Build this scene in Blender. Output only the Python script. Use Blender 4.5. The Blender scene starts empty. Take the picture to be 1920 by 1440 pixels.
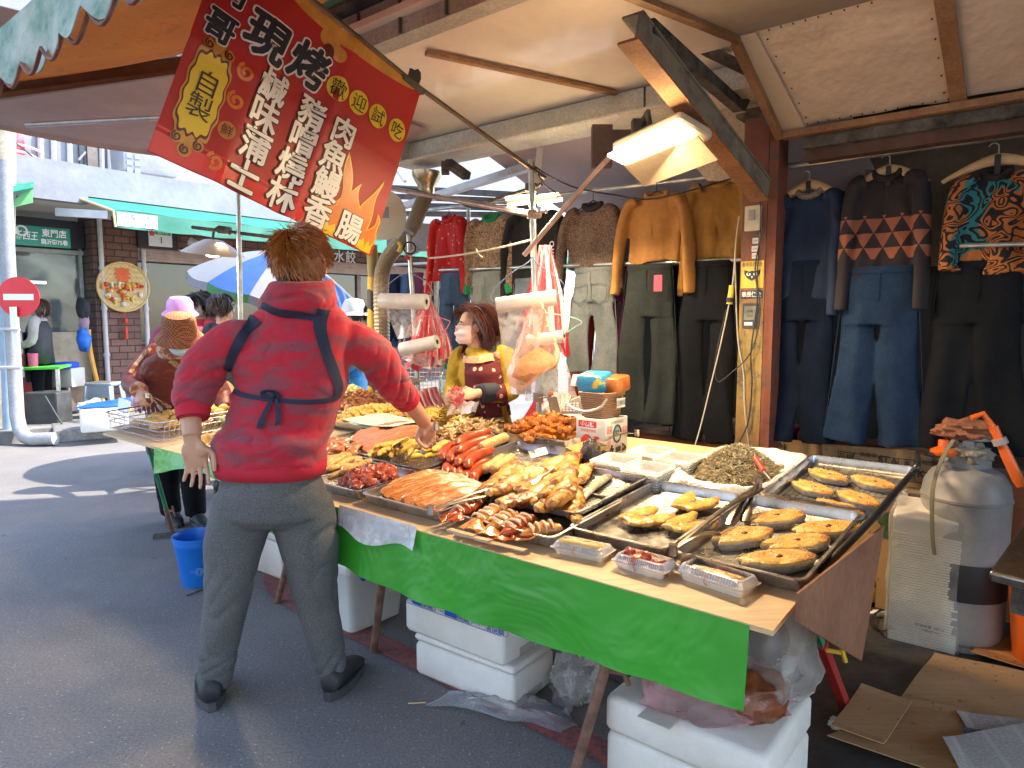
import bpy,math,random
from math import sin,cos,pi,radians
from mathutils import Vector as V,Matrix,noise
random.seed(7)
SC=bpy.context.scene
COL=SC.collection
# ---------------------------------------------------------------- camera, sky, sun, exposure
PITCH=radians(5.36);CAMZ=1.45;FPX=1280.0
cd=bpy.data.cameras.new('camera');cam=bpy.data.objects.new('camera',cd);COL.objects.link(cam)
cam.location=(0,0,CAMZ);cam.rotation_euler=(pi/2-PITCH,0,0)
cd.sensor_width=36;cd.lens=24;cd.clip_start=.05;cd.clip_end=400
SC.camera=cam
SUN_EL,SUN_AZ=radians(52),radians(76)
wd=bpy.data.worlds.new('World');SC.world=wd;wd.use_nodes=True
wn=wd.node_tree.nodes;bg=wn['Background']
sky=wn.new('ShaderNodeTexSky');sky.sky_type='NISHITA';sky.sun_disc=False
sky.sun_elevation=SUN_EL;sky.sun_rotation=SUN_AZ
wd.node_tree.links.new(sky.outputs[0],bg.inputs[0]);bg.inputs[1].default_value=.15
sl=bpy.data.lights.new('sun','SUN');sl.energy=2.1;sl.angle=radians(.6);sl.color=(1,.93,.82)
so=bpy.data.objects.new('sun',sl);COL.objects.link(so);so.location=(0,0,20)
sd=V((sin(SUN_AZ)*cos(SUN_EL),cos(SUN_AZ)*cos(SUN_EL),sin(SUN_EL)))
so.rotation_euler=sd.to_track_quat('Z','Y').to_euler()
SC.view_settings.view_transform='Standard';SC.view_settings.look='None'
SC.view_settings.exposure=2.55;SC.view_settings.gamma=1;SC.view_settings.use_curve_mapping=False
SC.cycles.use_denoising=True;SC.cycles.max_bounces=8;SC.cycles.transparent_max_bounces=24
SC.cycles.caustics_reflective=False;SC.cycles.caustics_refractive=False
SC.cycles.sample_clamp_indirect=6
# ---------------------------------------------------------------- frames: U along the stall front, W into the stall
A=radians(-39.4);UX,UY=cos(A),sin(A);WX,WY=-sin(A),cos(A)
def W(u,v,z=0):return V((u*UX+v*WX,u*UY+v*WY,z))
def uv(p):return p[0]*UX+p[1]*UY,p[0]*WX+p[1]*WY
UD,VD,ZD=V((UX,UY,0)),V((WX,WY,0)),V((0,0,1))
def ray(px,py):
 a,b=(px-960)/FPX,(720-py)/FPX
 return V((a,cos(PITCH)+b*sin(PITCH),-sin(PITCH)+b*cos(PITCH)))
CAM=V((0,0,CAMZ))
def hit(px,py,p0,n):
 r=ray(px,py);return CAM+r*((V(p0)-CAM).dot(n)/r.dot(n))
def Z(px,py,z=0):return hit(px,py,(0,0,z),ZD)
def Y(px,py,y):return hit(px,py,(0,y,0),V((0,1,0)))
def atv(px,py,v):return hit(px,py,W(0,v),VD)
def atu(px,py,u):return hit(px,py,W(u,0),UD)
TZ0,TV0,TK=.785,1.7,.07
TN=(ZD-VD*TK).normalized()
def T(px,py,dz=0):return hit(px,py,W(0,TV0,TZ0+dz),TN)
def tz(u,v,dz=0):return W(u,v,TZ0+TK*(v-TV0)+dz)
TX=UD.copy();TY=(VD+ZD*TK).normalized()
def nz(p,s=1.0,o=0):return noise.noise(V(p)*s+V((o*7.3,o*3.1,o*1.7)))
def rr(a,b):return random.uniform(a,b)
# ---------------------------------------------------------------- materials
MATS={}
class NT:
 def __init__(s,name):
  s.m=bpy.data.materials.new(name);s.m.use_nodes=True
  s.t=s.m.node_tree;s.n=s.t.nodes;s.b=s.n['Principled BSDF'];s.out=s.n['Material Output']
  s.tc=s.n.new('ShaderNodeTexCoord').outputs['Object']
 def node(s,kind,**kw):
  n=s.n.new('ShaderNode'+kind)
  for k,v in kw.items():
   if k.startswith('_'):setattr(n,k[1:],v)
   else:s.set(n.inputs[int(k[1:])if k[0]=='i' and k[1:].isdigit()else k.replace('__',' ')],v)
  return n
 def set(s,inp,v):
  if isinstance(v,bpy.types.NodeSocket):s.t.links.new(v,inp)
  elif isinstance(v,tuple)and len(v)==3 and inp.type=='RGBA':inp.default_value=(*v,1)
  else:inp.default_value=v
 def noise(s,scale,detail=4,rough=.6,vec=None,dist=0):
  return s.node('TexNoise',Vector=vec or s.tc,Scale=scale,Detail=detail,Roughness=rough,Distortion=dist).outputs[0]
 def ramp(s,fac,stops,const=False):
  r=s.node('ValToRGB',Fac=fac);e=r.color_ramp
  if const:e.interpolation='CONSTANT'
  while len(e.elements)<len(stops):e.elements.new(.5)
  for el,(p,c)in zip(e.elements,stops):
   el.position=p;el.color=(*c,1)if isinstance(c,tuple)else(c,c,c,1)
  return r.outputs[0]
 def mix(s,fac,a,b,mode='MIX'):
  m=s.node('Mix',_data_type='RGBA',_blend_type=mode,i0=fac,i6=a,i7=b);return m.outputs[2]
 def math(s,op,a,b=0.0):
  return s.node('Math',_operation=op,i0=a,i1=b).outputs[0]
 def bump(s,h,strength=.3,dist=.01,prev=None):
  n=s.node('Bump',Height=h,Strength=strength,Distance=dist)
  if prev:s.set(n.inputs['Normal'],prev)
  s.set(s.b.inputs['Normal'],n.outputs[0]);return n.outputs[0]
 def fin(s,col=None,rough=None,metal=None,**kw):
  if col is not None:s.set(s.b.inputs['Base Color'],col)
  if rough is not None:s.set(s.b.inputs['Roughness'],rough)
  if metal is not None:s.set(s.b.inputs['Metallic'],metal)
  for k,v in kw.items():s.set(s.b.inputs[k.replace('_',' ')],v)
  return s.m
def mat(name,c1,c2=None,rough=.6,scale=12,metal=0,bump=0,bscale=None,bdist=.004,stops=(.35,.65),fine=0,detail=5,**kw):
 if name in MATS:return MATS[name]
 s=NT(name)
 col=c1
 if c2 is not None:col=s.ramp(s.noise(scale,detail),[(stops[0],c1),(stops[1],c2)])
 if fine:
  f=s.ramp(s.noise(scale*9,3),[(.3,1-fine),(.7,1+fine*.3)])
  col=s.mix(1.0,col,f,'MULTIPLY')
 if bump:s.bump(s.noise(bscale or scale*4,4),bump,bdist)
 r=rough
 if not isinstance(rough,(int,float)):
  r=s.ramp(s.noise(scale*1.7,4),[(.3,rough[0]),(.7,rough[1])])
 MATS[name]=s.fin(col,r,metal,**kw);return MATS[name]
def emis(name,col,strength):
 if name in MATS:return MATS[name]
 s=NT(name);MATS[name]=s.fin(col,.5,0,Emission_Color=col,Emission_Strength=strength);return MATS[name]
def film(name,tint=(.9,.9,.9),amount=.25,rough=.2,wr=30,bump=.5):
 """clear plastic sheet: mostly lets light through, with white sheen and creases"""
 if name in MATS:return MATS[name]
 s=NT(name);s.fin(tint,rough,0)
 s.b.inputs['Specular IOR Level'].default_value=.8
 nn=s.noise(wr*.6,3,.5,dist=1.2)
 bn=s.bump(nn,bump*.6,.02)
 fr=s.node('Fresnel',IOR=1.5,Normal=bn).outputs[0]
 fac=s.math('ADD',s.math('MULTIPLY',fr,.7),s.ramp(nn,[(.35,amount*.6),(.7,amount*1.5)]))
 tr=s.node('BsdfTransparent',Color=(.97,.97,.97))
 mx=s.node('MixShader',i0=fac,i1=tr.outputs[0],i2=s.b.outputs[0])
 s.t.links.new(mx.outputs[0],s.out.inputs[0]);MATS[name]=s.m;return s.m
# ---------------------------------------------------------------- mesh collecting
class MB:
 def __init__(s):s.v=[];s.f=[];s.mi=[];s.cur=0
 def add(s,vs,fs):
  o=len(s.v);s.v+=[V(p)for p in vs];s.f+=[[i+o for i in f]for f in fs];s.mi+=[s.cur]*len(fs);return s
 def quad(s,a,b,c,d):return s.add([a,b,c,d],[(0,1,2,3)])
 def box(s,c,size,ax=None,bev=0):
  """box at centre c with axes ax=(x,y,z) and size"""
  X,Y_,Z_=ax or(V((1,0,0)),V((0,1,0)),V((0,0,1)))
  c=V(c);hx,hy,hz=size[0]/2,size[1]/2,size[2]/2
  if not bev:
   vs=[c+X*(hx*i)+Y_*(hy*j)+Z_*(hz*k)for k in(-1,1)for j in(-1,1)for i in(-1,1)]
   return s.add(vs,[(0,2,3,1),(4,5,7,6),(0,1,5,4),(2,6,7,3),(0,4,6,2),(1,3,7,5)])
  b=min(bev,hx*.9,hy*.9,hz*.9)
  rings=[]
  for k,(dz,ins)in enumerate([(-hz,b),(-hz+b*.3,b*.3),(-hz+b,0),(hz-b,0),(hz-b*.3,b*.3),(hz,b)]):
   ring=[]
   for sx,sy in((1,1),(-1,1),(-1,-1),(1,-1)):
    x0,y0=hx-ins,hy-ins
    pts=[(x0,y0-b),(x0-b*.3,y0-b*.3),(x0-b,y0)]
    if sx*sy<0:pts=pts[::-1]
    ring+=[c+X*(sx*p)+Y_*(sy*q)+Z_*dz for p,q in pts]
   rings.append(ring)
  return s.loft(rings)
 def loft(s,rings,cap=True,closed=False):
  n=len(rings[0]);o=len(s.v)
  for r in rings:s.v+=[V(p)for p in r]
  m=len(rings);k0=len(s.f)
  for i in range(m if closed else m-1):
   for j in range(n):
    a,b=i*n+j,i*n+(j+1)%n;i2=(i+1)%m
    s.f.append([o+a,o+b,o+i2*n+(j+1)%n,o+i2*n+j])
  if cap and not closed:
   s.f.append([o+j for j in range(n)][::-1]);s.f.append([o+(m-1)*n+j for j in range(n)])
  s.mi+=[s.cur]*(len(s.f)-k0);return s
 def tube(s,pts,r,n=8,cap=True,sq=None,up=None):
  """tube along pts; r a number, or one per point, or (rx, ry) per point"""
  pts=[V(p)for p in pts];m=len(pts);rings=[];t0=None;nrm=None
  for i,p in enumerate(pts):
   t=(pts[min(i+1,m-1)]-pts[max(i-1,0)])
   t=t.normalized()if t.length>1e-9 else V((0,0,1))
   if nrm is None:
    u0=V(up)if up is not None else(V((0,0,1))if abs(t.z)<.9 else V((1,0,0)))
    nrm=(u0-t*u0.dot(t)).normalized()
   else:
    nrm=(nrm-t*nrm.dot(t));nrm=nrm.normalized()if nrm.length>1e-6 else t.orthogonal().normalized()
   b=t.cross(nrm)
   ri=r if isinstance(r,(int,float))else r[i]
   rx,ry=ri if isinstance(ri,tuple)else(ri,ri)
   rings.append([p+b*(rx*cos(2*pi*k/n+pi/n))+nrm*(ry*sin(2*pi*k/n+pi/n))for k in range(n)])
  return s.loft(rings,cap)
 def cyl(s,a,b,r,r2=None,n=16):return s.tube([a,b],[r,r if r2 is None else r2],n)
 def bar(s,a,b,w,h,up=None):
  a,b=V(a),V(b);t=(b-a).normalized();u0=V(up)if up is not None else(ZD if abs(t.z)<.95 else V((1,0,0)))
  y=(u0-t*u0.dot(t)).normalized();x=y.cross(t)
  return s.box((a+b)/2,(w,h,(b-a).length),(x,y,t))
 def lathe(s,c,prof,n=24,axis=None,cap=True):
  """prof: list of (r, z) along axis"""
  ax=V(axis).normalized()if axis is not None else ZD;x=ax.orthogonal().normalized();y=ax.cross(x);c=V(c)
  return s.loft([[c+ax*z+x*(r*cos(2*pi*k/n))+y*(r*sin(2*pi*k/n))for k in range(n)]for r,z in prof],cap)
 def ball(s,c,r,n=12,m=8,ax=None,warp=None):
  X,Y_,Z_=ax or(V((1,0,0)),V((0,1,0)),ZD);c=V(c)
  rx,ry,rz=r if isinstance(r,tuple)else(r,r,r);rings=[]
  for i in range(m+1):
   th=pi*(i/m)if 0<i<m else(.04 if i==0 else pi-.04)
   ring=[]
   for j in range(n):
    d=V((sin(th)*cos(2*pi*j/n),sin(th)*sin(2*pi*j/n),-cos(th)))
    k=warp(d)if warp else 1
    ring.append(c+X*(d.x*rx*k)+Y_*(d.y*ry*k)+Z_*(d.z*rz*k))
   rings.append(ring)
  return s.loft(rings)
 def grid(s,fn,nu,nv):
  o=len(s.v)
  for j in range(nv+1):
   for i in range(nu+1):s.v.append(V(fn(i/nu,j/nv)))
  for j in range(nv):
   for i in range(nu):
    a=o+j*(nu+1)+i;s.f.append([a,a+1,a+nu+2,a+nu+1]);s.mi.append(s.cur)
  return s
 def prism(s,outline,d):
  """flat outline (3-D points) given thickness by the vector d"""
  n=len(outline);d=V(d);a=[V(p)for p in outline]
  return s.add(a+[p+d for p in a],[list(range(n))[::-1],list(range(n,2*n))]+[(i,(i+1)%n,n+(i+1)%n,n+i)for i in range(n)])
 def slab(s,a,b,c,d,t):
  """quad a,b,c,d given thickness t along its normal"""
  a,b,c,d=map(V,(a,b,c,d));n=(b-a).cross(d-a).normalized()*t
  return s.prism([a,b,c,d],n)
 def sheet(s,fn,nu,nv,t):
  """a grid with thickness t (closed)"""
  P=[[V(fn(i/nu,j/nv))for i in range(nu+1)]for j in range(nv+1)]
  def nrm(i,j):
   a=P[j][min(i+1,nu)]-P[j][max(i-1,0)];b=P[min(j+1,nv)][i]-P[max(j-1,0)][i]
   n=a.cross(b);return n.normalized()if n.length>1e-12 else ZD
  o=len(s.v);w=nu+1;N=w*(nv+1);k0=len(s.f)
  top=[P[j][i]for j in range(nv+1)for i in range(w)]
  bot=[P[j][i]-nrm(i,j)*t for j in range(nv+1)for i in range(w)]
  s.v+=top+bot
  for j in range(nv):
   for i in range(nu):
    a=o+j*w+i;s.f.append([a,a+1,a+w+1,a+w]);s.f.append([a+N,a+w+N,a+w+1+N,a+1+N])
  rim=[i for i in range(w)]+[j*w+nu for j in range(1,nv+1)]+[nv*w+i for i in range(nu-1,-1,-1)]+[j*w for j in range(nv-1,0,-1)]
  for k in range(len(rim)):
   a,b=o+rim[k],o+rim[(k+1)%len(rim)];s.f.append([a,a+N,b+N,b])
  s.mi+=[s.cur]*(len(s.f)-k0);return s
 def xf(s,M,start=0):
  for i in range(start,len(s.v)):s.v[i]=M@s.v[i]
  return s
 def mesh(s,name,off=None):
  me=bpy.data.meshes.new(name)
  vs=s.v if off is None else[p-off for p in s.v]
  me.from_pydata(vs,[],s.f);return me
def base_of(o):
 p=V((0,0,0))
 while o is not None:p=p+V(o.location);o=o.parent
 return p
def obj(name,mb,m,parent=None,smooth=False,world=True,sub=0,bevel=0,angle=40,weld=False):
 """links what was collected as ONE mesh object; m a material or a list of them"""
 off=base_of(parent)if(parent is not None and world)else None
 me=mb.mesh(name,off)
 ms=m if isinstance(m,list)else[m]
 for k in ms:me.materials.append(k)
 if len(ms)>1:me.polygons.foreach_set('material_index',mb.mi)
 o=bpy.data.objects.new(name,me);COL.objects.link(o)
 if parent is not None:o.parent=parent
 if smooth:
  me.polygons.foreach_set('use_smooth',[True]*len(me.polygons))
  if angle<180:me.set_sharp_from_angle(angle=radians(angle))
 if bevel:
  b=o.modifiers.new('b','BEVEL');b.width=bevel;b.segments=2;b.limit_method='ANGLE'
 if sub:
  k=o.modifiers.new('s','SUBSURF');k.levels=sub;k.render_levels=sub
 return o
def tag(o,label,cat,group=None,kind=None):
 if label:o['label']=label
 if cat:o['category']=cat
 if group:o['group']=group
 if kind:o['kind']=kind
 return o
def thing(name,label,cat,loc=(0,0,0),rot=(0,0,0),group=None):
 o=bpy.data.objects.new(name,None);COL.objects.link(o);o.empty_display_size=.05
 o.location=loc;o.rotation_euler=rot;return tag(o,label,cat,group)
def dup(root,loc=None,rot=None,label=None,group=None,scale=None):
 r=root.copy();COL.objects.link(r)
 if loc is not None:r.location=loc
 if rot is not None:r.rotation_euler=rot
 if scale is not None:r.scale=scale if isinstance(scale,tuple)else(scale,)*3
 if label:r['label']=label
 if group:r['group']=group
 for ch in KIDS.get(root,root.children):
  c=ch.copy();COL.objects.link(c);c.parent=r
  for g in ch.children:d=g.copy();COL.objects.link(d);d.parent=c
 return r
KIDS={}
def remesh(mb,vox,smooth_it=2,name='r',dec=0):
 """union of closed shapes into one skin; returns an MB"""
 me=mb.mesh(name);o=bpy.data.objects.new('tmp',me);COL.objects.link(o)
 r=o.modifiers.new('r','REMESH');r.mode='VOXEL';r.voxel_size=vox;r.use_smooth_shade=True
 if smooth_it:
  k=o.modifiers.new('k','SMOOTH');k.iterations=smooth_it;k.factor=.5
 if dec:k=o.modifiers.new('d','DECIMATE');k.ratio=dec
 dg=bpy.context.evaluated_depsgraph_get();e=o.evaluated_get(dg);m2=e.to_mesh()
 out=MB();out.v=[v.co.copy()for v in m2.vertices];out.f=[list(p.vertices)for p in m2.polygons];out.mi=[0]*len(out.f)
 e.to_mesh_clear();bpy.data.objects.remove(o);bpy.data.meshes.remove(me);return out
def text_mb(s,size=1.0,bold=0.0,align='CENTER',shear=0,spacing=1.0,box=None):
 """flat glyph mesh in the xy plane, centred on its own box; box=(w,h) stretches it to that size"""
 c=bpy.data.curves.new('t','FONT');c.body=s;c.size=size;c.offset=bold*size;c.shear=shear
 c.space_character=spacing;c.resolution_u=3
 o=bpy.data.objects.new('t',c);me=bpy.data.meshes.new_from_object(o)
 mb=MB();mb.v=[v.co.copy()for v in me.vertices];mb.f=[list(p.vertices)for p in me.polygons];mb.mi=[0]*len(mb.f)
 bpy.data.objects.remove(o);bpy.data.curves.remove(c);bpy.data.meshes.remove(me)
 if not mb.v:return mb
 xs=[p.x for p in mb.v];ys=[p.y for p in mb.v];cx,cy=(min(xs)+max(xs))/2,(min(ys)+max(ys))/2
 w,h=max(xs)-min(xs),max(ys)-min(ys)
 fx,fy=(box[0]/w,box[1]/h)if box else(1,1)
 for p in mb.v:p.x=(p.x-cx)*fx;p.y=(p.y-cy)*fy
 return mb
def put(dst,src,fn):
 """adds src's flat xy mesh to dst, each point through fn(x, y)"""
 return dst.add([fn(p.x,p.y)for p in src.v],src.f)
def plane_map(o,x,y,lift=.003):
 o,x,y=V(o),V(x),V(y);n=x.cross(y).normalized()
 return lambda a,b:o+x*a+y*b+n*lift
def arc(p0,p1,sag,n=12,d=None):
 """points from p0 to p1 sagging by sag"""
 p0,p1=V(p0),V(p1);d=V(d)if d is not None else V((0,0,-1))
 return[p0.lerp(p1,i/n)+d*(sag*4*(i/n)*(1-i/n))for i in range(n+1)]
def spline(pts,n=6):
 """Catmull-Rom through pts"""
 P=[V(p)for p in pts];P=[P[0]*2-P[1]]+P+[P[-1]*2-P[-2]];out=[]
 for i in range(1,len(P)-2):
  a,b,c,d=P[i-1:i+3]
  for k in range(n):
   t=k/n;out.append(.5*((b*2)+(c-a)*t+(a*2-b*5+c*4-d)*t*t+(b*3-a-c*3+d)*t**3))
 return out+[P[-2]]
# ================================================================ MATERIALS OF THE PLACE
def mk_asphalt():
 s=NT('asphalt')
 big=s.ramp(s.noise(.9,6,.65),[(.3,(.150,.138,.130)),(.7,(.215,.198,.186))])
 grain=s.ramp(s.noise(95,4,.8),[(.3,.50),(.7,1.42)])
 col=s.mix(1,big,grain,'MULTIPLY')
 vo=s.node('TexVoronoi',Vector=s.tc,Scale=62)
 spk=s.ramp(vo.outputs['Distance'],[(.16,1.0),(.24,0.0)])
 keep=s.ramp(s.node('TexWhiteNoise',Vector=vo.outputs['Position']).outputs[0],[(.80,0.0),(.82,.8)])
 col=s.mix(s.math('MULTIPLY',spk,keep),col,(.42,.4,.37))
 col=s.mix(s.ramp(s.noise(.55,2),[(.55,0.0),(.57,.22)]),col,(.08,.078,.078))
 st=s.ramp(s.noise(13,4,.6),[(.67,0.0),(.71,.9)])
 col=s.mix(s.math('MULTIPLY',st,.55),col,(.03,.03,.032))
 s.bump(s.noise(130,3),.5,.004)
 return s.fin(col,s.ramp(s.noise(3,4),[(.3,.62),(.7,.85)]))
M_asph=mk_asphalt()
M_floor=mat('stall_concrete',(.045,.04,.036),(.10,.088,.075),(.45,.8),4,bump=.3,bscale=30,fine=.25)
def mk_redpaint():
 s=NT('worn_red_paint')
 w=s.ramp(s.noise(38,6,.75),[(.40,0.0),(.56,1.0)])
 col=s.mix(w,(.11,.07,.065),s.ramp(s.noise(6),[(.3,(.30,.065,.06)),(.7,(.42,.10,.09))]))
 s.bump(s.noise(120,3),.4,.003);return s.fin(col,.8)
M_red=mk_redpaint()
M_cream=mat('cream_gloss_panel',(.78,.71,.62),(.84,.77,.68),.10,1.5,fine=.05,bump=.05,bscale=2,bdist=.05)
M_beam=mat('painted_beam',(.62,.60,.50),(.76,.73,.64),.5,7,fine=.25,bump=.15)
M_sheet=mat('creased_cream_sheet',(.66,.54,.41),(.76,.64,.50),.38,3,bump=.5,bscale=3.5,bdist=.06,fine=.1)
M_ply=mat('brown_batten',(.26,.13,.06),(.40,.22,.11),.6,9,fine=.3)
M_grayp=mat('grey_eave_panel',(.24,.22,.2),(.33,.30,.27),.45,2,fine=.15)
M_dirt=mat('sooty_steel',(.035,.033,.03),(.16,.15,.13),.8,11,bump=.5,fine=.3)
M_rail=mat('zinc_pipe',(.45,.45,.44),(.62,.62,.60),.35,15,metal=1)
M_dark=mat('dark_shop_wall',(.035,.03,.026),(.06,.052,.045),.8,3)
M_tan=mat('tan_board',(.13,.085,.055),(.20,.14,.095),.7,3,fine=.15)
def mk_rust(name,a,b,c):
 s=NT(name);n1=s.noise(7,6,.7)
 col=s.ramp(n1,[(.34,a),(.52,b),(.62,c)])
 s.bump(s.noise(60,4),.4,.004);return s.fin(col,.7)
M_pill=mk_rust('red_oxide_steel',(.13,.04,.025),(.22,.065,.035),(.11,.07,.055))
def pillar_mat():
 s=NT('flaking_yellow_pillar');sep=s.node('SeparateXYZ',Vector=s.tc)
 hgt=s.math('DIVIDE',s.math('ADD',sep.outputs[2],s.math('MULTIPLY',s.noise(6),.25)),3.0)
 a=s.ramp(hgt,[(.28,(.26,.09,.045)),(.36,(.33,.21,.06)),(.50,(.36,.25,.075)),(.565,(.30,.14,.07)),(.60,(.24,.08,.05))])
 n2=s.ramp(s.noise(22,6,.8),[(.53,0.0),(.60,.9)])
 col=s.mix(n2,a,(.14,.13,.10));col=s.mix(1,col,s.ramp(s.noise(7,5,.7),[(.3,.65),(.7,1.1)]),'MULTIPLY');s.bump(s.noise(50,4),.5,.005);return s.fin(col,.7)
M_pilly=pillar_mat()
def mk_brace():
 s=NT('mossy_steel');n=s.ramp(s.noise(9,6,.7),[(.35,(.13,.12,.10)),(.55,(.26,.24,.20)),(.72,(.20,.22,.08))])
 s.bump(s.noise(60,4),.5,.004);return s.fin(n,.85)
M_brace=mk_brace()
M_orange_edge=mat('orange_primer',(.26,.13,.06),(.42,.22,.10),.75,9,fine=.35,bump=.3)
def structure(name,mb,m,**k):
 o=obj(name,mb,m,**k);o['kind']='structure';return o
# ================================================================ GROUND
structure('road',MB().quad(W(-80,-60),W(40,-60),W(40,40),W(-80,40)),M_asph)
fl=MB();fl.add([W(2.5,2.02,.004),W(2.5,7,.004),W(-3.3,7,.004),W(-3.3,2.35,.004),W(-1.35,2.3,.004),W(-.9,2.1,.004)],[(0,1,2,3,4,5)])
structure('stall_floor',fl,M_floor)
def strip(pts,w,z):
 mb=MB();P=[V(p)for p in pts];L=[];R=[]
 for i,p in enumerate(P):
  t=(P[min(i+1,len(P)-1)]-P[max(i-1,0)]).normalized();n=V((-t.y,t.x,0))*w/2
  L.append(p+n+ZD*z);R.append(p-n+ZD*z)
 for i in range(len(P)-1):mb.quad(L[i],L[i+1],R[i+1],R[i])
 return mb
structure('road_marking',strip(spline([W(.9,1.82),W(-.5,1.85),W(-1.6,1.88),W(-2.5,1.90),W(-3.15,1.93),W(-3.5,2.12),W(-3.62,2.45),W(-3.66,2.9)],6),.115,.008),M_red)
# ================================================================ OUR SIDE: ROOFS, BEAMS, PILLAR, SHOP FRONT
t=thing('canopy_roof','glossy cream flat canopy ceiling with painted beams over the food stall','canopy',W(-2,2.8,2.7))
obj('ceiling_panel',MB().slab(W(-3.85,2.02,2.745),W(-1.2,2.02,2.745),W(-1.2,3.5,2.70),W(-3.85,3.5,2.70),.03),M_cream,t)
mb=MB().box(W(-2.3,2.12,2.76),(3.6,.10,.17),(UD,VD,ZD))
obj('front_beam',mb,mat('steel_channel',(.36,.35,.30),(.5,.48,.42),.55,8,fine=.3),t)
mb=MB()
for k in range(12):mb.box(W(-4.0+k*.28,2.066,2.76),(.012,.01,.16),(UD,VD,ZD))
obj('channel_rib',mb,M_dirt,t)
mb=MB().box(W(-2.44,3.44,2.62),(2.6,.10,.155),(UD,VD,ZD))
obj('rear_beam',mb,M_beam,t)
obj('beam_flange',MB().box(W(-2.44,3.37,2.535),(2.62,.26,.012),(UD,VD,ZD)),M_beam,t)
obj('beam_seam',MB().box(W(-2.44,3.385,2.548),(2.6,.008,.012),(UD,VD,ZD)).box(W(-1.86,3.386,2.62),(.008,.006,.15),(UD,VD,ZD)),M_dirt,t)
obj('end_plate',MB().box(W(-3.76,3.36,2.62),(.05,.26,.17),(UD,VD,ZD)),M_beam,t)
a,b=Y(795,165,3.6),Y(990,208,4.05)
obj('wood_batten',MB().bar(W(-2.46,2.35,2.715),W(-2.02,3.36,2.688),.035,.02),M_ply,t)
structure_sheet=obj('sky_block_sheet',MB().slab(W(-4.6,1.98,2.99),W(3,1.98,2.99),W(3,3.75,2.92),W(-4.6,3.75,2.92),.03),M_grayp,t);obj('gap_strip',MB().box(W(-1.6,2.06,2.862),(5.2,.14,.02),(UD,VD,ZD)),M_dirt,t)  # sheet and strip added to block the sky above and close the gap
t=thing('roller_tube','green fabric roller tube of the orange awning above the channel beam','awning roller',W(-2.2,2.0,2.9))
mb=MB().cyl(W(-3.35,2.0,2.92),W(.4,2.0,2.92),.055,n=20)
obj('tube',mb,mat('green_rolled_cloth',(.015,.10,.05),(.03,.16,.085),.5,6,bump=.6,bscale=25),t,smooth=1)
obj('end_cap',MB().cyl(W(-3.37,2.0,2.92),W(-3.35,2.0,2.92),.06),M_rail,t)
def mk_awning_cloth():
 s=NT('orange_awning_cloth');n=s.ramp(s.noise(2.2,6,.7),[(.3,(.62,.27,.075)),(.7,(.78,.40,.13))])
 dirt=s.ramp(s.noise(9,6,.75),[(.55,1.0),(.75,.6)])
 col=s.mix(1,n,dirt,'MULTIPLY');s.bump(s.noise(1.6,3),.5,.08)
 d=s.fin(col,.8);tl=s.node('BsdfTranslucent',Color=col)
 mx=s.node('MixShader',i0=.35,i1=s.b.outputs[0],i2=tl.outputs[0]);s.t.links.new(mx.outputs[0],s.out.inputs[0]);return d
M_aw=mk_awning_cloth()
t=thing('orange_awning','orange cloth awning with ragged green scalloped valance over the street','awning',W(-2,1.4,2.5))
def awn(i,j):
 u,v=-3.3+4.2*i,.72+1.28*j
 return W(u,v,2.31+.60*j+.03*sin(u*5)*sin(pi*j)-.05*sin(pi*j))
obj('cloth',MB().sheet(awn,40,16,.004),M_aw,t,smooth=1)
mb=MB()
def valance(i,j):
 u=-3.32+4.2*i;s_=abs(sin(u*pi/.17));dep=.155+.05*s_+.02*nz((u,0,0),9)
 return W(u,.70-.02*sin(u*9)*j-.02*j,2.345-dep*j)
vm=NT('faded_green_valance');vc=vm.ramp(vm.noise(5,6,.7),[(.35,(.04,.13,.08)),(.5,(.22,.28,.21)),(.7,(.40,.39,.33))]);vm.bump(vm.noise(8,4),.6,.02);M_val=vm.fin(vc,.8)
obj('valance',MB().sheet(valance,260,4,.003),M_val,t,smooth=1)
mb=MB().tube([W(-3.32+4.2*k/200,.679,2.345-(.155+.05*abs(sin((-3.32+4.2*k/200)*pi/.17)))-.004)for k in range(201)],.006,5)
obj('valance_trim',mb,mat('brown_trim',(.10,.03,.02),(.2,.08,.05),.8),t)
obj('end_rail',MB().bar(W(-3.3,.75,2.30),W(-3.3,2.0,2.80),.05,.07).bar(W(-3.27,.75,2.27),W(-3.27,2.0,2.77),.03,.02),mat('brown_aluminium',(.13,.08,.06),(.2,.13,.1),.5),t)
M_mauve=mat('mauve_tarp',(.36,.27,.27),(.46,.36,.36),.6,1.2,bump=.3,bscale=2,bdist=.06,fine=.08)
t=thing('mauve_awning','dull mauve tarpaulin awning stretched beyond the orange awning','awning',W(-4,2,2.5))
def mawn(i,j):
 u,v=-4.75+1.42*i,.3+2.9*j
 return W(u,v,2.56+.12*i-.05*sin(pi*i)+.012*sin(v*4+u*3))
obj('tarp',MB().sheet(mawn,16,24,.004),M_mauve,t,smooth=1)
obj('hem',MB().sheet(lambda i,j:W(-4.76-.02*j,.3+2.9*i,2.56+.012*sin((.3+2.9*i)*4-14.2)-.03*j),24,2,.004),M_mauve,t,smooth=1)
obj('support_rod',MB().cyl(W(-4.2,1.2,2.44),W(-3.35,2.2,2.58),.012,n=8),M_rail,t,smooth=1)
t=thing('shop_soffit','creased cream sheet soffit sloping up above the clothes shop opening','soffit',W(0,3.2,2.5))
B0,B1=W(-1.14,3.44,2.365),W(1.2,3.44,2.365);T0,T1=W(-1.14,2.86,2.63),W(1.2,2.86,2.63)
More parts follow.
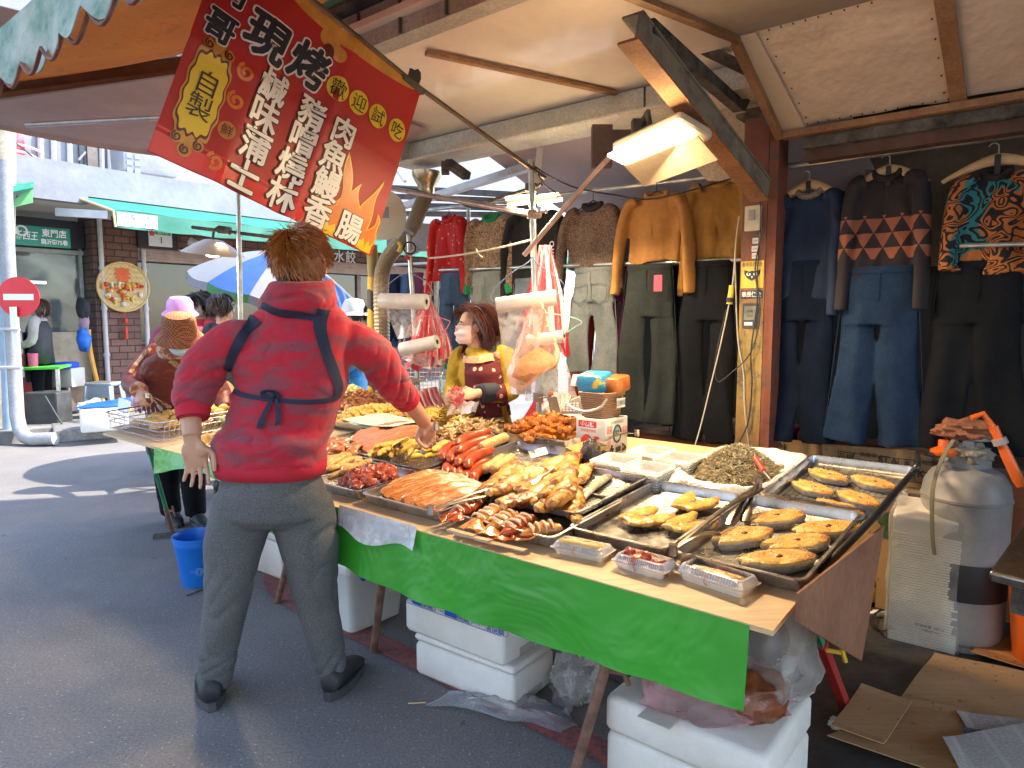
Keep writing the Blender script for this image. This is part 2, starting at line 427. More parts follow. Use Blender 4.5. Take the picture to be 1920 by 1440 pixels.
def so_map(i,j):return(B0.lerp(B1,i)).lerp(T0.lerp(T1,i),j)+ZD*(.010*nz((i*9,j*4,1),1)+.006*nz((i*20,j*9,4),1))
obj('sheet',MB().sheet(so_map,60,24,.004),M_sheet,t,smooth=1)
sn=(B1-B0).normalized().cross((T0-B0).normalized())
def on_soffit(i,j,lift=.012):return(B0.lerp(B1,i)).lerp(T0.lerp(T1,i),j)-ZD*lift
obj('edge_strip',MB().slab(on_soffit(.0,0),on_soffit(.045,0),on_soffit(.03,1),on_soffit(.0,1),.008),mat('pale_edging',(.62,.52,.38),(.7,.6,.45),.5,4),t)
mb=MB()
mb.bar(B0-UD*.012-ZD*.03,T0-UD*.012-ZD*.03,.035,.05);mb.bar(B0-ZD*.035,B1-ZD*.035,.06,.03)
mb.bar(on_soffit(.305,0,.02),on_soffit(.305,1,.02),.06,.012)
obj('batten',mb,M_ply,t)
mb=MB()
for k in range(14):
 for j in(.03,.97):mb.ball(on_soffit(.05+k*.02,j,.009),.004,6,4)
for k in range(6):mb.ball(on_soffit(.052-k*.002,.1+k*.16,.009),.004,6,4);mb.ball(on_soffit(.285,.1+k*.16,.009),.004,6,4)
obj('nail_head',mb,M_dirt,t)['kind']='stuff'
t=thing('eave_panel','grey flat eave panel with cream border sloping towards the street','eave',W(0,2,2.5))
obj('panel',MB().slab(W(-1.14,2.86,2.645),W(3.0,2.86,2.645),W(3.0,-.2,2.177),W(-1.14,-.2,2.177),.03),M_grayp,t)  # outer end lengthened out of view to keep skylight off the clothes
obj('border',MB().slab(W(-1.12,2.85,2.632),W(-1.12,1.0,2.348),W(-.98,1.0,2.348),W(-.98,2.85,2.632),-.008),mat('pale_edging',(1,1,1)),t)
obj('batten',MB().bar(W(-1.15,2.86,2.62),W(-1.15,1.0,2.335),.035,.05),M_ply,t)
t=thing('steel_pillar','flaking red and yellow steel pillar between the food stall and clothes shop','pillar',W(-1.18,3.5,0))
cx=atv(1408,600,3.47);cu,cv=uv(cx)
obj('post',MB().box(W(cu,3.52,1.25),(.125,.10,2.5),(UD,VD,ZD)),M_pilly,t)
obj('side_channel',MB().box(W(cu+.088,3.54,1.2),(.045,.14,2.4),(UD,VD,ZD)),M_pill,t)
obj('top_plate',MB().box(W(cu-.0,3.5,2.46),(.18,.16,.02),(UD,VD,ZD)),M_dirt,t)
so_=MB();PF=lambda x,z,l=.004:W(cu+x,3.47-l,z)
def pbox(mb,x,z,w,h,d):return mb.box(W(cu+x,3.47-d/2,z),(w,d,h),(UD,VD,ZD))
zy=lambda y:atv(1408,y,3.47).z
ob=pbox(MB(),0.0,zy(411),.078,.125,.03)
sk=obj('socket_plate',ob,mat('old_cream_plastic',(.55,.5,.36),(.62,.57,.42),.5),t,bevel=.004)
obj('switch',pbox(MB(),.0,zy(405),.03,.05,.04).xf(Matrix()),mat('grey_switch',(.3,.3,.28)),sk)
st=obj('sticker_yellow',pbox(MB(),0,zy(515),.115,.135,.003),mat('sticker_yellow',(.78,.5,.06),(.8,.54,.08),.4),t)
nav=mat('sticker_navy',(.02,.035,.07));wht=mat('print_white',(.8,.8,.78),None,.5);blk=mat('print_black',(.015,.015,.018),None,.5)
pm=plane_map(PF(0,zy(515),.003),UD,ZD,.001)
pm=lambda a,b,o=PF(0,zy(515),.003):o+UD*a+ZD*b-VD*.0015
mb=MB();put(mb,text_mb('看得見的保全',box=(.105,.022)),lambda a,b:pm(a,b+.052));mb.cur=0
mb.add([pm(x*.001,y*.001)for x,y in[(-42,26),(-20,14),(0,20),(20,14),(42,26),(40,2),(22,-20),(0,-32),(-22,-20),(-40,2)]],[list(range(10))])
obj('sticker_print',mb,nav,st)
mb=MB()
for sx in(-1,1):
 mb.add([pm(sx*.018+.012*cos(k*pi/8),.002+.008*sin(k*pi/8))-VD*.001 for k in range(16)],[list(range(16))])
mb.add([pm(x*.001,y*.001)-VD*.001 for x,y in[(-5,-8),(5,-8),(0,-20)]],[(0,1,2)])
obj('owl_eyes',mb,wht,st)
mb=MB()
for sx in(-1,1):mb.add([pm(sx*.018+.005*cos(k*pi/5),.003+.005*sin(k*pi/5))-VD*.002 for k in range(10)],[list(range(10))])
mb.add([pm(x*.001,y*.001)-VD*.0018 for x,y in[(-36,16),(-4,4),(-4,9),(-30,22)]],[(0,1,2,3)]);mb.add([pm(-x*.001,y*.001)-VD*.0018 for x,y in[(-36,16),(-4,4),(-4,9),(-30,22)]],[(0,1,2,3)])
obj('owl_pupils',mb,nav,st)
st2=obj('sticker_navy_band',pbox(MB(),0,zy(552),.112,.04,.0035),nav,t)
mb=MB();put(mb,text_mb('華辰保全',bold=.02,box=(.10,.03)),lambda a,b:PF(a,zy(552)+b,.0055));obj('band_lettering',mb,wht,st2)
pl=obj('permit_holder',pbox(MB(),0,zy(592),.085,.125,.006),mat('smoky_sleeve',(.05,.05,.05),(.09,.085,.08),.25),t)
obj('permit_card',pbox(MB(),-.004,zy(587),.06,.07,.008),mat('greenish_card',(.14,.15,.12),(.2,.2,.17),.5),pl)
mb=MB();put(mb,text_mb('正章',box=(.03,.014)),lambda a,b:PF(a-.004,zy(583)+b,.0095));put(mb,text_mb('許可',box=(.03,.01)),lambda a,b:PF(a-.004,zy(592)+b,.0095));obj('card_print',mb,mat('dk_green_print',(.02,.06,.03)),pl)
obj('white_label',pbox(MB(),-.01,zy(607),.04,.016,.009),wht,pl)
mb=MB()
for y,w in((452,.03),(467,.035),(480,.03)):pbox(mb,.01,zy(y),w,.028,.003)
lb=obj('price_label',mb,wht,t)
mb=MB()
for y in(452,467,480):put(mb,text_mb('12.85',box=(.022,.008)),lambda a,b:PF(.01+a,zy(y)+b,.0045))
obj('label_print',mb,blk,lb)
t=thing('diagonal_brace','orange and mossy grey steel angle brace rising from the pillar to the canopy','brace',W(cu,3.45,2.07))
b0=atv(1428,358,3.44);
bu=uv(b0)[0];b1=atu(1182,52,bu-.02)
dirb=(b1-b0).normalized();nb=dirb.cross(UD).normalized()
obj('web',MB().bar(b0,b1,.012,.10,nb).xf(Matrix.Translation(UD*.03)),M_brace,t)
obj('flange',MB().bar(b0-nb*(-.05 if nb.z<0 else .05),b1-nb*(-.05 if nb.z<0 else .05),.085,.012,nb),M_orange_edge,t)
obj('upper_flange',MB().bar(b0+nb*(-.05 if nb.z<0 else .05),b1+nb*(-.05 if nb.z<0 else .05),.085,.010,nb),M_brace,t)
t=thing('roof_truss','sooty black angle iron truss behind the diagonal brace','truss',W(cu,3.45,2.4))
q=lambda x,y,v=3.42:atv(x,y,v)
mb=MB().bar(atu(1215,50,bu),q(1385,200),.05,.05).bar(q(1312,110),q(1312,200),.05,.05)
mb.bar(q(1300,165),q(1400,195),.04,.06).bar(q(1250,60,3.2),q(1400,130,3.2),.04,.05)
obj('angle_iron',mb,M_dirt,t)
obj('wall_patch',MB().slab(q(1180,180,3.6),q(1440,180,3.6),q(1440,340,3.6),q(1330,340,3.6),-.02),mat('old_cream_wall',(.45,.38,.27),(.55,.47,.34),.6,8,fine=.3),t)
t=thing('shopfront_beam','sooty steel lintel over the dark clothes shop opening','lintel',W(0,3.5,2.2))
obj('lintel_beam',MB().box(W(.2,3.5,2.285),(2.5,.10,.05),(UD,VD,ZD)),M_dirt,t)
obj('lower_channel',MB().box(W(.2,3.54,2.235),(2.5,.08,.05),(UD,VD,ZD)),mat('brown_steel',(.07,.035,.025),(.14,.07,.05),.7,9),t)
t=thing('shop_room','dim interior walls of the clothes shop behind the hanging garments','room',W(0,5,0))
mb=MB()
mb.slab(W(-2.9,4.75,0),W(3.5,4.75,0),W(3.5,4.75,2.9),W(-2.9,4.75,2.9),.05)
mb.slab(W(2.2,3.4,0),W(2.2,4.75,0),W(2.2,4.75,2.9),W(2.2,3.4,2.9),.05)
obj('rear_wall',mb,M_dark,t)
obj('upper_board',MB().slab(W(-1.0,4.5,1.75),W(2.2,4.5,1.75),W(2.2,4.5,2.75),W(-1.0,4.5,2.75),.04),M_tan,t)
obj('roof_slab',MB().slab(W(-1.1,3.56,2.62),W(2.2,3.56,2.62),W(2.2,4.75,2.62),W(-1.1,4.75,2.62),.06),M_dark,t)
mb=MB()
for k,(a_,b_)in enumerate([(-.35,.05),(.1,.5),(.55,.8),(.9,1.4)]):mb.box(W((a_+b_)/2,4.35,2.12+.04*(k%2)),(b_-a_,.25,.3),(UD,VD,ZD))
cb=obj('stored_carton',mb,mat('old_carton',(.16,.095,.055),(.24,.15,.09),.8,4,fine=.2),t)
mb=MB()
put(mb,text_mb('果菜 NO.5',box=(.3,.06)),lambda a,b:W(.3+a,4.22,2.2+b));put(mb,text_mb('水果',box=(.2,.1)),lambda a,b:W(1.1+a,4.22,2.1+b))
obj('carton_print',mb,mat('faded_red_print',(.25,.06,.04)),cb)
M_lav=mat('lavender_tarp',(.44,.37,.40),(.54,.46,.48),.65,1.5,bump=.35,bscale=2.2,bdist=.06,fine=.06)
t=thing('rear_tarp','pale lavender tarpaulin sheltering the racks of clothes','tarpaulin',W(-2.4,4,2.4))
def rt(i,j):
 u,v=-3.2+2.25*i,3.52+1.5*j
 return W(u,v,2.62-.45*j-.04*sin(pi*j)*abs(sin(u*3))+.012*nz((u*3,v*3,0)))
obj('sheet',MB().sheet(rt,40,24,.004),M_lav,t,smooth=1)
mb=MB()
mb.bar(atv(745,390,4.3),atv(1000,310,3.7),.06,.05);mb.bar(atv(730,300,4.2),atv(760,340,4.2),.03,.03)
obj('aluminium_arm',mb,mat('grey_alu',(.40,.38,.38),(.5,.48,.47),.4,9,metal=.6),t)
obj('hanger_strut',MB().bar(atv(1013,275,3.6),atv(1005,345,3.7),.04,.02),mat('pale_metal',(.6,.58,.56)),t)
t=thing('rafter_frame','row of dark wooden rafters under the tarpaulin behind the red blouse','rafters',W(-2.7,4.6,2.2))
mb=MB()
for k in range(4):mb.bar(atv(735,352+k*16,4.8+.1*k),atv(1010,368+k*12,4.8+.1*k),.07,.05)
obj('rafter',mb,mat('dark_wood',(.07,.05,.045),(.13,.10,.085),.7,9),t)
obj('rear_board',MB().slab(atv(725,415,5.2),atv(1000,430,5.2),atv(1000,475,5.2),atv(725,470,5.2),.02),M_tan,t)
# ================================================================ OUT OF VIEW: buildings added to shape the light on the street
M_conc=mat('pale_render',(.50,.49,.47),(.60,.58,.56),.8,1.5,fine=.15)
def block(name,label,u0,u1,v0,v1,h):
 t=thing(name,label,'building',W((u0+u1)/2,(v0+v1)/2,0))
 obj('wall',MB().box(W((u0+u1)/2,(v0+v1)/2,h/2),(u1-u0,v1-v0,h),(UD,VD,ZD)),M_conc,t)
 obj('roof',MB().box(W((u0+u1)/2,(v0+v1)/2,h+.1),(u1-u0+.3,v1-v0+.3,.2),(UD,VD,ZD)),M_dirt,t)
 n=max(2,int((u1-u0)/1.8))
 for k in range(n):
  for f in range(int(h/3)):
   w_=obj('window',MB().box(W(u0+(k+.5)*(u1-u0)/n,v1+.02,1.7+f*3),(1.0,.06,1.3),(UD,VD,ZD)),mat('dark_pane',(.03,.035,.04),None,.1),t)
   obj('window_frame',MB().box(W(u0+(k+.5)*(u1-u0)/n,v1+.025,1.7+f*3),(1.08,.04,.05),(UD,VD,ZD)),M_rail,w_)
 return t
block('unseen_row','low pale rendered row building added out of view across the market street',-6,9,-12,-6.5,6.0)  # added behind the camera, kept low so skylight reaches the street
t=thing('shade_storeys','unseen upper storeys added above the clothes shop and stall to shade the street','building',W(1.7,6.5,2.8))  # thin unseen block added and sized to keep the sun off the street
obj('wall',MB().box(W(2.55,4.45,6.6),(12.9,1.5,7.5),(UD,VD,ZD)),M_conc,t);obj('roof',MB().box(W(2.55,4.45,10.45),(13.0,1.6,.2),(UD,VD,ZD)),M_dirt,t)
for k in range(6):
 for f in range(2):
  w_=obj('window',MB().box(W(-3.0+k*2.0,3.69,4.7+f*3),(1.2,.06,1.3),(UD,VD,ZD)),mat('dark_pane',(.03,.035,.04),None,.1),t);obj('window_frame',MB().box(W(-3.0+k*2.0,3.675,4.7+f*3),(1.28,.04,.05),(UD,VD,ZD)),M_rail,w_)
# ================================================================ RED BANNER
TR,BR,BL=Y(790,170,3.1),Y(695,480,2.94),Y(278,283,2.2)
EX=(BR-BL).normalized();EN=EX.cross(TR-BR).normalized();EY=EN.cross(EX)
BW,BH=.953,.772
def fold(s,t):
 z=.004*sin(s*9+t*3)
 for c,w,h in((.245,.05,.012),(.50,.035,-.010),(.56,.02,.006)):
  z+=h*math.exp(-((s-c-.05*(t-.4))/w)**2)
 z+=.005*math.exp(-((t-.40)/.02)**2)-.025*(1-t/BH)**2*(s/BW-.5)**2
 return z
def B(s,t,lift=0):return BL+EX*(s+.055*t)+EY*t+EN*(fold(s,t)+lift)
def mk_banner():
 s=NT('glossy_red_vinyl');sep=s.node('SeparateXYZ',Vector=s.node('TexCoord').outputs['UV'])
 col=s.ramp(s.noise(2.5,4),[(.3,(.38,.010,.012)),(.7,(.46,.013,.014))]);s.bump(s.noise(6,3),.15,.02)
 return s.fin(col,.5)
t=thing('banner','tilted red vinyl menu banner with white and navy lettering and a yellow badge','banner',TR)
obj('vinyl',MB().sheet(lambda i,j:B(BW*i,BH*j,0),64,40,.003),mk_banner(),t,smooth=1)
P_scar=mat('scarlet_print',(.62,.012,.01),(.68,.02,.012),.3,3);P_gold=mat('gold_print',(.45,.21,.03),(.62,.33,.06),.35,14)
P_yel=mat('yellow_print',(.75,.55,.03),None,.35);P_or=mat('orange_print',(.62,.14,.015),(.75,.25,.03),.35,9)
P_wh=mat('white_print',(.78,.77,.75),(.84,.83,.81),.35,5);P_blk=mat('black_print',(.02,.012,.012),None,.4);P_nav=mat('navy_print',(.012,.014,.03),None,.4)
P_dkred=mat('brown_print',(.10,.008,.008),None,.35)
def bpoly(mb,pts,lift):
 return mb.add([B(s_,t_,lift)for s_,t_ in pts],[list(range(len(pts)))])
def bstrip(mb,f0,f1,n,lift):
 for k in range(n):
  a,b=k/n,(k+1)/n;mb.quad(B(*f0(a),lift),B(*f0(b),lift),B(*f1(b),lift),B(*f1(a),lift))
def disc(c,r,n=28):return[(c[0]+r*cos(2*pi*k/n),c[1]+r*sin(2*pi*k/n))for k in range(n)]
mb=MB();bstrip(mb,lambda a:(BW*a,.003),lambda a:(BW*a,.074-.02*a),40,.0015);obj('scarlet_band',mb,P_scar,t)
mb=MB();bstrip(mb,lambda a:(BW*a,.086-.02*a),lambda a:(BW*a,.094-.02*a),40,.0012);obj('band_line',mb,P_scar,t)
mb=MB();bstrip(mb,lambda a:(.18+.74*a,BH-.003),lambda a:(.18+.74*a,BH-.012-.055*sin(pi*a)**.6*(.7+.5*a*(1-a))),40,.0015)
bpoly(mb,disc((.455,.70),.032),.0016);bpoly(mb,disc((.525,.675),.03),.0016);bpoly(mb,disc((.49,.69),.035),.0017)
obj('gold_cloud',mb,P_gold,t)
mb=MB();bpoly(mb,disc((.478,.657),.028),.003);obj('gold_knot',mb,P_dkred,t)
def spiral(mb,c,r,lift=.0015,flip=1):
 pts=[((r*(1-.75*k/26))*cos(k*.34*flip+2),(r*(1-.75*k/26))*sin(k*.34*flip+2))for k in range(27)]
 w=.2*r
 for k in range(26):
  (x0,y0),(x1,y1)=pts[k],pts[k+1];f=lambda x,y,q:(c[0]+x*(1+q*w/math.hypot(x,y)),c[1]+y*(1+q*w/math.hypot(x,y)))
  mb.quad(*[B(*f(*a),lift)for a in((x0,y0,-1),(x0,y0,1),(x1,y1,1),(x1,y1,-1))])
mb=MB()
for c in((.204,.396),(.203,.289),(.201,.062)):spiral(mb,c,.03)
obj('swirl_pattern',mb,P_or,t)
mb=MB();bpoly(mb,disc((.204,.18),.03),.0015);o_=obj('fresh_disc',mb,mat('dull_gold_disc',(.5,.2,.03),None,.4),t)
def glyph(mb,ch,s_,t_,size,bold,lift,shear=0):
 g=text_mb(ch,size,0,shear=shear);n=1 if bold<.012 else 14 if bold>.05 else 8;r=bold*size
 for k in range(n+(n>1)):
  dx,dy=(r*cos(2*pi*k/n),r*sin(2*pi*k/n))if k<n and n>1 else(0,0);put(mb,g,lambda a,b:B(s_+a+dx,t_+b+dy,lift+k*.00007))
mb=MB();glyph(mb,'鮮',.204,.18,.043,.01,.0035);obj('fresh_lettering',mb,P_dkred,t)
rows=[('鹹豬肉',.409,(.315,.489,.641),.118),('味噌魚',.30,(.317,.488,.634),.124),('蒲燒鰻',.186,(.318,.478,.642),.124),('士林香腸',.068,(.312,.477,.64,.803),.126)]
ol,fi=MB(),MB()
for chars,t_,ss,sz in rows:
 for ch,s_ in zip(chars,ss):
  glyph(ol,ch,s_,t_,sz,.058,.004);glyph(fi,ch,s_,t_,sz,.026,.0062)
obj('menu_outline',ol,P_blk,t);obj('menu_lettering',fi,P_wh,t)
ol,fi=MB(),MB()
for ch,s_,t_,sz in(('現',.235,.55,.165),('烤',.42,.562,.165),('哥',.079,.485,.11),('阿',.085,.625,.11)):
 glyph(ol,ch,s_,t_,sz,.078,.004,.1);glyph(fi,ch,s_,t_,sz,.036,.0062,.1)
obj('title_outline',ol,P_wh,t);obj('title_lettering',fi,P_nav,t)
mb,m2=MB(),MB()
for ch,s_ in zip('歡迎試吃',(.562,.666,.772,.888)):
 bpoly(mb,disc((s_,.55),.048),.003);glyph(m2,ch,s_,.55,.072,.008,.005)
obj('welcome_disc',mb,P_yel,t);obj('welcome_lettering',m2,P_blk,t)
def badge(k,r):
 a=2*pi*k/96;w=1+.05*sin(a*14)
 x=r*.058*w*cos(a);y=r*.135*w*sin(a);sq=(abs(cos(a))**4+abs(sin(a))**4)**-.25
 return(.098+x*sq,.25+y*sq)
for nm,r,l,m in(('badge_rim',1.18,.002,P_gold),('badge_gap',1.08,.003,P_dkred),('badge',1.0,.004,P_yel)):
 mb=MB();pts=[badge(k,r)for k in range(96)]
 mb.grid(lambda i,j:B(.098+(pts[int(i*96+.5)%96][0]-.098)*(j+.001),.25+(pts[int(i*96+.5)%96][1]-.25)*(j+.001),l),96,8);obj(nm,mb,m,t)
mb=MB()
for yy,sg in((.425,1),(.075,-1)):
 for c,r in(((.098,yy+.02*sg),.024),((.062,yy-.01*sg),.02),((.134,yy-.01*sg),.02),((.098,yy-.012*sg),.026)):
  bpoly(mb,disc(c,r,14),.003);
obj('flourish_pattern',mb,P_gold,t)
mb=MB()
for yy,sg in((.425,1),(.075,-1)):
 for c in((.098,yy+.02*sg),(.062,yy-.01*sg),(.134,yy-.01*sg)):spiral(mb,c,.016,.0045)
obj('curl_pattern',mb,P_dkred,t)
mb=MB();glyph(mb,'自',.098,.292,.088,.006,.0065);glyph(mb,'製',.098,.208,.088,.006,.0065);obj('badge_lettering',mb,P_blk,t)
def tongue(mb,x,y0,h,w,ph,lift,ins=0):
 n=18;L,R=[],[]
 for k in range(n+1):
  f=k/n;cx_=x+.035*sin(f*4+ph)*f;ww=max(.0005,(w*(1-f)**.7*(1+.35*sin(f*9+ph))-ins)/2)
  L.append((cx_-ww,y0+h*f));R.append((cx_+ww,y0+h*f))
 for k in range(n):mb.quad(B(*L[k],lift),B(*R[k],lift),B(*R[k+1],lift),B(*L[k+1],lift))
fl=[(.73,.02,.33,.10,.5),(.80,.02,.24,.11,2.2),(.87,.02,.30,.09,3.6),(.91,.02,.16,.08,5),(.69,.02,.15,.08,4),(.84,.02,.17,.08,1),(.64,.02,.12,.05,2)]
a_,b_=MB(),MB()
for k,f in enumerate(fl):tongue(a_,*f,.0016+k*.00012);tongue(b_,*f,.0026+k*.00012,.012)
obj('flame_edge',a_,P_yel,t);obj('flame',b_,P_or,t)
c_=MB();bpoly(c_,[(.68+.26*k/20,.012+.05*abs(sin(k*1.3)))for k in range(21)]+[(.94,.005),(.68,.005)],.0033);obj('flame_heart',c_,P_yel,t)
rod0,rod1=atv(1000,318,2.95),None
P1=Y(1000,318,3.66)
r0=P1+(P1-TR).normalized()*.10;r1=B(0,BH)+EX*-.1+EY*.02
t2=thing('banner_rod','thin dark rod clamped to the pole top and carrying the red banner','rod',P1)
obj('rod',MB().tube([r0,P1,TR+EY*.012-EN*.01,r1-EN*.01],.011,8),mat('dark_bronze_pipe',(.10,.075,.06),(.16,.12,.09),.35,9,metal=.6),t2,smooth=1)
t3=thing('spring_clamp','black metal clip gripping the top corner of the red banner','clamp',TR)
ck=B(.90,BH)
mb=MB().box(ck+EY*.0-EN*.004,(.13,.022,.03),(EX,EY,EN))
obj('jaw',mb,M_dirt,t3)
obj('thumb_plate',MB().prism([ck+EX*x+EY*y-EN*.01 for x,y in[(-.03,.01),(.035,.01),(.04,.05),(.03,.075),(.01,.08),(-.005,.065),(-.03,.06)]],EN*.006),blk,t3)
# ================================================================ POLES
M_zinc=mat('galvanised_pole',(.36,.38,.36),(.55,.57,.55),.38,14,metal=.75,bump=.1)
M_clamp=mat('clamp_cast',(.25,.2,.16),(.4,.34,.28),.5,12,metal=.6)
def pole(name,label,pts,r,extra=None):
 t=thing(name,label,'pole',pts[0])
 obj('tube',MB().tube(pts,r,12),M_zinc,t,smooth=1)
 for p in extra or[]:
  c=obj('clamp',MB().box(p,(r*3.2,r*3.2,.045),bev=.004).cyl(p+V((0,-r*2.2,0)),p+V((r*4,-r*2.2,.01)),.006,n=8),M_clamp,t)
  obj('wing_nut',MB().cyl(p+V((r*4,-r*2.2,.01)),p+V((r*4.6,-r*2.2,.012)),.013,n=8),M_rail,c)
 return t
pA0,pA1=T(1011,800),Y(995,300,3.66);pA0g=pA0+(pA0-pA1).normalized()*.9
pole('support_pole','galvanised upright pole carrying plastic bag rolls beside the tomato carton',[pA0g,pA0,pA1],.0165,[Y(998,402,3.66),Y(1009,745,3.66)])
pB0,pB1=Y(787,770,4.75),Y(766,440,4.75)
pole('support_pole','grey upright pole with hanging pink bags beside the ribbed duct',[pB0+V((.05,0,-.95)),pB0,pB1],.017,[Y(780,715,4.75)])
pC0,pC1=Y(455,800,4.6),Y(446,330,4.6)
pole('support_pole','slim upright pole holding a shaded lamp behind the man in the red hoodie',[pC0-ZD*.9,pC0,pC1],.016)
def rod(label,pts,r,m=M_zinc,name='rail',cat='rail'):
 return tag(obj(name,MB().tube(pts,r,10),m,smooth=1),label,cat)
rod('brown pipe rail running from the banner to the upright pole',[Y(715,350,5.0),Y(1012,404,3.64)],.016,mat('pinkish_pipe',(.36,.26,.21),(.5,.37,.3),.35,12,metal=.5))
rod('slanted steel pipe arm holding up the bright flood lamp',spline([Y(983,478,3.60),Y(1080,365,3.4),Y(1140,298,3.25),Y(1180,262,3.15),Y(1212,225,3.05)],4),.013,mat('pinkish_pipe',(0,0,0)),'lamp_arm','lamp arm')
rod('upper clothes rail carrying the row of blouses',[atv(785,396,3.66),atv(1385,326,3.66)],.0135,name='clothes_rail',cat='clothes rail')
rod('lower clothes rail carrying jeans behind the vendor',[atv(815,507,3.62),atv(1395,487,3.62)],.0125,name='clothes_rail',cat='clothes rail')
rod('steel clothes rail spanning the dark shop opening',[atv(1465,314,3.64),atv(1990,240,3.64)],.016,name='clothes_rail',cat='clothes rail')
rod('short steel rail crossing the maze patterned sweater',[atv(1800,461,3.50),atv(1990,456,3.5)],.010,name='clothes_rail',cat='clothes rail')
tag(obj('stand_upright',MB().cyl(atv(878,385,3.68),atv(880,640,3.68),.014,n=10),M_zinc,smooth=1),'thin upright of the clothes stand between red and leopard blouses','upright')
tag(obj('cord',MB().tube(arc(Y(805,484,4.6),Y(1000,449,3.66),.015,16),.006,6).tube(arc(Y(893,467,4.1),Y(905,482,4.1),.01,5),.005,5),mat('straw_cord',(.5,.44,.32),(.6,.55,.42),.8,20),smooth=1),'pale straw cord tied between the two bag poles','cord')
M_cab=mat('black_cable',(.012,.012,.012),(.03,.03,.03),.5)
def cable(label,pts,r=.004,m=M_cab,n=5,name='cable'):
 return tag(obj(name,MB().tube(spline(pts,n),r,6),m,smooth=1),label,'cable')
cable('black cable drooping from the pole top towards the flood lamp',[Y(1003,312,3.64),Y(1030,330,3.62),Y(1080,352,3.6),Y(1150,365,3.5),Y(1230,372,3.4),Y(1390,330,3.35)])
cable('black cable hanging from the pole top to the twin lamp',[Y(1003,314,3.64),Y(1020,345,3.64),Y(1040,360,3.66),Y(1046,368,3.7)],.004)
cable('black cable wound along the brown pipe rail',[Y(735,350,4.9),Y(780,356,4.7),Y(815,372,4.5),Y(850,374,4.3),Y(880,388,4.2),Y(930,394,4.0),Y(1000,408,3.7)],.006)
cable('cream extension cable hanging beside the yellow pillar',[atv(1386,405,3.44),atv(1380,450,3.43),atv(1375,520,3.43),atv(1367,570,3.43),atv(1350,650,3.42),atv(1333,720,3.4),atv(1316,790,3.36),atv(1303,835,3.3),atv(1290,870,3.26)],.0034,mat('cream_cable',(.46,.42,.33),None,.5))
cable('cream thin cable running down the yellow pillar face',[atv(1378,480,3.45),atv(1380,560,3.455),atv(1384,640,3.455),atv(1394,700,3.455),atv(1396,760,3.455),atv(1404,842,3.455),atv(1406,900,3.455)],.004,mat('cream_cable',(0,0,0)))
cable('black cable looping from the brace down the pillar',[atv(1424,340,3.43),atv(1426,420,3.45),atv(1420,520,3.45),atv(1425,590,3.44),atv(1408,660,3.43),atv(1370,700,3.42),atv(1345,715,3.42),atv(1342,670,3.42),atv(1362,580,3.43)],.0035)
cable('black cable hanging down the lower pillar',[atv(1430,430,3.44),atv(1416,500,3.45),atv(1420,560,3.45),atv(1408,660,3.44),atv(1410,720,3.44),atv(1403,790,3.44),atv(1385,832,3.44)],.004)
pg=thing('cable_plug','yellow and black inline plug on the cream cable by the pillar','plug',atv(1370,555,3.43))
obj('plug_body',MB().cyl(atv(1372,535,3.43),atv(1368,570,3.43),.012,.016),mat('yellow_plug',(.6,.45,.05)),pg);obj('plug_collar',MB().cyl(atv(1369,558,3.425),atv(1368,566,3.425),.018),blk,pg)
# ================================================================ LAMPS
def area(loc,aim,power,sx,sy,col,x=None):
 l=bpy.data.lights.new('lamp_light','AREA');l.energy=power;l.shape='RECTANGLE';l.size=sx;l.size_y=sy;l.color=col
 o=bpy.data.objects.new('lamp_light',l);COL.objects.link(o)
 z=(V(loc)-V(aim)).normalized();xx=(V(x)-z*V(x).dot(z)).normalized();yy=z.cross(xx)
 o.matrix_world=Matrix.Translation(loc)@Matrix((xx,yy,z)).transposed().to_4x4();return o
LED=emis('warm_led',(1,.78,.46),7);
a,b=Y(1152,303,3.05),Y(1292,243,2.72);lx=(b-a).normalized();ln=(W(-1.2,2.2,.8)-(a+b)/2);ln=(ln-lx*ln.dot(lx)).normalized();ly=ln.cross(lx)
c=(a+b)/2
t=thing('flood_lamp','bright warm LED flood lamp with cream reflector above the food trays','lamp',c)
obj('housing',MB().box(c-ln*.05+ly*(.06 if ly.z<0 else-.06),(.38,.20,.05),(lx,ly,ln),bev=.015),mat('cream_enamel',(.62,.55,.42),(.7,.62,.5),.4,6),t)
dn=ly if ly.z<0 else-ly
obj('reflector',MB().slab(c-lx*.2+dn*.055+ln*.002,c+lx*.2+dn*.055+ln*.002,c+lx*.2+dn*.19+ln*.05,c-lx*.2+dn*.19+ln*.05,.006),mat('warm_white_reflector',(.42,.34,.22),(.48,.40,.27),.45,40),t)
mb=MB()
for k in range(4):mb.box(c+dn*(-.05+.026*k)-ln*.0,(.37,.018,.012),(lx,ly,ln))
obj('led_strip',mb,LED,t)
obj('bracket',MB().tube([c-ln*.06,c-ln*.14-dn*.03,Y(1200,236,3.05)],.012,8).box(Y(1200,236,3.05),(.07,.05,.05)),M_dirt,t)
area(c+ln*.02,W(-1.1,2.2,.8),10.5,.36,.09,(1,.73,.42),lx)
c2=Y(1003,374,3.78)
t=thing('twin_lamp','two glowing LED strip lamps clamped behind the bag pole','lamp',c2)
for k,(p,q_)in enumerate([((948,372),(1004,366)),((952,385),(1000,378)),((1010,368),(1046,364)),((1008,381),(1054,374))]):
 l_=obj('led_bar',MB().bar(Y(*p,3.78+.05*(k%2)),Y(*q_,3.78+.05*(k%2)),.028,.012),LED,t)
obj('lamp_back',MB().slab(Y(950,372,3.88),Y(1052,364,3.88),Y(1052,378,3.92),Y(950,388,3.92),.012),mat('lamp_grey',(.2,.18,.14)),t)
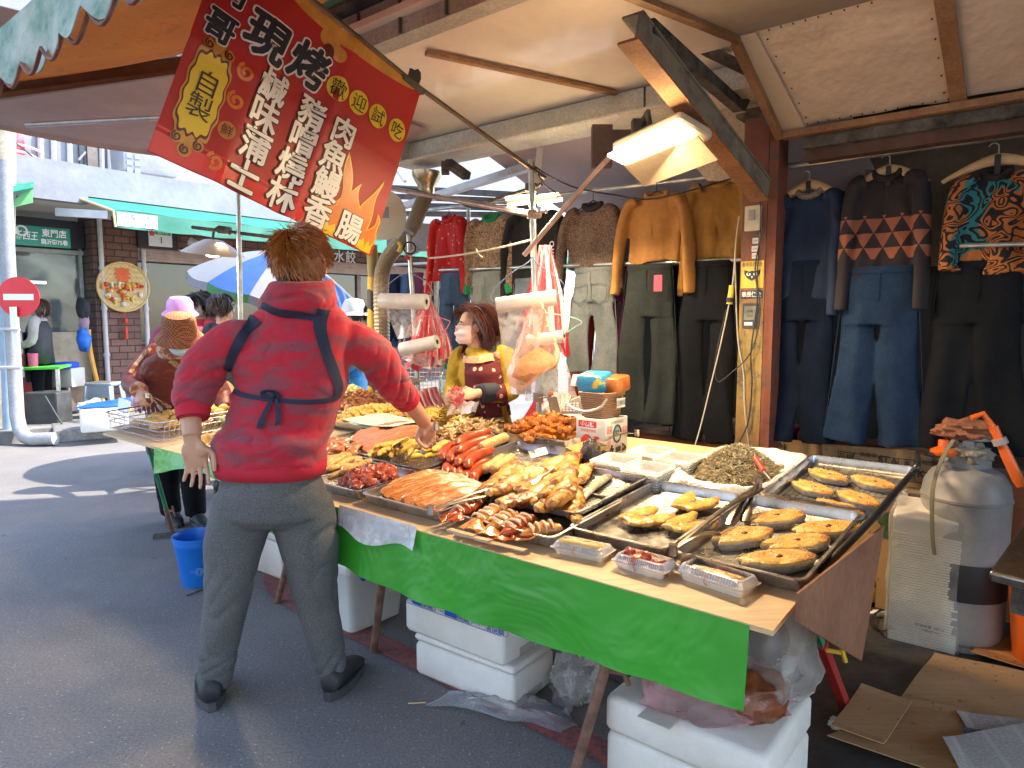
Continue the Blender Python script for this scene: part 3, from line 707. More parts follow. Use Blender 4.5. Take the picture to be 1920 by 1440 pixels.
obj('clamp_arm',MB().tube([Y(1016,345,3.66),Y(990,355,3.75),Y(915,378,3.8)],.010,8).box(Y(995,352,3.74),(.06,.05,.04)),M_dirt,t)
area(c2+V((0,-.05,-.04)),W(-2.2,2.6,.8),8.5,.3,.08,(1,.75,.45),V((1,0,0)))
c3=Y(400,470,4.7)
t=thing('shade_lamp','cream saucer shaped pendant lamp glowing beside the slim pole','lamp',c3)
obj('shade',MB().lathe(c3+V((0,0,0)),[(.03,.075),(.06,.07),(.13,.03),(.20,-.02),(.205,-.024),(.198,-.024),(.125,.024),(.03,.065)],28,axis=V((.12,-.1,1))),mat('cream_shade',(.62,.5,.38),(.7,.58,.45),.4,5),t,smooth=1)
obj('bulb',MB().ball(c3+V((0,0,.0)),(.07,.07,.045),14,8),emis('lamp_bulb',(1,.8,.45),12),t,smooth=1)
obj('hook',MB().tube(spline([c3+V((0,0,.07)),c3+V((.01,0,.13)),c3+V((.05,0,.16)),Y(423,432,4.6),Y(410,428,4.6)],4),.009,6).cyl(Y(360,426,4.6),Y(520,446,4.6),.012,n=8).cyl(Y(410,430,4.6),Y(432,433,4.6),.026,n=10),M_dirt,t,smooth=1)
area(c3+V((0,0,-.03)),W(-3.6,2.4,.7),8,.2,.2,(1,.78,.48),V((1,0,0)))
# ================================================================ BAG ROLLS, HANGERS, BAGS
M_film=film('clear_film',(.93,.92,.90),.30,.15)
M_roll=mat('rolled_film',(.62,.58,.55),(.78,.74,.70),.22,9,bump=.15,bscale=60,Transmission_Weight=.15)
M_pink=film('pink_film',(.80,.16,.2),.36,.3,14)
M_redbag=film('red_film',(.72,.07,.09),.52,.3,14)
M_stripe=mat('pale_pink_stripe',(.75,.38,.36),(.82,.5,.46),.35,9)
def bag_roll(label,a,b,r,film_q=None,group=None):
 a,b=V(a),V(b);ax=(b-a).normalized();L=(b-a).length
 t=thing('bag_roll',label,'bag roll',(a+b)/2,group=group)
 rl=obj('roll',MB().lathe(a,[(r*.35,.01),(r*.35,0),(r*.97,0),(r,.004),(r,L-.004),(r*.97,L),(r*.38,L),(r*.36,L-.02)],24,axis=ax),M_roll,t,smooth=1)
 obj('core',MB().lathe(a,[(r*.34,.0),(r*.34,L+.001),(r*.28,L+.001),(r*.28,L-.05)],16,axis=ax),mat('core_dark',(.06,.05,.045),None,.7),rl)
 if film_q:
  p,q_,s_,w_=map(V,film_q)
  def fn(i,j):
   x=(p.lerp(q_,i)).lerp(w_.lerp(s_,i),j);return x+V((0,1,0))*(.02*sin(i*7+j*2)*j+.012*nz((i*4,j*5,L),1))
  obj('loose_film',MB().grid(fn,14,16),M_film,t,smooth=1)
 return t
def hanger(label,pts,m,r=.0028,name='wire_hanger'):
 return tag(obj(name,MB().tube(spline(pts,4),r,6),m,smooth=1),label,'hanger')
M_blue=mat('blue_wire',(.12,.18,.34),None,.4);M_pinkw=mat('pink_wire',(.75,.25,.3),None,.4);M_green=mat('green_wire',(.25,.5,.38),None,.4)
YA,YB=3.6,4.62
bag_roll('large clear bag roll slung on the pole beside the hanging orange bag',Y(931,573,YA),Y(1043,558,YA-.03),.042,(Y(932,585,YA),Y(1020,578,YA),Y(1000,742,YA),Y(955,738,YA+.03)))
hanger('blue wire hanger holding the large clear bag roll',[Y(930,572,YA),Y(920,552,YA),Y(955,515,YA),Y(990,492,YA),Y(998,482,YA),Y(1006,492,YA),Y(1050,525,YA),Y(1058,540,YA),Y(1045,556,YA)],M_blue)
bag_roll('short clear bag roll poking out behind the orange bag',Y(990,640,YA+.1),Y(1058,630,YA+.04),.034,(Y(985,690,YA+.1),Y(1050,640,YA+.1),Y(1085,752,YA+.1),Y(985,752,YA+.16)))
hanger('mint wire hanger holding the short bag roll',[Y(1000,585,YA+.08),Y(1060,592,YA+.06),Y(1090,603,YA+.05),Y(1080,612,YA+.05),Y(1055,628,YA+.05)],M_green)
bag_roll('clear bag roll slung on the grey pole above the pink bags',Y(714,564,YB),Y(800,566,YB-.1),.052,(Y(722,578,YB),Y(798,580,YB),Y(785,630,YB),Y(745,636,YB+.03)))
hanger('grey wire hanger holding the bag roll above the pink bags',[Y(713,562,YB),Y(716,546,YB),Y(745,520,YB),Y(768,512,YB),Y(800,530,YB),Y(812,550,YB),Y(800,562,YB)],mat('grey_wire',(.25,.27,.3),None,.4))
bag_roll('narrow clear bag roll hanging below the pink bags',Y(753,655,YB),Y(820,641,YB-.1),.047,(Y(757,665,YB),Y(810,660,YB),Y(805,694,YB),Y(752,672,YB+.02)))
hanger('pink wire hanger holding the narrow bag roll',[Y(752,654,YB),Y(770,610,YB),Y(800,592,YB),Y(838,600,YB),Y(842,608,YB),Y(820,640,YB)],M_pinkw)
def bunch(name,label,cat,c,w,h,m,n=7,seed=1,gather=.35,d=.10,parts='bag_sheet'):
 """thin plastic bags hung from one point: several draped sheets"""
 random.seed(seed);t=thing(name,label,cat,c)
 for k in range(n):
  off=rr(-.3,.3)*w;ph=rr(0,6);hh=h*rr(.75,1);ww=w*rr(.55,.9);dd=rr(-d,d)
  def fn(i,j):
   s_=gather+(1-gather)*min(1,j*1.5)
   return V(c)+V(((i-.5)*ww*s_+off*j,dd*j+.03*sin(i*11+ph+j*2)*(.4+j),-hh*j+.02*sin(i*9+ph)*j))
  obj(parts,MB().grid(fn,14,14),m[k%len(m)]if isinstance(m,list)else m,t,smooth=1)
 return t
bunch('plastic_bags','red and white carrier bags bunched behind the large bag roll','plastic bags',Y(1022,460,3.78),.22,.62,[M_redbag,M_pink,M_redbag,M_film],8,3)
bunch('plastic_bags','pink striped carrier bags hanging on the grey pole','plastic bags',Y(798,560,4.75),.26,.50,[M_pink,M_film,M_redbag],7,5)
bunch('plastic_bags','red plastic bags slumped at the foot of the bag pole','plastic bags',Y(1012,752,3.85),.24,.26,[M_redbag,M_pink],6,8)
bunch('plastic_bags','clear plastic bags draped over the rear table corner by the carton','plastic bags',Y(1050,735,3.75),.3,.30,[M_film],5,9)
oc=Y(1012,640,3.50);top=Y(1010,565,3.50)
t=thing('filled_bag','clear bag filled with orange crackers hanging from the pole','bag',oc)
def cone(i,j):
 a=2*pi*i;k=j**.75;w=.01+.145*k
 if j>.72:w*=math.sqrt(max(0,1-((j-.72)/.30)**2))
 return top+V((-.03*j+w*cos(a)*1.05,w*.55*sin(a),-.41*j+.05*cos(a)*(j>.3)*j))+V((1,0,0))*(.012*nz((cos(a)*2,sin(a)*2,j*4),2))
obj('bag',MB().grid(cone,40,30),film('peach_film',(.90,.60,.42),.15,.15,12,.8),t,smooth=1)
def core_(i,j):
 a=2*pi*i;w=.118*math.sin(min(1,j*1.2+.05)*pi*.62)*(1 if j<.8 else max(.05,(1-j)/.2));return top+V((-.03*j+w*cos(a),w*.5*sin(a),-.24-.155*j+.03*cos(a)*j))+V((0,0,.012*nz((cos(a)*3,sin(a)*3,j*6),2)))
obj('crackers',MB().grid(core_,40,20),mat('orange_crackers',(.55,.22,.06),(.75,.38,.13),.6,30,bump=.6),t,smooth=1)
t=thing('striped_bag','red and white striped carrier bag propped against the grey pole','bag',Y(815,785,4.3))
for k in range(5):
 a,b=Y(776+9*k,740-5*k,4.3),Y(810+9*k,786+k,4.2)
 def fn(i,j):return a.lerp(b,j)+V((.03*i-.012*sin(j*3),-.02*k-.02*sin(i*4),.012*sin(j*6+k)))
 obj('stripe',MB().grid(fn,4,10),M_stripe if k%2 else mat('red_stripe',(.6,.08,.08),(.7,.15,.14),.35,9),t,smooth=1)
# ================================================================ DUCT, FUNNEL, DISC, STRIPED POLE
M_duct=mat('ribbed_duct',(.30,.25,.17),(.42,.36,.26),.45,6,metal=.35)
dp=spline([Y(800,362,4.9),Y(790,385,4.9),Y(775,420,4.9),Y(750,455,4.9),Y(724,490,4.9),Y(715,530,4.9),Y(716,620,4.9),Y(718,700,4.9),Y(718,800,4.9)],26)
t=thing('ribbed_duct','beige ribbed flexible drain duct bending down from a metal funnel','duct',dp[-1])
obj('hose',MB().tube(dp,[.052+.005*(k%2)for k in range(len(dp))],16),M_duct,t,smooth=False)
fc=Y(800,358,4.9)
obj('funnel',MB().lathe(fc,[(.055,-.03),(.055,.02),(.085,.07),(.10,.10),(.105,.13),(.098,.13),(.05,.03)],24),mat('tin_funnel',(.5,.42,.25),(.7,.62,.45),.25,7,metal=.9),t,smooth=1)
tag(obj('gutter_bracket',MB().box(Y(858,318,4.6),(.20,.05,.06),(EX,EY,EN)).box(Y(835,315,4.6),(.05,.06,.08)),M_dirt),'sooty gutter bracket under the painted beam by the funnel','bracket')
tag(obj('wall_bracket',MB().box(Y(1128,275,3.5),(.10,.06,.20)).box(Y(1150,255,3.5),(.18,.05,.05)),mat('brown_bracket',(.08,.05,.045),(.13,.09,.08),.6,9)),'brown metal bracket fixed under the beam beside the flood lamp','bracket')
t=thing('round_disc','pale oval enamel disc hung beside the banner edge','disc',Y(717,402,4.5))
obj('plate',MB().lathe(Y(715,402,4.5),[(.005,0),(.15,.0),(.165,.012),(.15,.02),(.005,.02)],32,axis=V((.5,-1,0))),mat('pale_enamel',(.55,.6,.56),(.66,.7,.66),.4,6),t,smooth=1)
obj('dark_label',MB().box(Y(722,398,4.42),(.05,.01,.07)),mat('dk_label',(.2,.25,.27)),t)
t=thing('hazard_pole','yellow and black hazard striped post beside the ribbed duct','post',Z(700,800,0)if False else Y(700,860,5.0))
def mk_haz():
 s=NT('hazard_stripes');w=s.node('TexWave',Vector=s.tc,Scale=2.2,_bands_direction='DIAGONAL');c=s.ramp(w.outputs[0],[(.49,(.02,.02,.02)),(.51,(.62,.36,.03))],True);return s.fin(c,.6)
obj('post',MB().cyl(Y(700,900,5.0),Y(700,520,5.0),.042),mk_haz(),t,smooth=1)
obj('upper_post',MB().cyl(Y(700,520,5.0),Y(697,460,5.0),.040),mat('mossy_yellow',(.35,.28,.08),(.25,.22,.12),.8,9),t,smooth=1)
t=thing('clamp_cluster','tangle of yellow clamps and cables at the grey pole top','clamp',Y(768,460,4.7))
mb=MB().bar(Y(745,420,4.7),Y(775,440,4.7),.03,.02).bar(Y(745,445,4.7),Y(760,425,4.7),.02,.02).bar(Y(760,480,4.7),Y(785,468,4.7),.03,.03)
obj('bracket',mb,M_rail,t);obj('yellow_grip',MB().tube([Y(748,454,4.66),Y(752,462,4.66),Y(748,473,4.66)],.014,8),mat('yellow_plug',(0,0,0)),t,smooth=1)
obj('red_grip',MB().tube([Y(760,480,4.66),Y(768,486,4.66)],.013,8),mat('red_grip',(.5,.02,.03)),t,smooth=1)
obj('wire_loop',MB().tube([Y(768,465,4.65)+V((.04*cos(k*.5),0,.04*sin(k*.5)))for k in range(26)],.005,6),M_cab,t,smooth=1)
# ================================================================ TABLES
def cloth_green():
 s=NT('green_vinyl_cloth');c=s.ramp(s.noise(1.4,4),[(.3,(.032,.27,.02)),(.7,(.05,.38,.03))]);c=s.mix(1,c,s.ramp(s.noise(2.2,3,.5),[(.30,.86),(.6,1.0)]),'MULTIPLY')
 sc=s.ramp(s.noise(14,6,.8,dist=2),[(.66,0.0),(.74,.35)]);c=s.mix(sc,c,(.12,.42,.12))
 s.bump(s.math('ADD',s.noise(2.2,3,dist=1.2),s.math('MULTIPLY',s.noise(6,3),.12)),.4,.05);return s.fin(c,.4)
M_cloth=cloth_green()
def wood():
 s=NT('plywood');mp=s.node('Mapping',Vector=s.tc,Rotation=(0,0,A));s.set(mp.inputs['Scale'],(2,30,30))
 c=s.ramp(s.noise(1.5,6,.7,vec=mp.outputs[0],dist=.6),[(.3,(.50,.34,.17)),(.7,(.66,.48,.27))])
 st=s.ramp(s.noise(9,5,.7),[(.62,1.0),(.8,.55)]);return s.fin(s.mix(1,c,st,'MULTIPLY'),.6)
M_wood=wood()
M_legr=mat('rusty_leg',(.13,.06,.04),(.25,.13,.08),.75,20,bump=.4,fine=.3)
M_legg=mat('green_leg',(.02,.16,.07),(.04,.25,.12),.45,12)
M_redleg=mat('red_leg',(.36,.02,.02),(.45,.04,.035),.45,10,fine=.2)
M_yel=mat('yellow_wing_nut',(.7,.42,.03),None,.4)
def wing(mb,p,s=1):
 p=V(p);mb.cyl(p,p+V((.05,-.02,.0))*s,.008,n=8);e=p+V((.055,-.022,0))*s
 mb.tube([e+V((-.005,0,.035))*s,e,e+V((.012,0,-.035))*s],.008,6);return mb
def table(name,label,u0,u1,v0,v1,legs):
 t=thing(name,label,'stall table',W((u0+u1)/2,(v0+v1)/2,0))
 obj('table_top',MB().slab(tz(u0,v0,-.045),tz(u1,v0,-.045),tz(u1,v1,-.045),tz(u0,v1,-.045),-.014),M_wood,t)
 for k,(f,kn,top,m0,m1,fr)in enumerate(legs):
  f,top=V(f),V(top);mid=f.lerp(top,fr)
  l=obj('leg',MB().cyl(f,mid,.0165,n=10),m0,t,smooth=1)
  obj('inner_tube',MB().cyl(mid-(top-f).normalized()*.05,top,.0125,n=10),m1,l,smooth=1)
  obj('wing_nut',wing(MB(),mid-(top-f).normalized()*.02),M_legr,l,smooth=1)
 return t
Lg=lambda px,py,tu,tv,fr=.62:(Z(px,py,0),0,tz(tu,tv,-.06),M_legr,M_legg,fr)
t=table('food_table','long plywood stall table draped in bright green cloth and covered in food trays',-2.72,-.5,1.565,3.12,[Lg(700,1222,-2.02,1.72,.72),Lg(520,1130,-2.62,1.75,.66),Lg(1062,1500,-.95,1.72,.60),Lg(1295,1500,-.90,1.85,.52)])
rl=Z(1585,1325,0);rtop=tz(-.60,2.0,-.06);rmid=hit(1543,1180,rl,(rtop-rl).cross(V((1,0,0))).cross(rtop-rl))if False else rl.lerp(rtop,.5)
l=obj('leg',MB().bar(rl,rmid,.034,.034),M_redleg,t,bevel=.002);obj('inner_tube',MB().bar(rmid,rtop,.022,.022),M_legg,l);obj('wing_nut',wing(MB(),rmid-ZD*.02+V((.015,0,0)),.9),M_yel,l,smooth=1)
def skirt(u0,u1,v,zb,amp,seed,zt=None):
 def fn(i,j):
  u=u0+(u1-u0)*i;top=tz(u,v+.012,-.050);h=top.z-zb(u)
  top.z+=zt or 0;h+=zt or 0;w=amp*sin(u*5+seed)*j+.006*nz((u*9,j*3,seed),1)*j+.008*sin(u*23+3*nz((u*2,0,seed),1))*j*j
  return W(u,v-.004-.015*j+w,top.z-h*j)
 return fn
zc=lambda u:.50-.012*sin(u*3.1)+.035*max(0,(-1.95-u))+(.012*max(0,u+.75)/.2 if u>-.75 else 0)
obj('cloth',MB().sheet(skirt(-2.74,-.555,1.57,zc,.006,1),90,14,.002),M_cloth,t,smooth=1)
obj('end_flap',MB().prism([atu(*p,-.43)for p in((1492,1112),(1655,985),(1612,1238),(1490,1165))],UD*.006),mat('brown_board',(.19,.075,.035),(.29,.13,.065),.7,4,fine=.25),t)
mb=MB()
for a,b,w in(((842,993),(890,1006),.03),((855,1000),(920,1014),.02),((895,1011),(985,1032),.012)):
 p,q=atv(*a,1.56),atv(*b,1.56);mb.bar(p,q,.022,w*.25,ZD)
obj('card_shim',mb,mat('card_edge',(.45,.30,.16),(.55,.4,.24),.8,20),t)
t=table('side_table','second stall table with green cloth holding the wire basket and fried snacks',-4.72,-2.76,1.66,3.2,[Lg(325,1002,-4.3,1.75,.3)])
obj('cloth',MB().sheet(skirt(-3.98,-2.76,1.665,lambda u:.63+.05*sin(u*5),.012,4),40,10,.002),M_cloth,t,smooth=1)
obj('foot_pad',MB().box(Z(322,1003,.012),(.22,.05,.024),(V((.95,.3,0)),V((-.3,.95,0)),ZD)),M_dirt,t)
# ================================================================ TRAYS
def steel(name,perf=False,grease=.3):
 s=NT(name);c=s.ramp(s.noise(7,5,.7),[(.35,(.38,.36,.33)),(.7,(.60,.58,.54))])
 g=s.ramp(s.noise(9,6,.75,dist=.8),[(.55,0.0),(.72,grease)]);c=s.mix(g,c,(.22,.11,.035))
 r=s.ramp(s.noise(15,4),[(.3,.2),(.7,.42)]);met=.9
 if perf:
  mp=s.node('Mapping',Vector=s.tc);s.set(mp.inputs['Scale'],(48,48,48))
  sp=s.node('SeparateXYZ',Vector=mp.outputs[0]);fx=s.math('SUBTRACT',s.math('FRACT',sp.outputs[0]),.5);fy=s.math('SUBTRACT',s.math('FRACT',sp.outputs[1]),.5)
  d=s.math('ADD',s.math('MULTIPLY',fx,fx),s.math('MULTIPLY',fy,fy));h=s.ramp(d,[(.045,1.0),(.06,0.0)])
  up=s.node('SeparateXYZ',Vector=s.node('NewGeometry').outputs['Normal']).outputs[2]
  h=s.math('MULTIPLY',h,s.ramp(up,[(.9,0.0),(.95,1.0)]));c=s.mix(h,c,(.02,.018,.015))
 s.bump(s.noise(5,3),.08,.02)
 return s.fin(c,r,met)
M_tray=steel('steel_tray');M_trayp=steel('perforated_tray',True,.45)
def rrect(u0,u1,v0,v1,r,d,n=5):
 out=[]
 for cx_,cy_,a0 in((u1-r,v1-r,0),(u0+r,v1-r,pi/2),(u0+r,v0+r,pi),(u1-r,v0+r,3*pi/2)):
  for k in range(n+1):
   a=a0+k*pi/2/n;out.append((cx_+r*cos(a),cy_+r*sin(a),d))
 return out
def tray(label,u0,u1,v0,v1,dz=0.0,h=.042,m=None,r=.028,lip=.008,name='steel_tray',group='steel trays of cooked food',tilt=(0,0),ang=0):
 cu_,cv_=(u0+u1)/2,(v0+v1)/2;a,b=(u1-u0)/2,(v1-v0)/2;i=.012
 R=lambda x,d,rr_:rrect(-a+x,a-x,-b+x,b-x,rr_,d)
 rings=[R(i+lip,-h,r*.7),R(i*.4+lip,-h*.75,r*.9),R(lip,-.004,r),R(0,-.004,r+lip),R(0,.0,r+lip),R(lip+.001,.0,r),R(i*.4+lip+.001,-h*.72,r*.9),R(i+lip+.004,-h+.002,r*.7)]
 mb=MB().loft([[V(p)for p in ring]for ring in rings])
 o=obj(name,mb,m or M_tray,world=0,smooth=1,angle=50)
 o.location=tz(cu_,cv_,dz);zz=TX.cross(TY);M=Matrix((TX,TY,zz)).transposed()
 o.rotation_euler=(M@Matrix.Rotation(tilt[0],3,'X')@Matrix.Rotation(tilt[1],3,'Y')@Matrix.Rotation(ang,3,'Z')).to_euler()
 tag(o,label,'tray',group);return o
TR_ROT=Matrix((TX,TY,TX.cross(TY))).transposed()
def ta(p,q):d=T(*q)-T(*p);return math.atan2(d.dot(TY),d.dot(TX)),d.length,T(*p).lerp(T(*q),.5)
def trot(a=0,tx=0,ty=0):return(TR_ROT@Matrix.Rotation(a,3,'Z')@Matrix.Rotation(tx,3,'X')@Matrix.Rotation(ty,3,'Y')).to_euler()
tray('steel tray of six sesame salmon steaks at the plywood table corner',-.865,-.49,1.765,2.385,.0)
tray('perforated steel tray of salmon steaks next to the carton wall',-.835,-.435,2.40,3.02,.005,m=M_trayp)
tray('greasy steel tray of three butterflied fish fillets',-1.225,-.875,1.765,2.375,.0)
tray('steel tray heaped with dried anchovies under a plastic liner',-1.195,-.845,2.42,3.0,.0)
tray('steel tray of glazed squid and grilled spread fish',-1.665,-1.20,1.655,2.10,.0)
tray('perforated tray holding one long silver fish',-1.66,-1.235,1.84,2.345,.018,h=.03,m=M_trayp)
tray('wide steel tray of roast pork strips wrapped in film',-2.115,-1.675,1.635,2.22,.0)
tray('steel tray of thick sausages and crusted meat rolls',-2.11,-1.66,2.225,2.62,.004,h=.05)
tray('film lined steel tray of spicy red wing pieces',-2.32,-1.80,2.60,3.02,.035,h=.055)
tray('steel tray heaped with pale mushroom slices',-2.66,-2.235,2.40,2.86,.01)
tray('steel tray of yellow shredded noodles',-2.98,-2.66,2.55,3.05,.015)
tray('shallow tray of yellow fried finger rolls',-2.66,-2.13,1.985,2.385,.006,h=.03,m=M_trayp)
tray('tray of golden rolls and red meat chunks',-2.72,-2.125,1.64,1.975,.0)
tray('tray of long red roast pork slabs',-3.06,-2.56,2.03,2.62,.004)
tray('tray of fried chicken pieces beside a folded newspaper',-3.12,-2.68,2.66,3.1,.01)
tray('tray of small golden popcorn nuggets',-3.62,-3.12,2.45,3.0,.01)
tray('tray of dark brown crispy bits',-3.92,-3.5,2.62,3.1,.02)
tray('tray of round yellow green dumplings',-4.3,-3.72,2.7,3.2,.03)
tray('steel tray of orange fritters by the red hoodie',-3.75,-3.2,1.72,2.2,.005)
# ================================================================ FOOD
def food(name,a,b,c=None,rough=.35,scale=30,bump=.6,char=None,cs=18,ct=.62):
 s=NT(name);col=s.ramp(s.noise(scale,5,.65),[(.3,a),(.55,b)]+([(.75,c)]if c else[]))
 if char:col=s.mix(s.ramp(s.noise(cs,5,.7,dist=.6),[(ct-.06,0.0),(ct+.08,.9)]),col,char)
 s.bump(s.noise(scale*2.2,4,.65),bump,.006);return s.fin(col,rough,Specular_IOR_Level=.6)
F_sal=food('grilled_salmon',(.66,.27,.04),(.78,.45,.10),(.82,.62,.26),.22,30,.9,(.34,.08,.012),15,.59)
F_skin=food('fish_skin',(.20,.17,.14),(.42,.36,.3),(.55,.5,.44),.35,60,.5)
F_fil=food('grilled_fillet',(.62,.27,.045),(.74,.42,.10),(.80,.60,.28),.22,20,.5,(.42,.12,.02),12,.57)
F_char=food('charred_belly',(.03,.025,.02),(.25,.18,.13),(.5,.42,.34),.5,60,.9)
F_fish=food('roast_fish',(.48,.18,.03),(.64,.32,.07),(.74,.50,.19),.24,26,1.0,(.12,.03,.010),19,.525)
F_squid=food('glazed_squid',(.30,.03,.012),(.48,.09,.02),(.60,.20,.05),.16,20,.5,(.10,.01,.006),16,.6)
F_squid2=food('orange_squid',(.52,.15,.03),(.64,.27,.06),(.7,.4,.14),.18,20,.4,(.25,.03,.01),12,.57)
F_mayo=mat('pale_glaze_cut',(.78,.60,.34),(.85,.7,.45),.3,30)
F_saus=food('red_sausage',(.30,.035,.012),(.42,.07,.02),(.50,.12,.035),.2,25,.35,(.62,.26,.10),60,.70)
F_roll=food('crusted_roll',(.42,.22,.07),(.60,.38,.14),(.72,.52,.24),.4,55,1.0)
F_yel=food('yellow_fry',(.60,.33,.04),(.74,.48,.07),(.80,.58,.16),.4,30,.7)
F_gold=food('golden_roll',(.58,.28,.06),(.70,.42,.11),(.78,.54,.2),.35,28,.7)
F_redm=food('red_meat',(.32,.04,.02),(.48,.10,.05),(.60,.22,.13),.22,26,.8)
F_spicy=food('spicy_wing',(.40,.09,.012),(.58,.20,.025),(.66,.33,.06),.22,22,.8,(.25,.03,.008),14,.6)
F_slice=food('mushroom_slice',(.52,.33,.14),(.66,.47,.24),(.74,.60,.36),.4,24,.5,(.25,.14,.05),30,.68)
F_brown=food('brown_bits',(.28,.09,.02),(.44,.18,.05),(.56,.30,.11),.35,30,.9)
F_nug=food('nugget',(.66,.36,.05),(.78,.50,.10),(.82,.62,.24),.4,30,.7)
F_green=food('dumpling',(.62,.50,.10),(.66,.62,.22),(.78,.74,.44),.35,14,.4)
def pork_mat():
 s=NT('roast_pork_belly');mp=s.node('Mapping',Vector=s.tc);s.set(mp.inputs['Scale'],(3,24,16))
 n=s.noise(1.6,5,.6,vec=mp.outputs[0],dist=.5)
 c=s.ramp(n,[(.30,(.34,.08,.02)),(.42,(.58,.25,.08)),(.50,(.42,.12,.03)),(.58,(.66,.38,.16)),(.66,(.36,.09,.025)),(.75,(.62,.30,.11))])
 c=s.mix(s.ramp(s.noise(90,3),[(.55,0.0),(.7,.5)]),c,(.25,.09,.03));s.bump(s.noise(40,5),.6,.006);return s.fin(c,.25)
F_pork=pork_mat()
def slab_mat():
 s=NT('char_pork_slab');mp=s.node('Mapping',Vector=s.tc);s.set(mp.inputs['Scale'],(3,60,30))
 c=s.ramp(s.noise(1.4,5,.65,vec=mp.outputs[0],dist=.6),[(.3,(.26,.05,.02)),(.48,(.50,.17,.06)),(.62,(.60,.32,.16)),(.75,(.36,.08,.03))])
 s.bump(s.noise(45,5),.8,.006);return s.fin(c,.25)
F_slab=slab_mat()
M_sesame=mat('sesame_seed',(.72,.58,.34),(.82,.70,.48),.5,60)
def almond(L,Wd,notch=.0):
 out=[]
 for k in range(36):
  a=2*pi*k/36;x=cos(a);y=sin(a)*(1-.28*x*x)*(1+.12*x)
  if notch and abs(a-pi)<.5:x+=notch*(1-abs(a-pi)/.5)
  out.append((x*L/2,y*Wd/2))
 return out
def salmon(seed,L=.235,Wd=.105,th=.028):
 random.seed(seed);ol=almond(L,Wd,(.30,.5,.16)[seed%3]);t=thing('salmon_steak',None,None)
 ring=lambda f,z:[V((x*f+.002*nz((x*40,y*40,z*50),1,seed),y*f,z+.004*nz((x*25*f,y*25*f,0),1,seed+3)))for x,y in ol]
 obj('skin',MB().loft([ring(.90,0),ring(.97,th*.3),ring(1.0,th*.7),ring(.99,th*.92)]),F_skin,t,world=0,smooth=1)
 mb=MB().loft([ring(1.0,th*.86),ring(.985,th*1.02),ring(.93,th*1.14),ring(.75,th*1.2),ring(.5,th*1.16),ring(.25,th*1.12),ring(.06,th*1.05)],cap=True)
 obj('flesh',mb,F_sal,t,world=0,smooth=1)
 obj('bone_hole',MB().ball((.012,.003,th*1.12),(.011,.006,.004),10,6),mat('bone_hole',(.13,.03,.012),(.26,.08,.03),.3,60),t,world=0,smooth=1)
 mb=MB()
 for _ in range(110):
  x,y=rr(-.42,.42)*L,rr(-.38,.38)*Wd;a=rr(0,6)
  mb.ball((x,y,th*1.17+.002),(.0026,.0017,.0012),6,4,ax=(V((cos(a),sin(a),0)),V((-sin(a),cos(a),0)),ZD))
 o=obj('sesame',mb,M_sesame,t,world=0);o['kind']='stuff';return t
SAL=[salmon(1),salmon(2),salmon(3)]
bpy.context.view_layer.update()
def settle(o,p,rot,label,cat,group,k):
 o.location=p;o.rotation_euler=rot;tag(o,label,cat,group)
gs='sesame salmon steaks in the two corner trays'
s1=[((1452,968),.25,'salmon steak at the back of the front salmon tray, beside the tongs'),((1548,988),.15,'salmon steak touching the black tray edge with long tail notch'),((1392,1002),.38,'salmon steak lying beside the tongs with loose sesame in front'),((1490,1015),.22,'salmon steak in the middle of the front salmon tray'),((1455,1045),.08,'salmon steak at the front wall of its tray, darkest crust')]
s2=[((1552,887),-.75,'salmon steak at the far wall of the perforated tray'),((1522,910),-.72,'salmon steak beside the anchovy liner in the perforated tray'),((1636,900),-.7,'salmon steak beside the black gas hose'),((1608,930),-.85,'salmon steak with pink bone hole beside the tray divider'),((1568,946),-.5,'salmon steak half hidden behind the front salmon tray')]
for k,((px,py),a,lb)in enumerate(s1+s2):
 p=T(px,py,-.010 if k<5 else-.005)-ZD*.028;o=SAL[k%3]
 if k<3:settle(o,p,trot(a+.70),lb,'salmon steak',gs,k)
 else:dup(o,p,trot(a+(.70 if k<5 else .15)),lb,gs,.86 if k>=5 else None)
 if k<3:tag(o,lb,'salmon steak',gs)
mb=MB()
for _ in range(330):
 p=tz(rr(-.83,-.62),1.80+abs(random.gauss(0,.12)),-.038);a=rr(0,6)
 mb.ball(p,(.0028,.0018,.0014),6,4,ax=(TX*cos(a)+TY*sin(a),TY*cos(a)-TX*sin(a),ZD))
tag(obj('loose_sesame',mb,M_sesame),'loose white sesame seeds scattered on the salmon tray','sesame',kind='stuff')
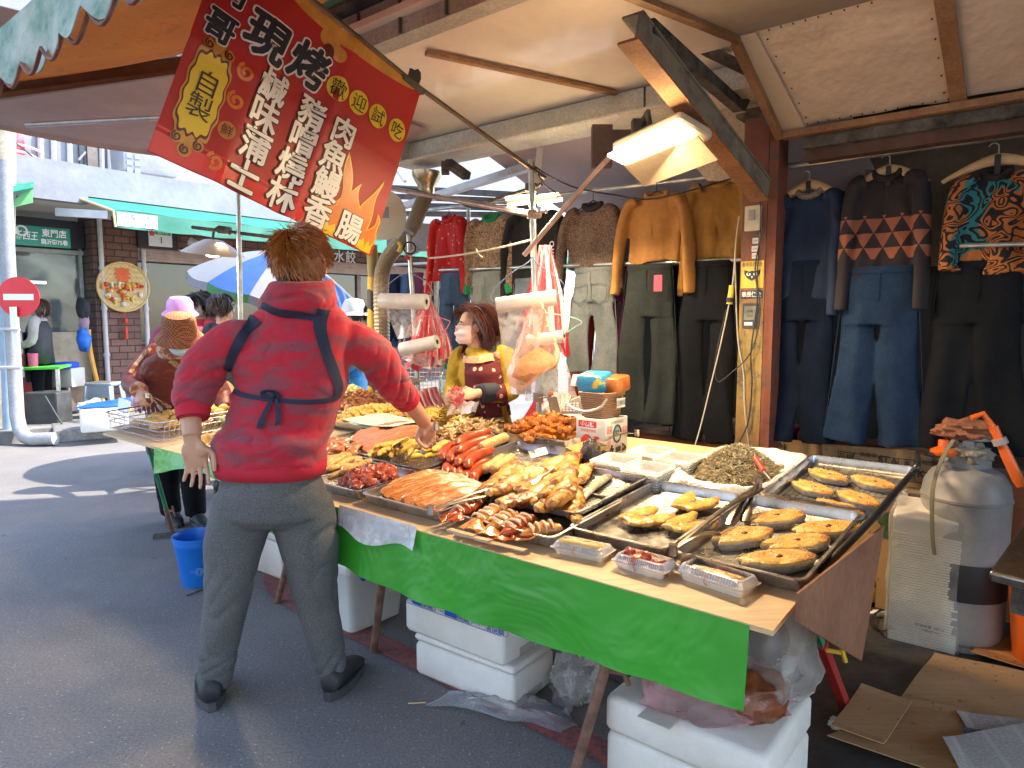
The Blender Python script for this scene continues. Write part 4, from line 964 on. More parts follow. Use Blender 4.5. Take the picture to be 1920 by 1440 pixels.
def fillet(seed,L=.17,Wd=.12,m=None,name='fish_fillet',curl=.0,spot=1):
 """two lobes of one fish opened flat, joined at the head end, ragged at the rim"""
 random.seed(seed);t=thing(name,None,None);mb=MB();w=Wd*.27
 for sg in(-1,1):
  a=.20+.1*curl;d=V((cos(a),sg*sin(a),0));n_=V((-d.y,d.x,0));c=V((0,sg*Wd*.25,.012));q=rr(.9,1.1)
  mb.tube([c+d*(L*q*(f-.5))+ZD*(.008*(2*f-1)**2+curl*(f>.6)*(f-.6)*.3)for f in[k/10 for k in range(11)]],[(w*(.25+.75*sin(pi*min(1,.12+f*.86))**.7)*rr(.92,1.08),.008+.007*sin(pi*f))for f in[k/10 for k in range(11)]],16,up=ZD)
 mb.ball((-L*.12,0,.009),(L*.33,Wd*.26,.008),16,10)
 r=remesh(mb,.004,2)
 for k,p in enumerate(r.v):e=1-2*abs(nz((p.x*40,p.y*110,0),1,seed));r.v[k]=p+V((.004*nz(p,55,seed+2),.005*nz(p,60,seed+4),.0022*e+.003*nz(p,24,seed+7)+curl*abs(p.y)))
 obj('flesh',r,m or F_fil,t,world=0,smooth=1,angle=180)
 if spot:
  b=MB().ball((-L*.05,0,.014),(L*.24,Wd*.13,.010),20,12,warp=lambda d:1+.4*nz(d,3,seed)+.25*nz(d,8,seed));obj('dark_belly',b,F_char,t,world=0,smooth=1)
 return t
g='butterflied fillets in the greasy tray'
for k,(px,py,a,lb)in enumerate([(1210,972,.35,'butterflied fillet nearest the tray wall with pale lower lobe'),(1300,945,.75,'butterflied fillet at the back of the greasy tray'),(1292,985,.5,'butterflied fillet pinned under the open tongs')]):
 o=fillet(k+5,.165,.135);settle(o,T(px,py,-.02)-ZD*.012,trot(a+.75,0,.0),lb,'fish fillet',g,k)
g='spread grilled fish beside the squid'
SPF=[fillet(20+k,.24,.105,F_fish,'spread_fish',.08,k!=2)for k in range(4)]
for k,(p,q_,dz,tl)in enumerate([((940,942),(968,886),.0,.1),((958,950),(1007,893),.008,-.15),((1003,925),(1068,872),.012,.1),((984,952),(1048,902),.016,.2),((1046,914),(1102,884),.018,-.1),((994,970),(1068,906),.020,.15),((1040,974),(1074,926),.008,-.3),((1036,876),(1098,860),.030,.1),((972,915),(1020,880),.012,-.1),((1020,900),(1085,868),.022,.25)]):
 lb='flattened grilled fish glazed brown, piled beside the squid';a,L,c=ta(p,q_);ro=trot(a+pi,tl,.05);c=c+ZD*(dz*.6-.018)
 if k<4:settle(SPF[k],c,ro,lb,'grilled fish',g,k);SPF[k].scale=(L/.24*1.12,)*3
 else:dup(SPF[k%4],c,ro,scale=L/.24*1.12)
sy=thing('saury','single long silvery grilled fish lying on the perforated tray','fish',(0,0,0))
pts=[V((-.165,0,.004)),V((-.15,0,.008)),V((-.10,.004,.012)),V((-.02,.006,.014)),V((.06,.002,.014)),V((.11,-.004,.013)),V((.135,-.006,.010)),V((.165,-.004,.006))]
obj('body',MB().tube(pts,[(.002,.002),(.008,.006),(.014,.010),(.019,.013),(.020,.014),(.017,.013),(.012,.010),(.002,.003)],12),food('silver_fish',(.34,.25,.14),(.62,.52,.36),(.74,.68,.54),.25,30,.5,(.3,.14,.04),14,.58),sy,world=0,smooth=1)
obj('tail_fin',MB().prism([V((-.16,0,.006)),V((-.19,.014,.006)),V((-.182,0,.006)),V((-.19,-.014,.006))],V((0,0,.002))),F_fish,sy,world=0)
a_,b_=T(1085,945,0),T(1150,885,.0);settle(sy,a_.lerp(b_,.5)-ZD*.006,trot(math.atan2((b_-a_).dot(TY),(b_-a_).dot(TX))),sy['label'],'fish',None,0)
def squid(seed,m,L=.15):
 t=thing('glazed_squid',None,None)
 n=30;R=[.002+.030*min(1,(k/n)*2.4)**.75*(1-.35*max(0,k/n-.6)/.4)*(1+.05*sin(k*2.1))for k in range(n+1)]
 obj('body',MB().tube([V((L*(k/n-.5),.006*sin(k*.25+seed),.026+.003*sin(k*.4)))for k in range(n+1)],[(r,r*.75)for r in R],16),m,t,world=0,smooth=1)
 for k in range(4):
  x=L*(-.22+.17*k);r=.0335
  mb=MB().tube([V((x+.006*cos(a),(r+.0005)*cos(a),.026+(r*.78+.0005)*sin(a)))for a in[radians(25+q*13)for q in range(11)]],[.0015+.0035*sin(pi*q/10)for q in range(11)],6)
  obj('score_cut',mb,F_mayo,t,world=0,smooth=1)
 for sg in(-1,1):
  obj('fin',MB().sheet(lambda i,j:V((-L*.5-.025+.075*i+.015*j,sg*(.004+.050*j*(1-.8*(i-.35)**2*4*j)),.022+.012*sin(j*3+seed)*(.5+i))),8,8,.004),m,t,world=0,smooth=1)
 return t
sq=[((828,975),(905,935),F_squid,'dark red glazed squid next to the wooden tongs rim'),((868,990),(938,950),F_squid2,'orange glazed squid, second from the pork tray'),((900,998),(965,960),F_squid2,'amber glazed squid in the middle of the row'),((925,1006),(996,968),F_squid,'darkest glazed squid with thick white cuts'),((962,1004),(1048,986),F_squid2,'lone orange squid at the front tray corner')]
for k,(p,q,m,lb)in enumerate(sq):
 a,L,c=ta(p,q);o=squid(k,m,L*.86);settle(o,c-ZD*.032+TY*.018,trot(a),lb,'squid','glazed squid in the front tray',k)
def strip(name,L,Wd,th,bend,m,seed,ends=.04):
 def fn(k,a):
  f=k/28;x=(f-.5)*L;e=min(1,f/ends,(1-f)/ends)**.5;y0=bend*(1-(2*f-1)**2)
  c,s_=cos(a),sin(a);q=(abs(c)**6+abs(s_)**6)**(-1/6)
  return V((x+.012*nz((a*1.5,seed,0),1)*(1-e),y0+Wd/2*c*q*(.72+.28*e)+.004*nz((x*18,3,0),1,seed),th/2+th/2*s_*q*(.8+.2*e)+.018*sin(pi*f)+.010*nz((x*9,1,0),1,seed)+.005*nz((x*30,c*3,0),1,seed)))
 mb=MB().loft([[fn(k,2*pi*j/18)for j in range(18)]for k in range(29)])
 return obj(name,mb,m,world=0,smooth=1)
g='roast pork belly strips in the film wrapped tray'
for k,(p,q,lb)in enumerate([((698,925),(868,885),'roast pork strip touching the sausages'),((715,933),(890,893),'roast pork strip with broad flat face, second from the sausages'),((738,940),(905,902),'roast pork strip in the middle of the tray'),((762,948),(918,912),'roast pork strip beside the middle one with thick rind'),((788,955),(915,925),'short roast pork strip by the tongs hinge')]):
 a,L,c=ta(p,q);L*=.86;c=c+TY*.022;o=strip('pork_strip',L,.085,.022,.03,F_pork,k);settle(o,c-ZD*(.034-.002*k),trot(a,.35),lb,'pork strip',g,k)
def bent(name,L,r,bend,m,seed,n=26,rough=.0,tip=.6,w=12):
 pts=[V(((k/n-.5)*L,bend*(1-(2*k/n-1)**2),r))for k in range(n+1)]
 rad=[]
 for k in range(n+1):
  d=min(k,n-k)/n*L;e=1 if d>r*tip*1.6 else math.sqrt(max(.02,1-(1-d/(r*tip*1.6))**2));rad.append(max(.001,r*e*(1+rough*nz((k*.7,seed,0),1))))
 mb=MB().tube(pts,rad,w)
 if rough:
  for i,p in enumerate(mb.v):mb.v[i]=p+V((0,nz(p,60,seed),nz(p,60,seed+2)))*r*rough*.5
 return obj(name,mb,m,world=0,smooth=1)
g='thick red sausages stacked in a heap'
SA=[bent('sausage',.27,.023,.035,F_saus,k,tip=1)for k in range(3)]
LB=('thick red sausage in the bottom row of the heap','thick red sausage in the second row of the heap','thick red sausage lying on top of the heap');GB=('bottom row sausages','second row sausages','top row sausages')
for k,(p,q,dz,row)in enumerate([((828,895),(880,850),-.030,0),((842,897),(895,852),-.030,0),((858,898),(908,858),-.030,0),((872,897),(925,862),-.030,0),((888,898),(938,866),-.030,0),((824,882),(868,836),.008,1),((838,884),(890,842),.010,1),((856,888),(910,850),.010,1),((872,890),(930,855),.010,1),((846,862),(934,829),.048,2),((852,876),(936,843),.046,2)]):
 a,L,c=ta(p,q);rot=trot(a,rr(-.2,.2),rr(-.03,.03));c=c+ZD*dz*.9
 if k<3:settle(SA[k],c,rot,LB[row],'sausage',GB[row],k)
 else:dup(SA[k%3],c,rot,LB[row],GB[row])
RO=[bent('meat_roll',.22,.0225,.004,F_roll,k,rough=.18,tip=.7)for k in range(3)]
LB=('crusted meat roll in the lower layer beside the sausages','crusted meat roll in the upper layer beside the sausages','single crusted meat roll laid across the top of the others');GB=('lower layer meat rolls','upper layer meat rolls','topmost meat roll')
for k,(p,q,dz,row)in enumerate([((898,900),(945,872),-.03,0),((915,905),(962,875),-.03,0),((932,906),(985,876),-.03,0),((950,906),(1005,876),-.03,0),((968,904),(1020,876),-.03,0),((908,890),(958,856),.008,1),((922,893),(978,858),.008,1),((938,895),(1000,862),.006,1),((955,896),(1018,866),.004,1),((896,866),(956,842),.045,2)]):
 a,L,c=ta(p,q);rot=trot(a,rr(0,6)if row<2 else 0,rr(-.03,.03));c=c+ZD*dz*.9
 if k<3:settle(RO[k],c,rot,LB[row],'meat roll',GB[row],k)
 else:dup(RO[k%3],c,rot,LB[row],GB[row])
def lump(name,r,m,seed,rough=.35,sq=(1,1,.8),n=14,h=9,f=2.2):
 return obj(name,MB().ball((0,0,0),(r*sq[0],r*sq[1],r*sq[2]),n,h,warp=lambda d:1+rough*nz(d,f,seed)+rough*.4*nz(d,f*2.6,seed+5)),m,world=0,smooth=1)
def chip(name,L,Wd,m,seed,th=.003,curl=.022):
 def fn(i,j):
  x=(i-.5)*L*(1-.25*abs(j-.5)*2);y=(j-.5)*Wd*(1-(2*i-1)**2*.55)
  return V((x,y,curl*((i-.5)**2*3+(j-.5)*nz((seed,i*2,0),1))+.004*nz((i*4,j*4,seed),1)))
 return obj(name,MB().sheet(fn,8,6,th),m,world=0,smooth=1)
def heap(protos,n,cu_,cv_,ru,rv,h,label,cat,group,dz=-.03,tilt=.5,seed=1,lay=.0,spin=None):
 """n pieces lying over one another in a low mound"""
 random.seed(seed)
 for k in range(n):
  f=math.sqrt((k+.5)/n);a=k*2.39996+rr(-.2,.2);x,y=f*cos(a)*ru,f*sin(a)*rv
  z=dz+h*(1-f*f)+rr(0,.012)
  p=tz(cu_+x,cv_+y,z);rot=trot(rr(0,6.3)if spin is None else spin+rr(-.35,.35),rr(-tilt,tilt),rr(-tilt,tilt)+lay*0)
  if k<len(protos):settle(protos[k],p,rot,label,cat,group,k)
  else:dup(protos[k%len(protos)],p,rot,scale=rr(.85,1.15))
def base(cu_,cv_,ru,rv,h,m,name,label,cat,dz=-.036,seed=0):
 """the packed inside of a mound of food, seen between its pieces"""
 def fn(i,j):
  a=2*pi*i;return tz(cu_+ru*j*cos(a),cv_+rv*j*sin(a),dz+h*(1-j*j)**.8+.008*nz((cos(a)*j*9,sin(a)*j*9,0),1,seed))
 return tag(obj(name,MB().grid(fn,40,14),m,smooth=1),label,cat,kind='stuff')
L_='glossy red spicy wing piece in the film lined tray'
heap([bent('wing_piece',.085,.015,.012,F_spicy,k,rough=.5,tip=.6,w=8)for k in range(5)],62,-2.05,2.80,.23,.19,.065,L_,'wing piece','red spicy wing pieces',.0,.5,3)
base(-2.05,2.80,.22,.18,.07,F_spicy,'wing_mound','packed red wing pieces at the bottom of the film lined tray','wings',-.012)
heap([chip('mushroom_slice',.075,.036,F_slice,k)for k in range(5)],110,-2.44,2.63,.20,.20,.07,'pale brown mushroom slice in the heaped tray','mushroom slice','pale mushroom slices',-.02,.45,4)
base(-2.44,2.63,.20,.20,.07,F_slice,'slice_mound','packed pale slices at the bottom of the mushroom tray','mushroom slices')
heap([bent('finger_roll',.115,.0125,.018,F_yel,k,rough=.25,tip=1.6,w=9)for k in range(5)],34,-2.42,2.20,.21,.15,.035,'yellow fried finger roll in the shallow tray','finger roll','yellow fried finger rolls',-.012,.3,5,spin=1.7)
heap([bent('golden_roll',.125,.016,.012,F_gold,k,rough=.2,tip=1,w=10)for k in range(4)],22,-2.50,1.80,.17,.12,.03,'golden fried roll beside the red meat chunks','golden roll','golden fried rolls',-.018,.2,6,spin=1.75)
heap([lump('meat_chunk',.026,F_redm,k,.5)for k in range(5)],34,-2.245,1.80,.095,.12,.035,'glossy red meat chunk beside the golden rolls','meat chunk','red meat chunks',-.012,1.5,7)
for k,(u,v,a,L)in enumerate([(-2.75,2.36,1.62,.52),(-2.68,2.34,1.58,.50),(-2.61,2.30,1.55,.46),(-2.83,2.38,1.65,.46)]):
 o=strip('pork_slab',L,.10,.04,.02,F_slab,k+9);settle(o,tz(u,v,-.025+.01*(k%2)),trot(a,.25),['long red roast pork slab, second from the rolls','long red roast pork slab next to the nearest slab','red roast pork slab beside the yellow finger rolls','red roast pork slab by the newspaper'][k],'pork slab','red roast pork slabs',k)
heap([lump('sesame_pork',.034,F_slab,k,.4,(1.3,1,.7))for k in range(4)],16,-2.80,2.02,.16,.10,.03,'sesame coated roast pork lump behind the golden rolls','pork lump','sesame coated pork lumps',-.01,.6,8)
heap([chip('chicken_piece',.07,.045,F_brown,k,.01,.02)for k in range(4)],50,-2.92,2.86,.19,.17,.05,'brown fried chicken piece near the newspaper','chicken piece','brown fried chicken pieces',-.015,.7,9)
base(-2.92,2.86,.18,.16,.045,F_brown,'chicken_mound','packed fried chicken pieces at the bottom of the tray','chicken')
heap([lump('nugget',.019,F_nug,k,.3)for k in range(5)],110,-3.36,2.72,.23,.25,.06,'small golden popcorn nugget in the tray behind the newspaper','nugget','small golden nuggets',-.015,1,10)
base(-3.36,2.72,.22,.24,.055,F_nug,'nugget_mound','packed golden nuggets at the bottom of their tray','nuggets')
heap([bent('crispy_bit',.05,.009,.012,F_brown,k,rough=.6,w=7)for k in range(4)],80,-3.70,2.86,.20,.20,.10,'dark brown crispy bit in the heaped tray','crispy bit','dark crispy bits',-.01,.9,11)
base(-3.70,2.86,.20,.20,.10,F_brown,'crispy_mound','packed crispy bits at the bottom of the heap','crispy bits')
heap([lump('dumpling',.028,F_green,k,.18)for k in range(4)],60,-4.02,2.95,.26,.22,.10,'round yellow green dumpling in the rear tray','dumpling','yellow green dumplings',.0,1,12)
base(-4.02,2.95,.24,.21,.09,F_green,'dumpling_mound','packed dumplings at the bottom of the rear tray','dumplings')
heap([chip('fritter',.10,.07,F_gold,k,.014,.02)for k in range(4)],34,-3.50,1.95,.24,.2,.05,'flat orange fritter in the tray by the red hoodie','fritter','orange fritters',-.015,.4,13)
heap([lump('pale_green_bun',.03,food('pale_bun',(.5,.55,.16),(.62,.66,.26),(.74,.74,.42),.35,14,.4),k,.25,(1.4,1,.8))for k in range(3)],22,-3.95,2.25,.2,.17,.07,'pale yellow green bun behind the fritters','bun','pale green buns',.0,.4,14)
heap([bent('noodle_shred',.10,.004,.02,food('noodle',(.62,.38,.06),(.74,.52,.1),(.8,.62,.22),.35,20,.4),k,n=12,w=6)for k in range(4)],130,-2.83,2.80,.14,.22,.07,'yellow noodle shred in the tray by the gripping hand','noodle shred','yellow noodle shreds',-.01,.5,15)
base(-2.83,2.80,.13,.21,.065,F_yel,'noodle_mound','packed yellow noodles at the bottom of the tray','noodles')
mb=MB();random.seed(21)
mb.cur=0
for k in range(2400):
 f=math.sqrt(random.random());a=rr(0,2*pi);z=.012+.105*(1-f**1.5)+rr(-.006,.004)
 c=tz(-1.03+.155*f*cos(a),2.70+.20*f*sin(a),z-.03);d=V((rr(-1,1),rr(-1,1),rr(-.45,.45))).normalized()*rr(.012,.021)
 mb.cur=0 if random.random()<.6 else 1
 mb.tube([c-d,c+V((0,0,rr(.0,.004))),c+d],[.0008,.0024,.0007],4)
for k in range(60):
 f=math.sqrt(random.random());a=rr(0,2*pi);mb.cur=2;mb.ball(tz(-1.03+.15*f*cos(a),2.70+.19*f*sin(a),.092*(1-f**1.5)-.010),(.007,.005,.005),8,5)
mb.cur=3;mb.grid(lambda i,j:tz(-1.03+.15*j*cos(2*pi*i),2.70+.195*j*sin(2*pi*i),-.03+.098*(1-j**1.5)),30,10)
tag(obj('dried_anchovies',mb,[mat('anchovy_olive',(.20,.15,.06),(.36,.30,.15),.4,60),mat('anchovy_silver',(.40,.35,.22),(.56,.51,.36),.35,60),mat('peanut',(.5,.22,.07),(.6,.32,.12),.45,40),mat('anchovy_deep',(.10,.07,.03),(.2,.15,.07),.6,90)],smooth=1),'heap of tiny dried anchovies with peanuts','anchovies',kind='stuff')
M_liner=film('liner_film',(.85,.82,.76),.34,.25,18,.8)
def liner(i,j):
 a=2*pi*i;c,s_=cos(a),sin(a);q=(abs(c)**6+abs(s_)**6)**(-1/6);r=.72+.42*j
 return tz(-1.02+.18*c*q*r,2.71+.29*s_*q*r,-.025+.05*j-.04*max(0,j-.75)*4+.010*nz((c*6,s_*6,j*4),1,4))
tag(obj('liner_bag',MB().grid(liner,90,14),M_liner,smooth=1),'crinkled clear plastic liner around the dried anchovies','plastic liner')
pn=thing('red_scoop','red handled spatula stuck in the dried anchovies','spatula',T(1428,880,.04))
obj('handle',MB().tube([T(1416,858,.06),T(1432,883,.035)],[.010,.011],10),mat('red_handle',(.70,.05,.03),None,.35),pn,smooth=1);obj('shank',MB().tube([T(1432,883,.035),T(1445,897,.01)],.006,8),M_rail,pn)
t=thing('table_newspaper','folded newspaper with green pictures lying between the pork slabs and nuggets','newspaper',tz(-3.0,2.62,0))
for k in range(3):
 obj('page',MB().sheet(lambda i,j:tz(-3.22+.42*i+.03*k,2.42+.30*j-.04*k,.010+.012*k+.05*(i-.5)**2+.02*sin(j*3+k)),10,8,.002),mat('newsprint_'+'abc'[k],((.55,.62,.40),(.60,.58,.52),(.5,.58,.45))[k],(.7,.72,.62),.7,18),t,smooth=1)
# ================================================================ TONGS, SCOOP
M_steel=mat('brushed_steel',(.42,.40,.37),(.62,.60,.56),.25,30,metal=1)
M_dsteel=mat('dark_oily_steel',(.16,.13,.10),(.34,.29,.24),.28,20,metal=.95)
def tongs(label,h,t1,t2,m,w=.016,spoon=.026):
 h,t1,t2=V(h),V(t1),V(t2);t=thing('tongs',label,'tongs',h)
 for tp in(t1,t2):
  d=(tp-h);n=12;pts=[h+d*(k/n)+ZD*(.014*sin(pi*k/n))for k in range(n+1)]
  obj('arm',MB().tube(pts,[(w*.5,.003)if k<9 else(spoon*(.5+.5*sin(pi*(k-8.4)/4.2)),.004)for k in range(n+1)],10,up=ZD),m,t,smooth=1)
 d=((t1+t2)/2-h).normalized();sd=d.cross(ZD).normalized()
 obj('hinge',MB().cyl(h-ZD*.014,h+ZD*.018,.013,n=14),m,t,smooth=1)
 return t
tongs('long oily tongs lying open across the fillet and salmon trays',T(1262,1032,.018),T(1425,915,.05),T(1345,1000,.03),M_dsteel,.017,.022)
tongs('steel tongs lying across the crusted meat rolls',T(1078,868,.03),T(980,915,.03),T(1000,925,.01),M_steel)
tongs('steel tongs along the rim between the pork and squid trays',T(808,957,.022),T(990,900,.03),T(975,925,.01),M_steel)
tongs('steel tongs resting in the spicy wing tray',T(1195,812,.05),T(1120,830,.06),T(1110,822,.04),M_steel,.014)
tongs('dark tongs standing in the salmon tray corner',T(1422,905,.06),T(1368,985,.0),T(1395,978,.0),M_dsteel,.014,.02)
t=thing('foil_scoop','crumpled clear scoop lying behind the mushroom tray','scoop',T(925,793,.03))
obj('scoop',MB().sheet(lambda i,j:T(880+65*i,800-14*j-6*i,.02+.04*sin(pi*j)*(1-i*.3)),12,8,.002),M_steel,t,smooth=1)
obj('film_wrap',MB().sheet(skirt(-2.13,-1.70,1.560,lambda u:.655+.018*sin(u*17),.006,2,.02),60,10,.001),film('grey_wrap_film',(.75,.76,.78),.55,.2,24,.9),bpy.data.objects['food_table'],smooth=1)
mb=MB().grid(lambda i,j:tz(-1.79+.02*j+.006*nz((i*14,j*6,0),1),2.56+.48*i,.045-.085*j+.006*nz((i*20,j*8,3),1)),50,12)
tag(obj('tray_liner',mb,mat('crinkled_foil_film',(.50,.45,.36),(.66,.6,.5),.25,20,bump=.9,bscale=26),smooth=1),'crinkled film wrapped over the side of the spicy wing tray','film')
tag(obj('paper_sheet',MB().sheet(lambda i,j:T(990+32*i+6*j,846+13*j-8*i,.0+.03*sin(i*3)*(1-j)),8,6,.001),wht),'white paper sheet tucked under the spicy wing tray','paper')
t=thing('pancake_stack','folded brown green egg pancakes stacked behind the grilled fish','pancakes',T(1075,858,.0))
for k in range(4):obj('pancake',MB().sheet(lambda i,j:tz(-1.73+.13*i+.006*k,2.46+.16*j,-.02+.022*k+.01*sin(i*3+k)+.006*nz((i*6,j*6,k),1)),12,10,.014),food('pancake',(.20,.13,.03),(.36,.26,.07),(.5,.38,.12),.4,18,.7),t,smooth=1)
tag(obj('seaweed_bag',MB().ball(T(1108,852,.03),(.045,.045,.07),16,12,warp=lambda d:1+.3*nz(d,3,2)),food('black_seaweed',(.015,.013,.012),(.06,.045,.04),(.16,.12,.11),.3,60,1),smooth=1),'knobbly black seaweed bag beside the tomato carton','bag')
# ================================================================ CLEAR CONTAINERS
M_pet=film('clear_container',(.95,.93,.90),.14,.1,40,.25)
M_petw=film('milky_container',(.92,.87,.80),.42,.15,40,.25)
def tub(a,h,m):
 R=lambda x,z,f:[V(p)for p in rrect(-a+x,a-x,-a+x,a-x,.014,z)]
 mb=MB().loft([R(.012,0,0),R(.004,h*.92,0),R(-.005,h*.94,0),R(-.005,h,0),R(.002,h,0),R(.009,.0025,0),R(.014,.0022,0)])
 for k in range(17):
  for s_ in(-1,1):
   mb.bar(V((-a+.02+k*(2*a-.04)/16,s_*(a-.008),.006)),V((-a+.02+k*(2*a-.04)/16,s_*(a-.002),h*.9)),.0035,.002)
   mb.bar(V((s_*(a-.008),-a+.02+k*(2*a-.04)/16,.006)),V((s_*(a-.002),-a+.02+k*(2*a-.04)/16,h*.9)),.0035,.002)
 return obj('empty_container',mb,m,world=0,smooth=1)
C_top,C_low=tub(.078,.038,M_pet),tub(.078,.038,M_petw)
first=True
for k,(px,py,lb)in enumerate([(1155,859,'beside the tomato carton'),(1216,875,'behind the perforated tray'),(1221,843,'by the hanging jeans'),(1273,855,'beside the anchovy liner')]):
 p=T(px,py,.035);o=C_top if k==0 else dup(C_top)
 o.location=p-ZD*.038;o.rotation_euler=trot(0);tag(o,'open clear container on top of the stack '+lb,'container')
 for q in range(1,9):
  c=C_low if(k==0 and q==1)else dup(C_low)
  c.location=p-ZD*(.038+.0095*q);c.rotation_euler=trot(rr(-.015,.015));tag(c,'milky clear container nested in the stack '+lb,'container','nested containers '+lb)
M_band=mat('red_rubber_band',(.6,.12,.08),None,.5)
def clam(label,p,ang,L=.175,Wd=.095,h=.045):
 t=thing('clamshell_box',label,'takeaway box',p,(0,0,A+ang),'clear takeaway boxes on the plywood edge')
 R=lambda x,z,r=.012:[V(q)for q in rrect(-L/2+x,L/2-x,-Wd/2+x,Wd/2-x,r,z)]
 b=obj('box_base',MB().loft([R(.010,0),R(.002,h*.5),R(-.004,h*.52),R(-.004,h*.55),R(.003,h*.55),R(.011,.002)]),M_pet,t,world=0,smooth=1)
 l=obj('box_lid',MB().loft([R(-.005,h*.56),R(.0,h*.58),R(.008,h*.95),R(.014,h),R(.0145,h-.0015),R(.0095,h*.93),R(.0015,h*.575)]),M_pet,t,world=0,smooth=1)
 mb=MB()
 for k in range(22):
  x=-L/2+.015+k*(L-.03)/21
  for s_ in(-1,1):mb.bar(V((x,s_*(Wd/2-.001),h*.6)),V((x,s_*(Wd/2-.008),h*.93)),.003,.0018)
 obj('lid_flute',mb,M_pet,l,world=0)
 obj('rubber_band',MB().tube([V((.01*cos(a),(Wd/2+.002)*cos(a),h*.5+(h*.52)*sin(a)))for a in[k*pi/16 for k in range(33)]],.0012,5),M_band,t,world=0,smooth=1)
 return t
cz=.742
for k,(px,py,lb)in enumerate([(1093,1026,'clear takeaway box of three fried rolls at the squid tray'),(1210,1055,'clear takeaway box of red meat chunks between two others'),(1345,1082,'clear takeaway box of golden rolls at the board corner')]):
 p=Z(px,py,cz+.02);p.z=cz-.004;an=(.10,-.05,-.16)[k];clam(lb,p,an,*((.175,.088,.04),(.165,.092,.045),(.20,.095,.048))[k])
 ax=V((cos(A+an),sin(A+an),0));ay=V((-sin(A+an),cos(A+an),0))
 if k!=1:
  for q in range(4):
   o=bent('boxed_roll',.14,.014,.006,F_gold if k else F_gold,q+40*k,rough=.15,tip=.8);settle(o,p+ay*(-.024+.024*(q%3))+ZD*(.006+.014*(q==3)),(0,0,A+an+rr(-.05,.05)),('fried roll inside the clear box at the squid tray','','golden roll inside the clear box at the board corner')[k],'fried roll',('rolls boxed by the squid','','rolls boxed at the corner')[k],q)
 else:
  for q in range(16):
   o=lump('boxed_chunk',.019,F_redm,q,.5);settle(o,p+ax*rr(-.065,.065)+ay*rr(-.03,.03)+ZD*(.018+.012*(q%2)),(rr(0,6),rr(0,6),0),'red meat chunk inside the middle clear box','meat chunk','red chunks boxed on the edge',q)
# ================================================================ WIRE BASKET
M_wire=mat('chrome_wire',(.55,.52,.56),(.7,.67,.7),.22,20,metal=1)
t=thing('wire_basket','chrome wire basket of fried snacks at the far table end','basket',tz(-4.35,2.1,0))
u0,u1,v0,v1=-4.80,-4.0,1.70,2.42
P=lambda u,v,d:tz(u,v,d)
mb=MB()
for d,r in((.075,.005),(.05,.0025),(.02,.0025),(-.03,.003)):
 k_=.012*(.075-d)/.1;q=rrect(u0+k_*2,u1-k_*2,v0+k_*2,v1-k_*2,.05,d);mb.tube([P(a,b,c)for a,b,c in q+[q[0]]],r,5)
for k in range(34):
 u=u0+.03+k*(u1-u0-.06)/33;mb.tube([P(u,v0,.075),P(u,v0+.02,-.03),P(u,v1-.02,-.03),P(u,v1,.075)],.0018,4)
for k in range(24):
 v=v0+.03+k*(v1-v0-.06)/23;mb.tube([P(u0,v,.075),P(u0+.02,v,-.03),P(u1-.02,v,-.03),P(u1,v,.075)],.0018,4)
obj('wire',mb,M_wire,t,smooth=1)
heap([lump('basket_fritter',.035,F_gold,k,.3,(1.4,1,.6))for k in range(3)],30,-4.4,2.05,.33,.28,.03,'golden fritter lying in the chrome wire basket','fritter','golden fritters in the wire basket',-.005,.4,17)
heap([lump('egg_ball',.03,F_nug,k,.12)for k in range(2)],8,-4.25,2.2,.12,.10,.03,'yellow ball snack in the chrome wire basket','snack ball','yellow balls in the wire basket',.03,.4,18)
# ================================================================ CLOTHES
def leopard(name,bgc,ringc,midc,sc):
 s=NT(name);n=s.noise(sc*.8,3);ds=s.node('VectorMath',_operation='ADD',i0=s.tc,i1=s.node('TexNoise',Vector=s.tc,Scale=sc*.5).outputs[1]).outputs[0]
 mp=s.node('Mapping',Vector=ds);s.set(mp.inputs['Scale'],(1.25,1.25,.85))
 d=s.node('TexVoronoi',Vector=mp.outputs[0],Scale=sc).outputs['Distance']
 d=s.math('ADD',d,s.math('MULTIPLY',s.math('SUBTRACT',n,.5),.35))
 c=s.ramp(d,[(.0,midc),(.23,midc),(.25,ringc),(.42,ringc),(.45,bgc)],True);c=s.mix(1,c,s.ramp(s.noise(5,4),[(.3,.8),(.7,1.05)]),'MULTIPLY')
 s.bump(s.noise(120,3),.2,.003);return s.fin(c,.85)
def knit(name,c1,c2,**k):return mat(name,c1,c2,.9,5,fine=.15,bump=.35,bscale=7,bdist=.02,**k)
def denim(name,c1,c2):
 s=NT(name);c=s.ramp(s.noise(4,6,.7),[(.3,c1),(.7,c2)]);mp=s.node('Mapping',Vector=s.tc);s.set(mp.inputs['Scale'],(240,240,60))
 c=s.mix(1,c,s.ramp(s.noise(1,2,vec=mp.outputs[0]),[(.3,.75),(.7,1.1)]),'MULTIPLY');s.bump(s.noise(11,5),.4,.012);return s.fin(c,.92,Specular_IOR_Level=.15)
def dots(name,bg,dot,sc):
 s=NT(name);v=s.node('TexVoronoi',Vector=s.tc,Scale=sc,Randomness=.9);k=s.ramp(v.outputs['Distance'],[(.16,1.0),(.20,0.0)])
 s.bump(s.noise(7,5),.35,.02);return s.fin(s.mix(k,bg,dot),.75)
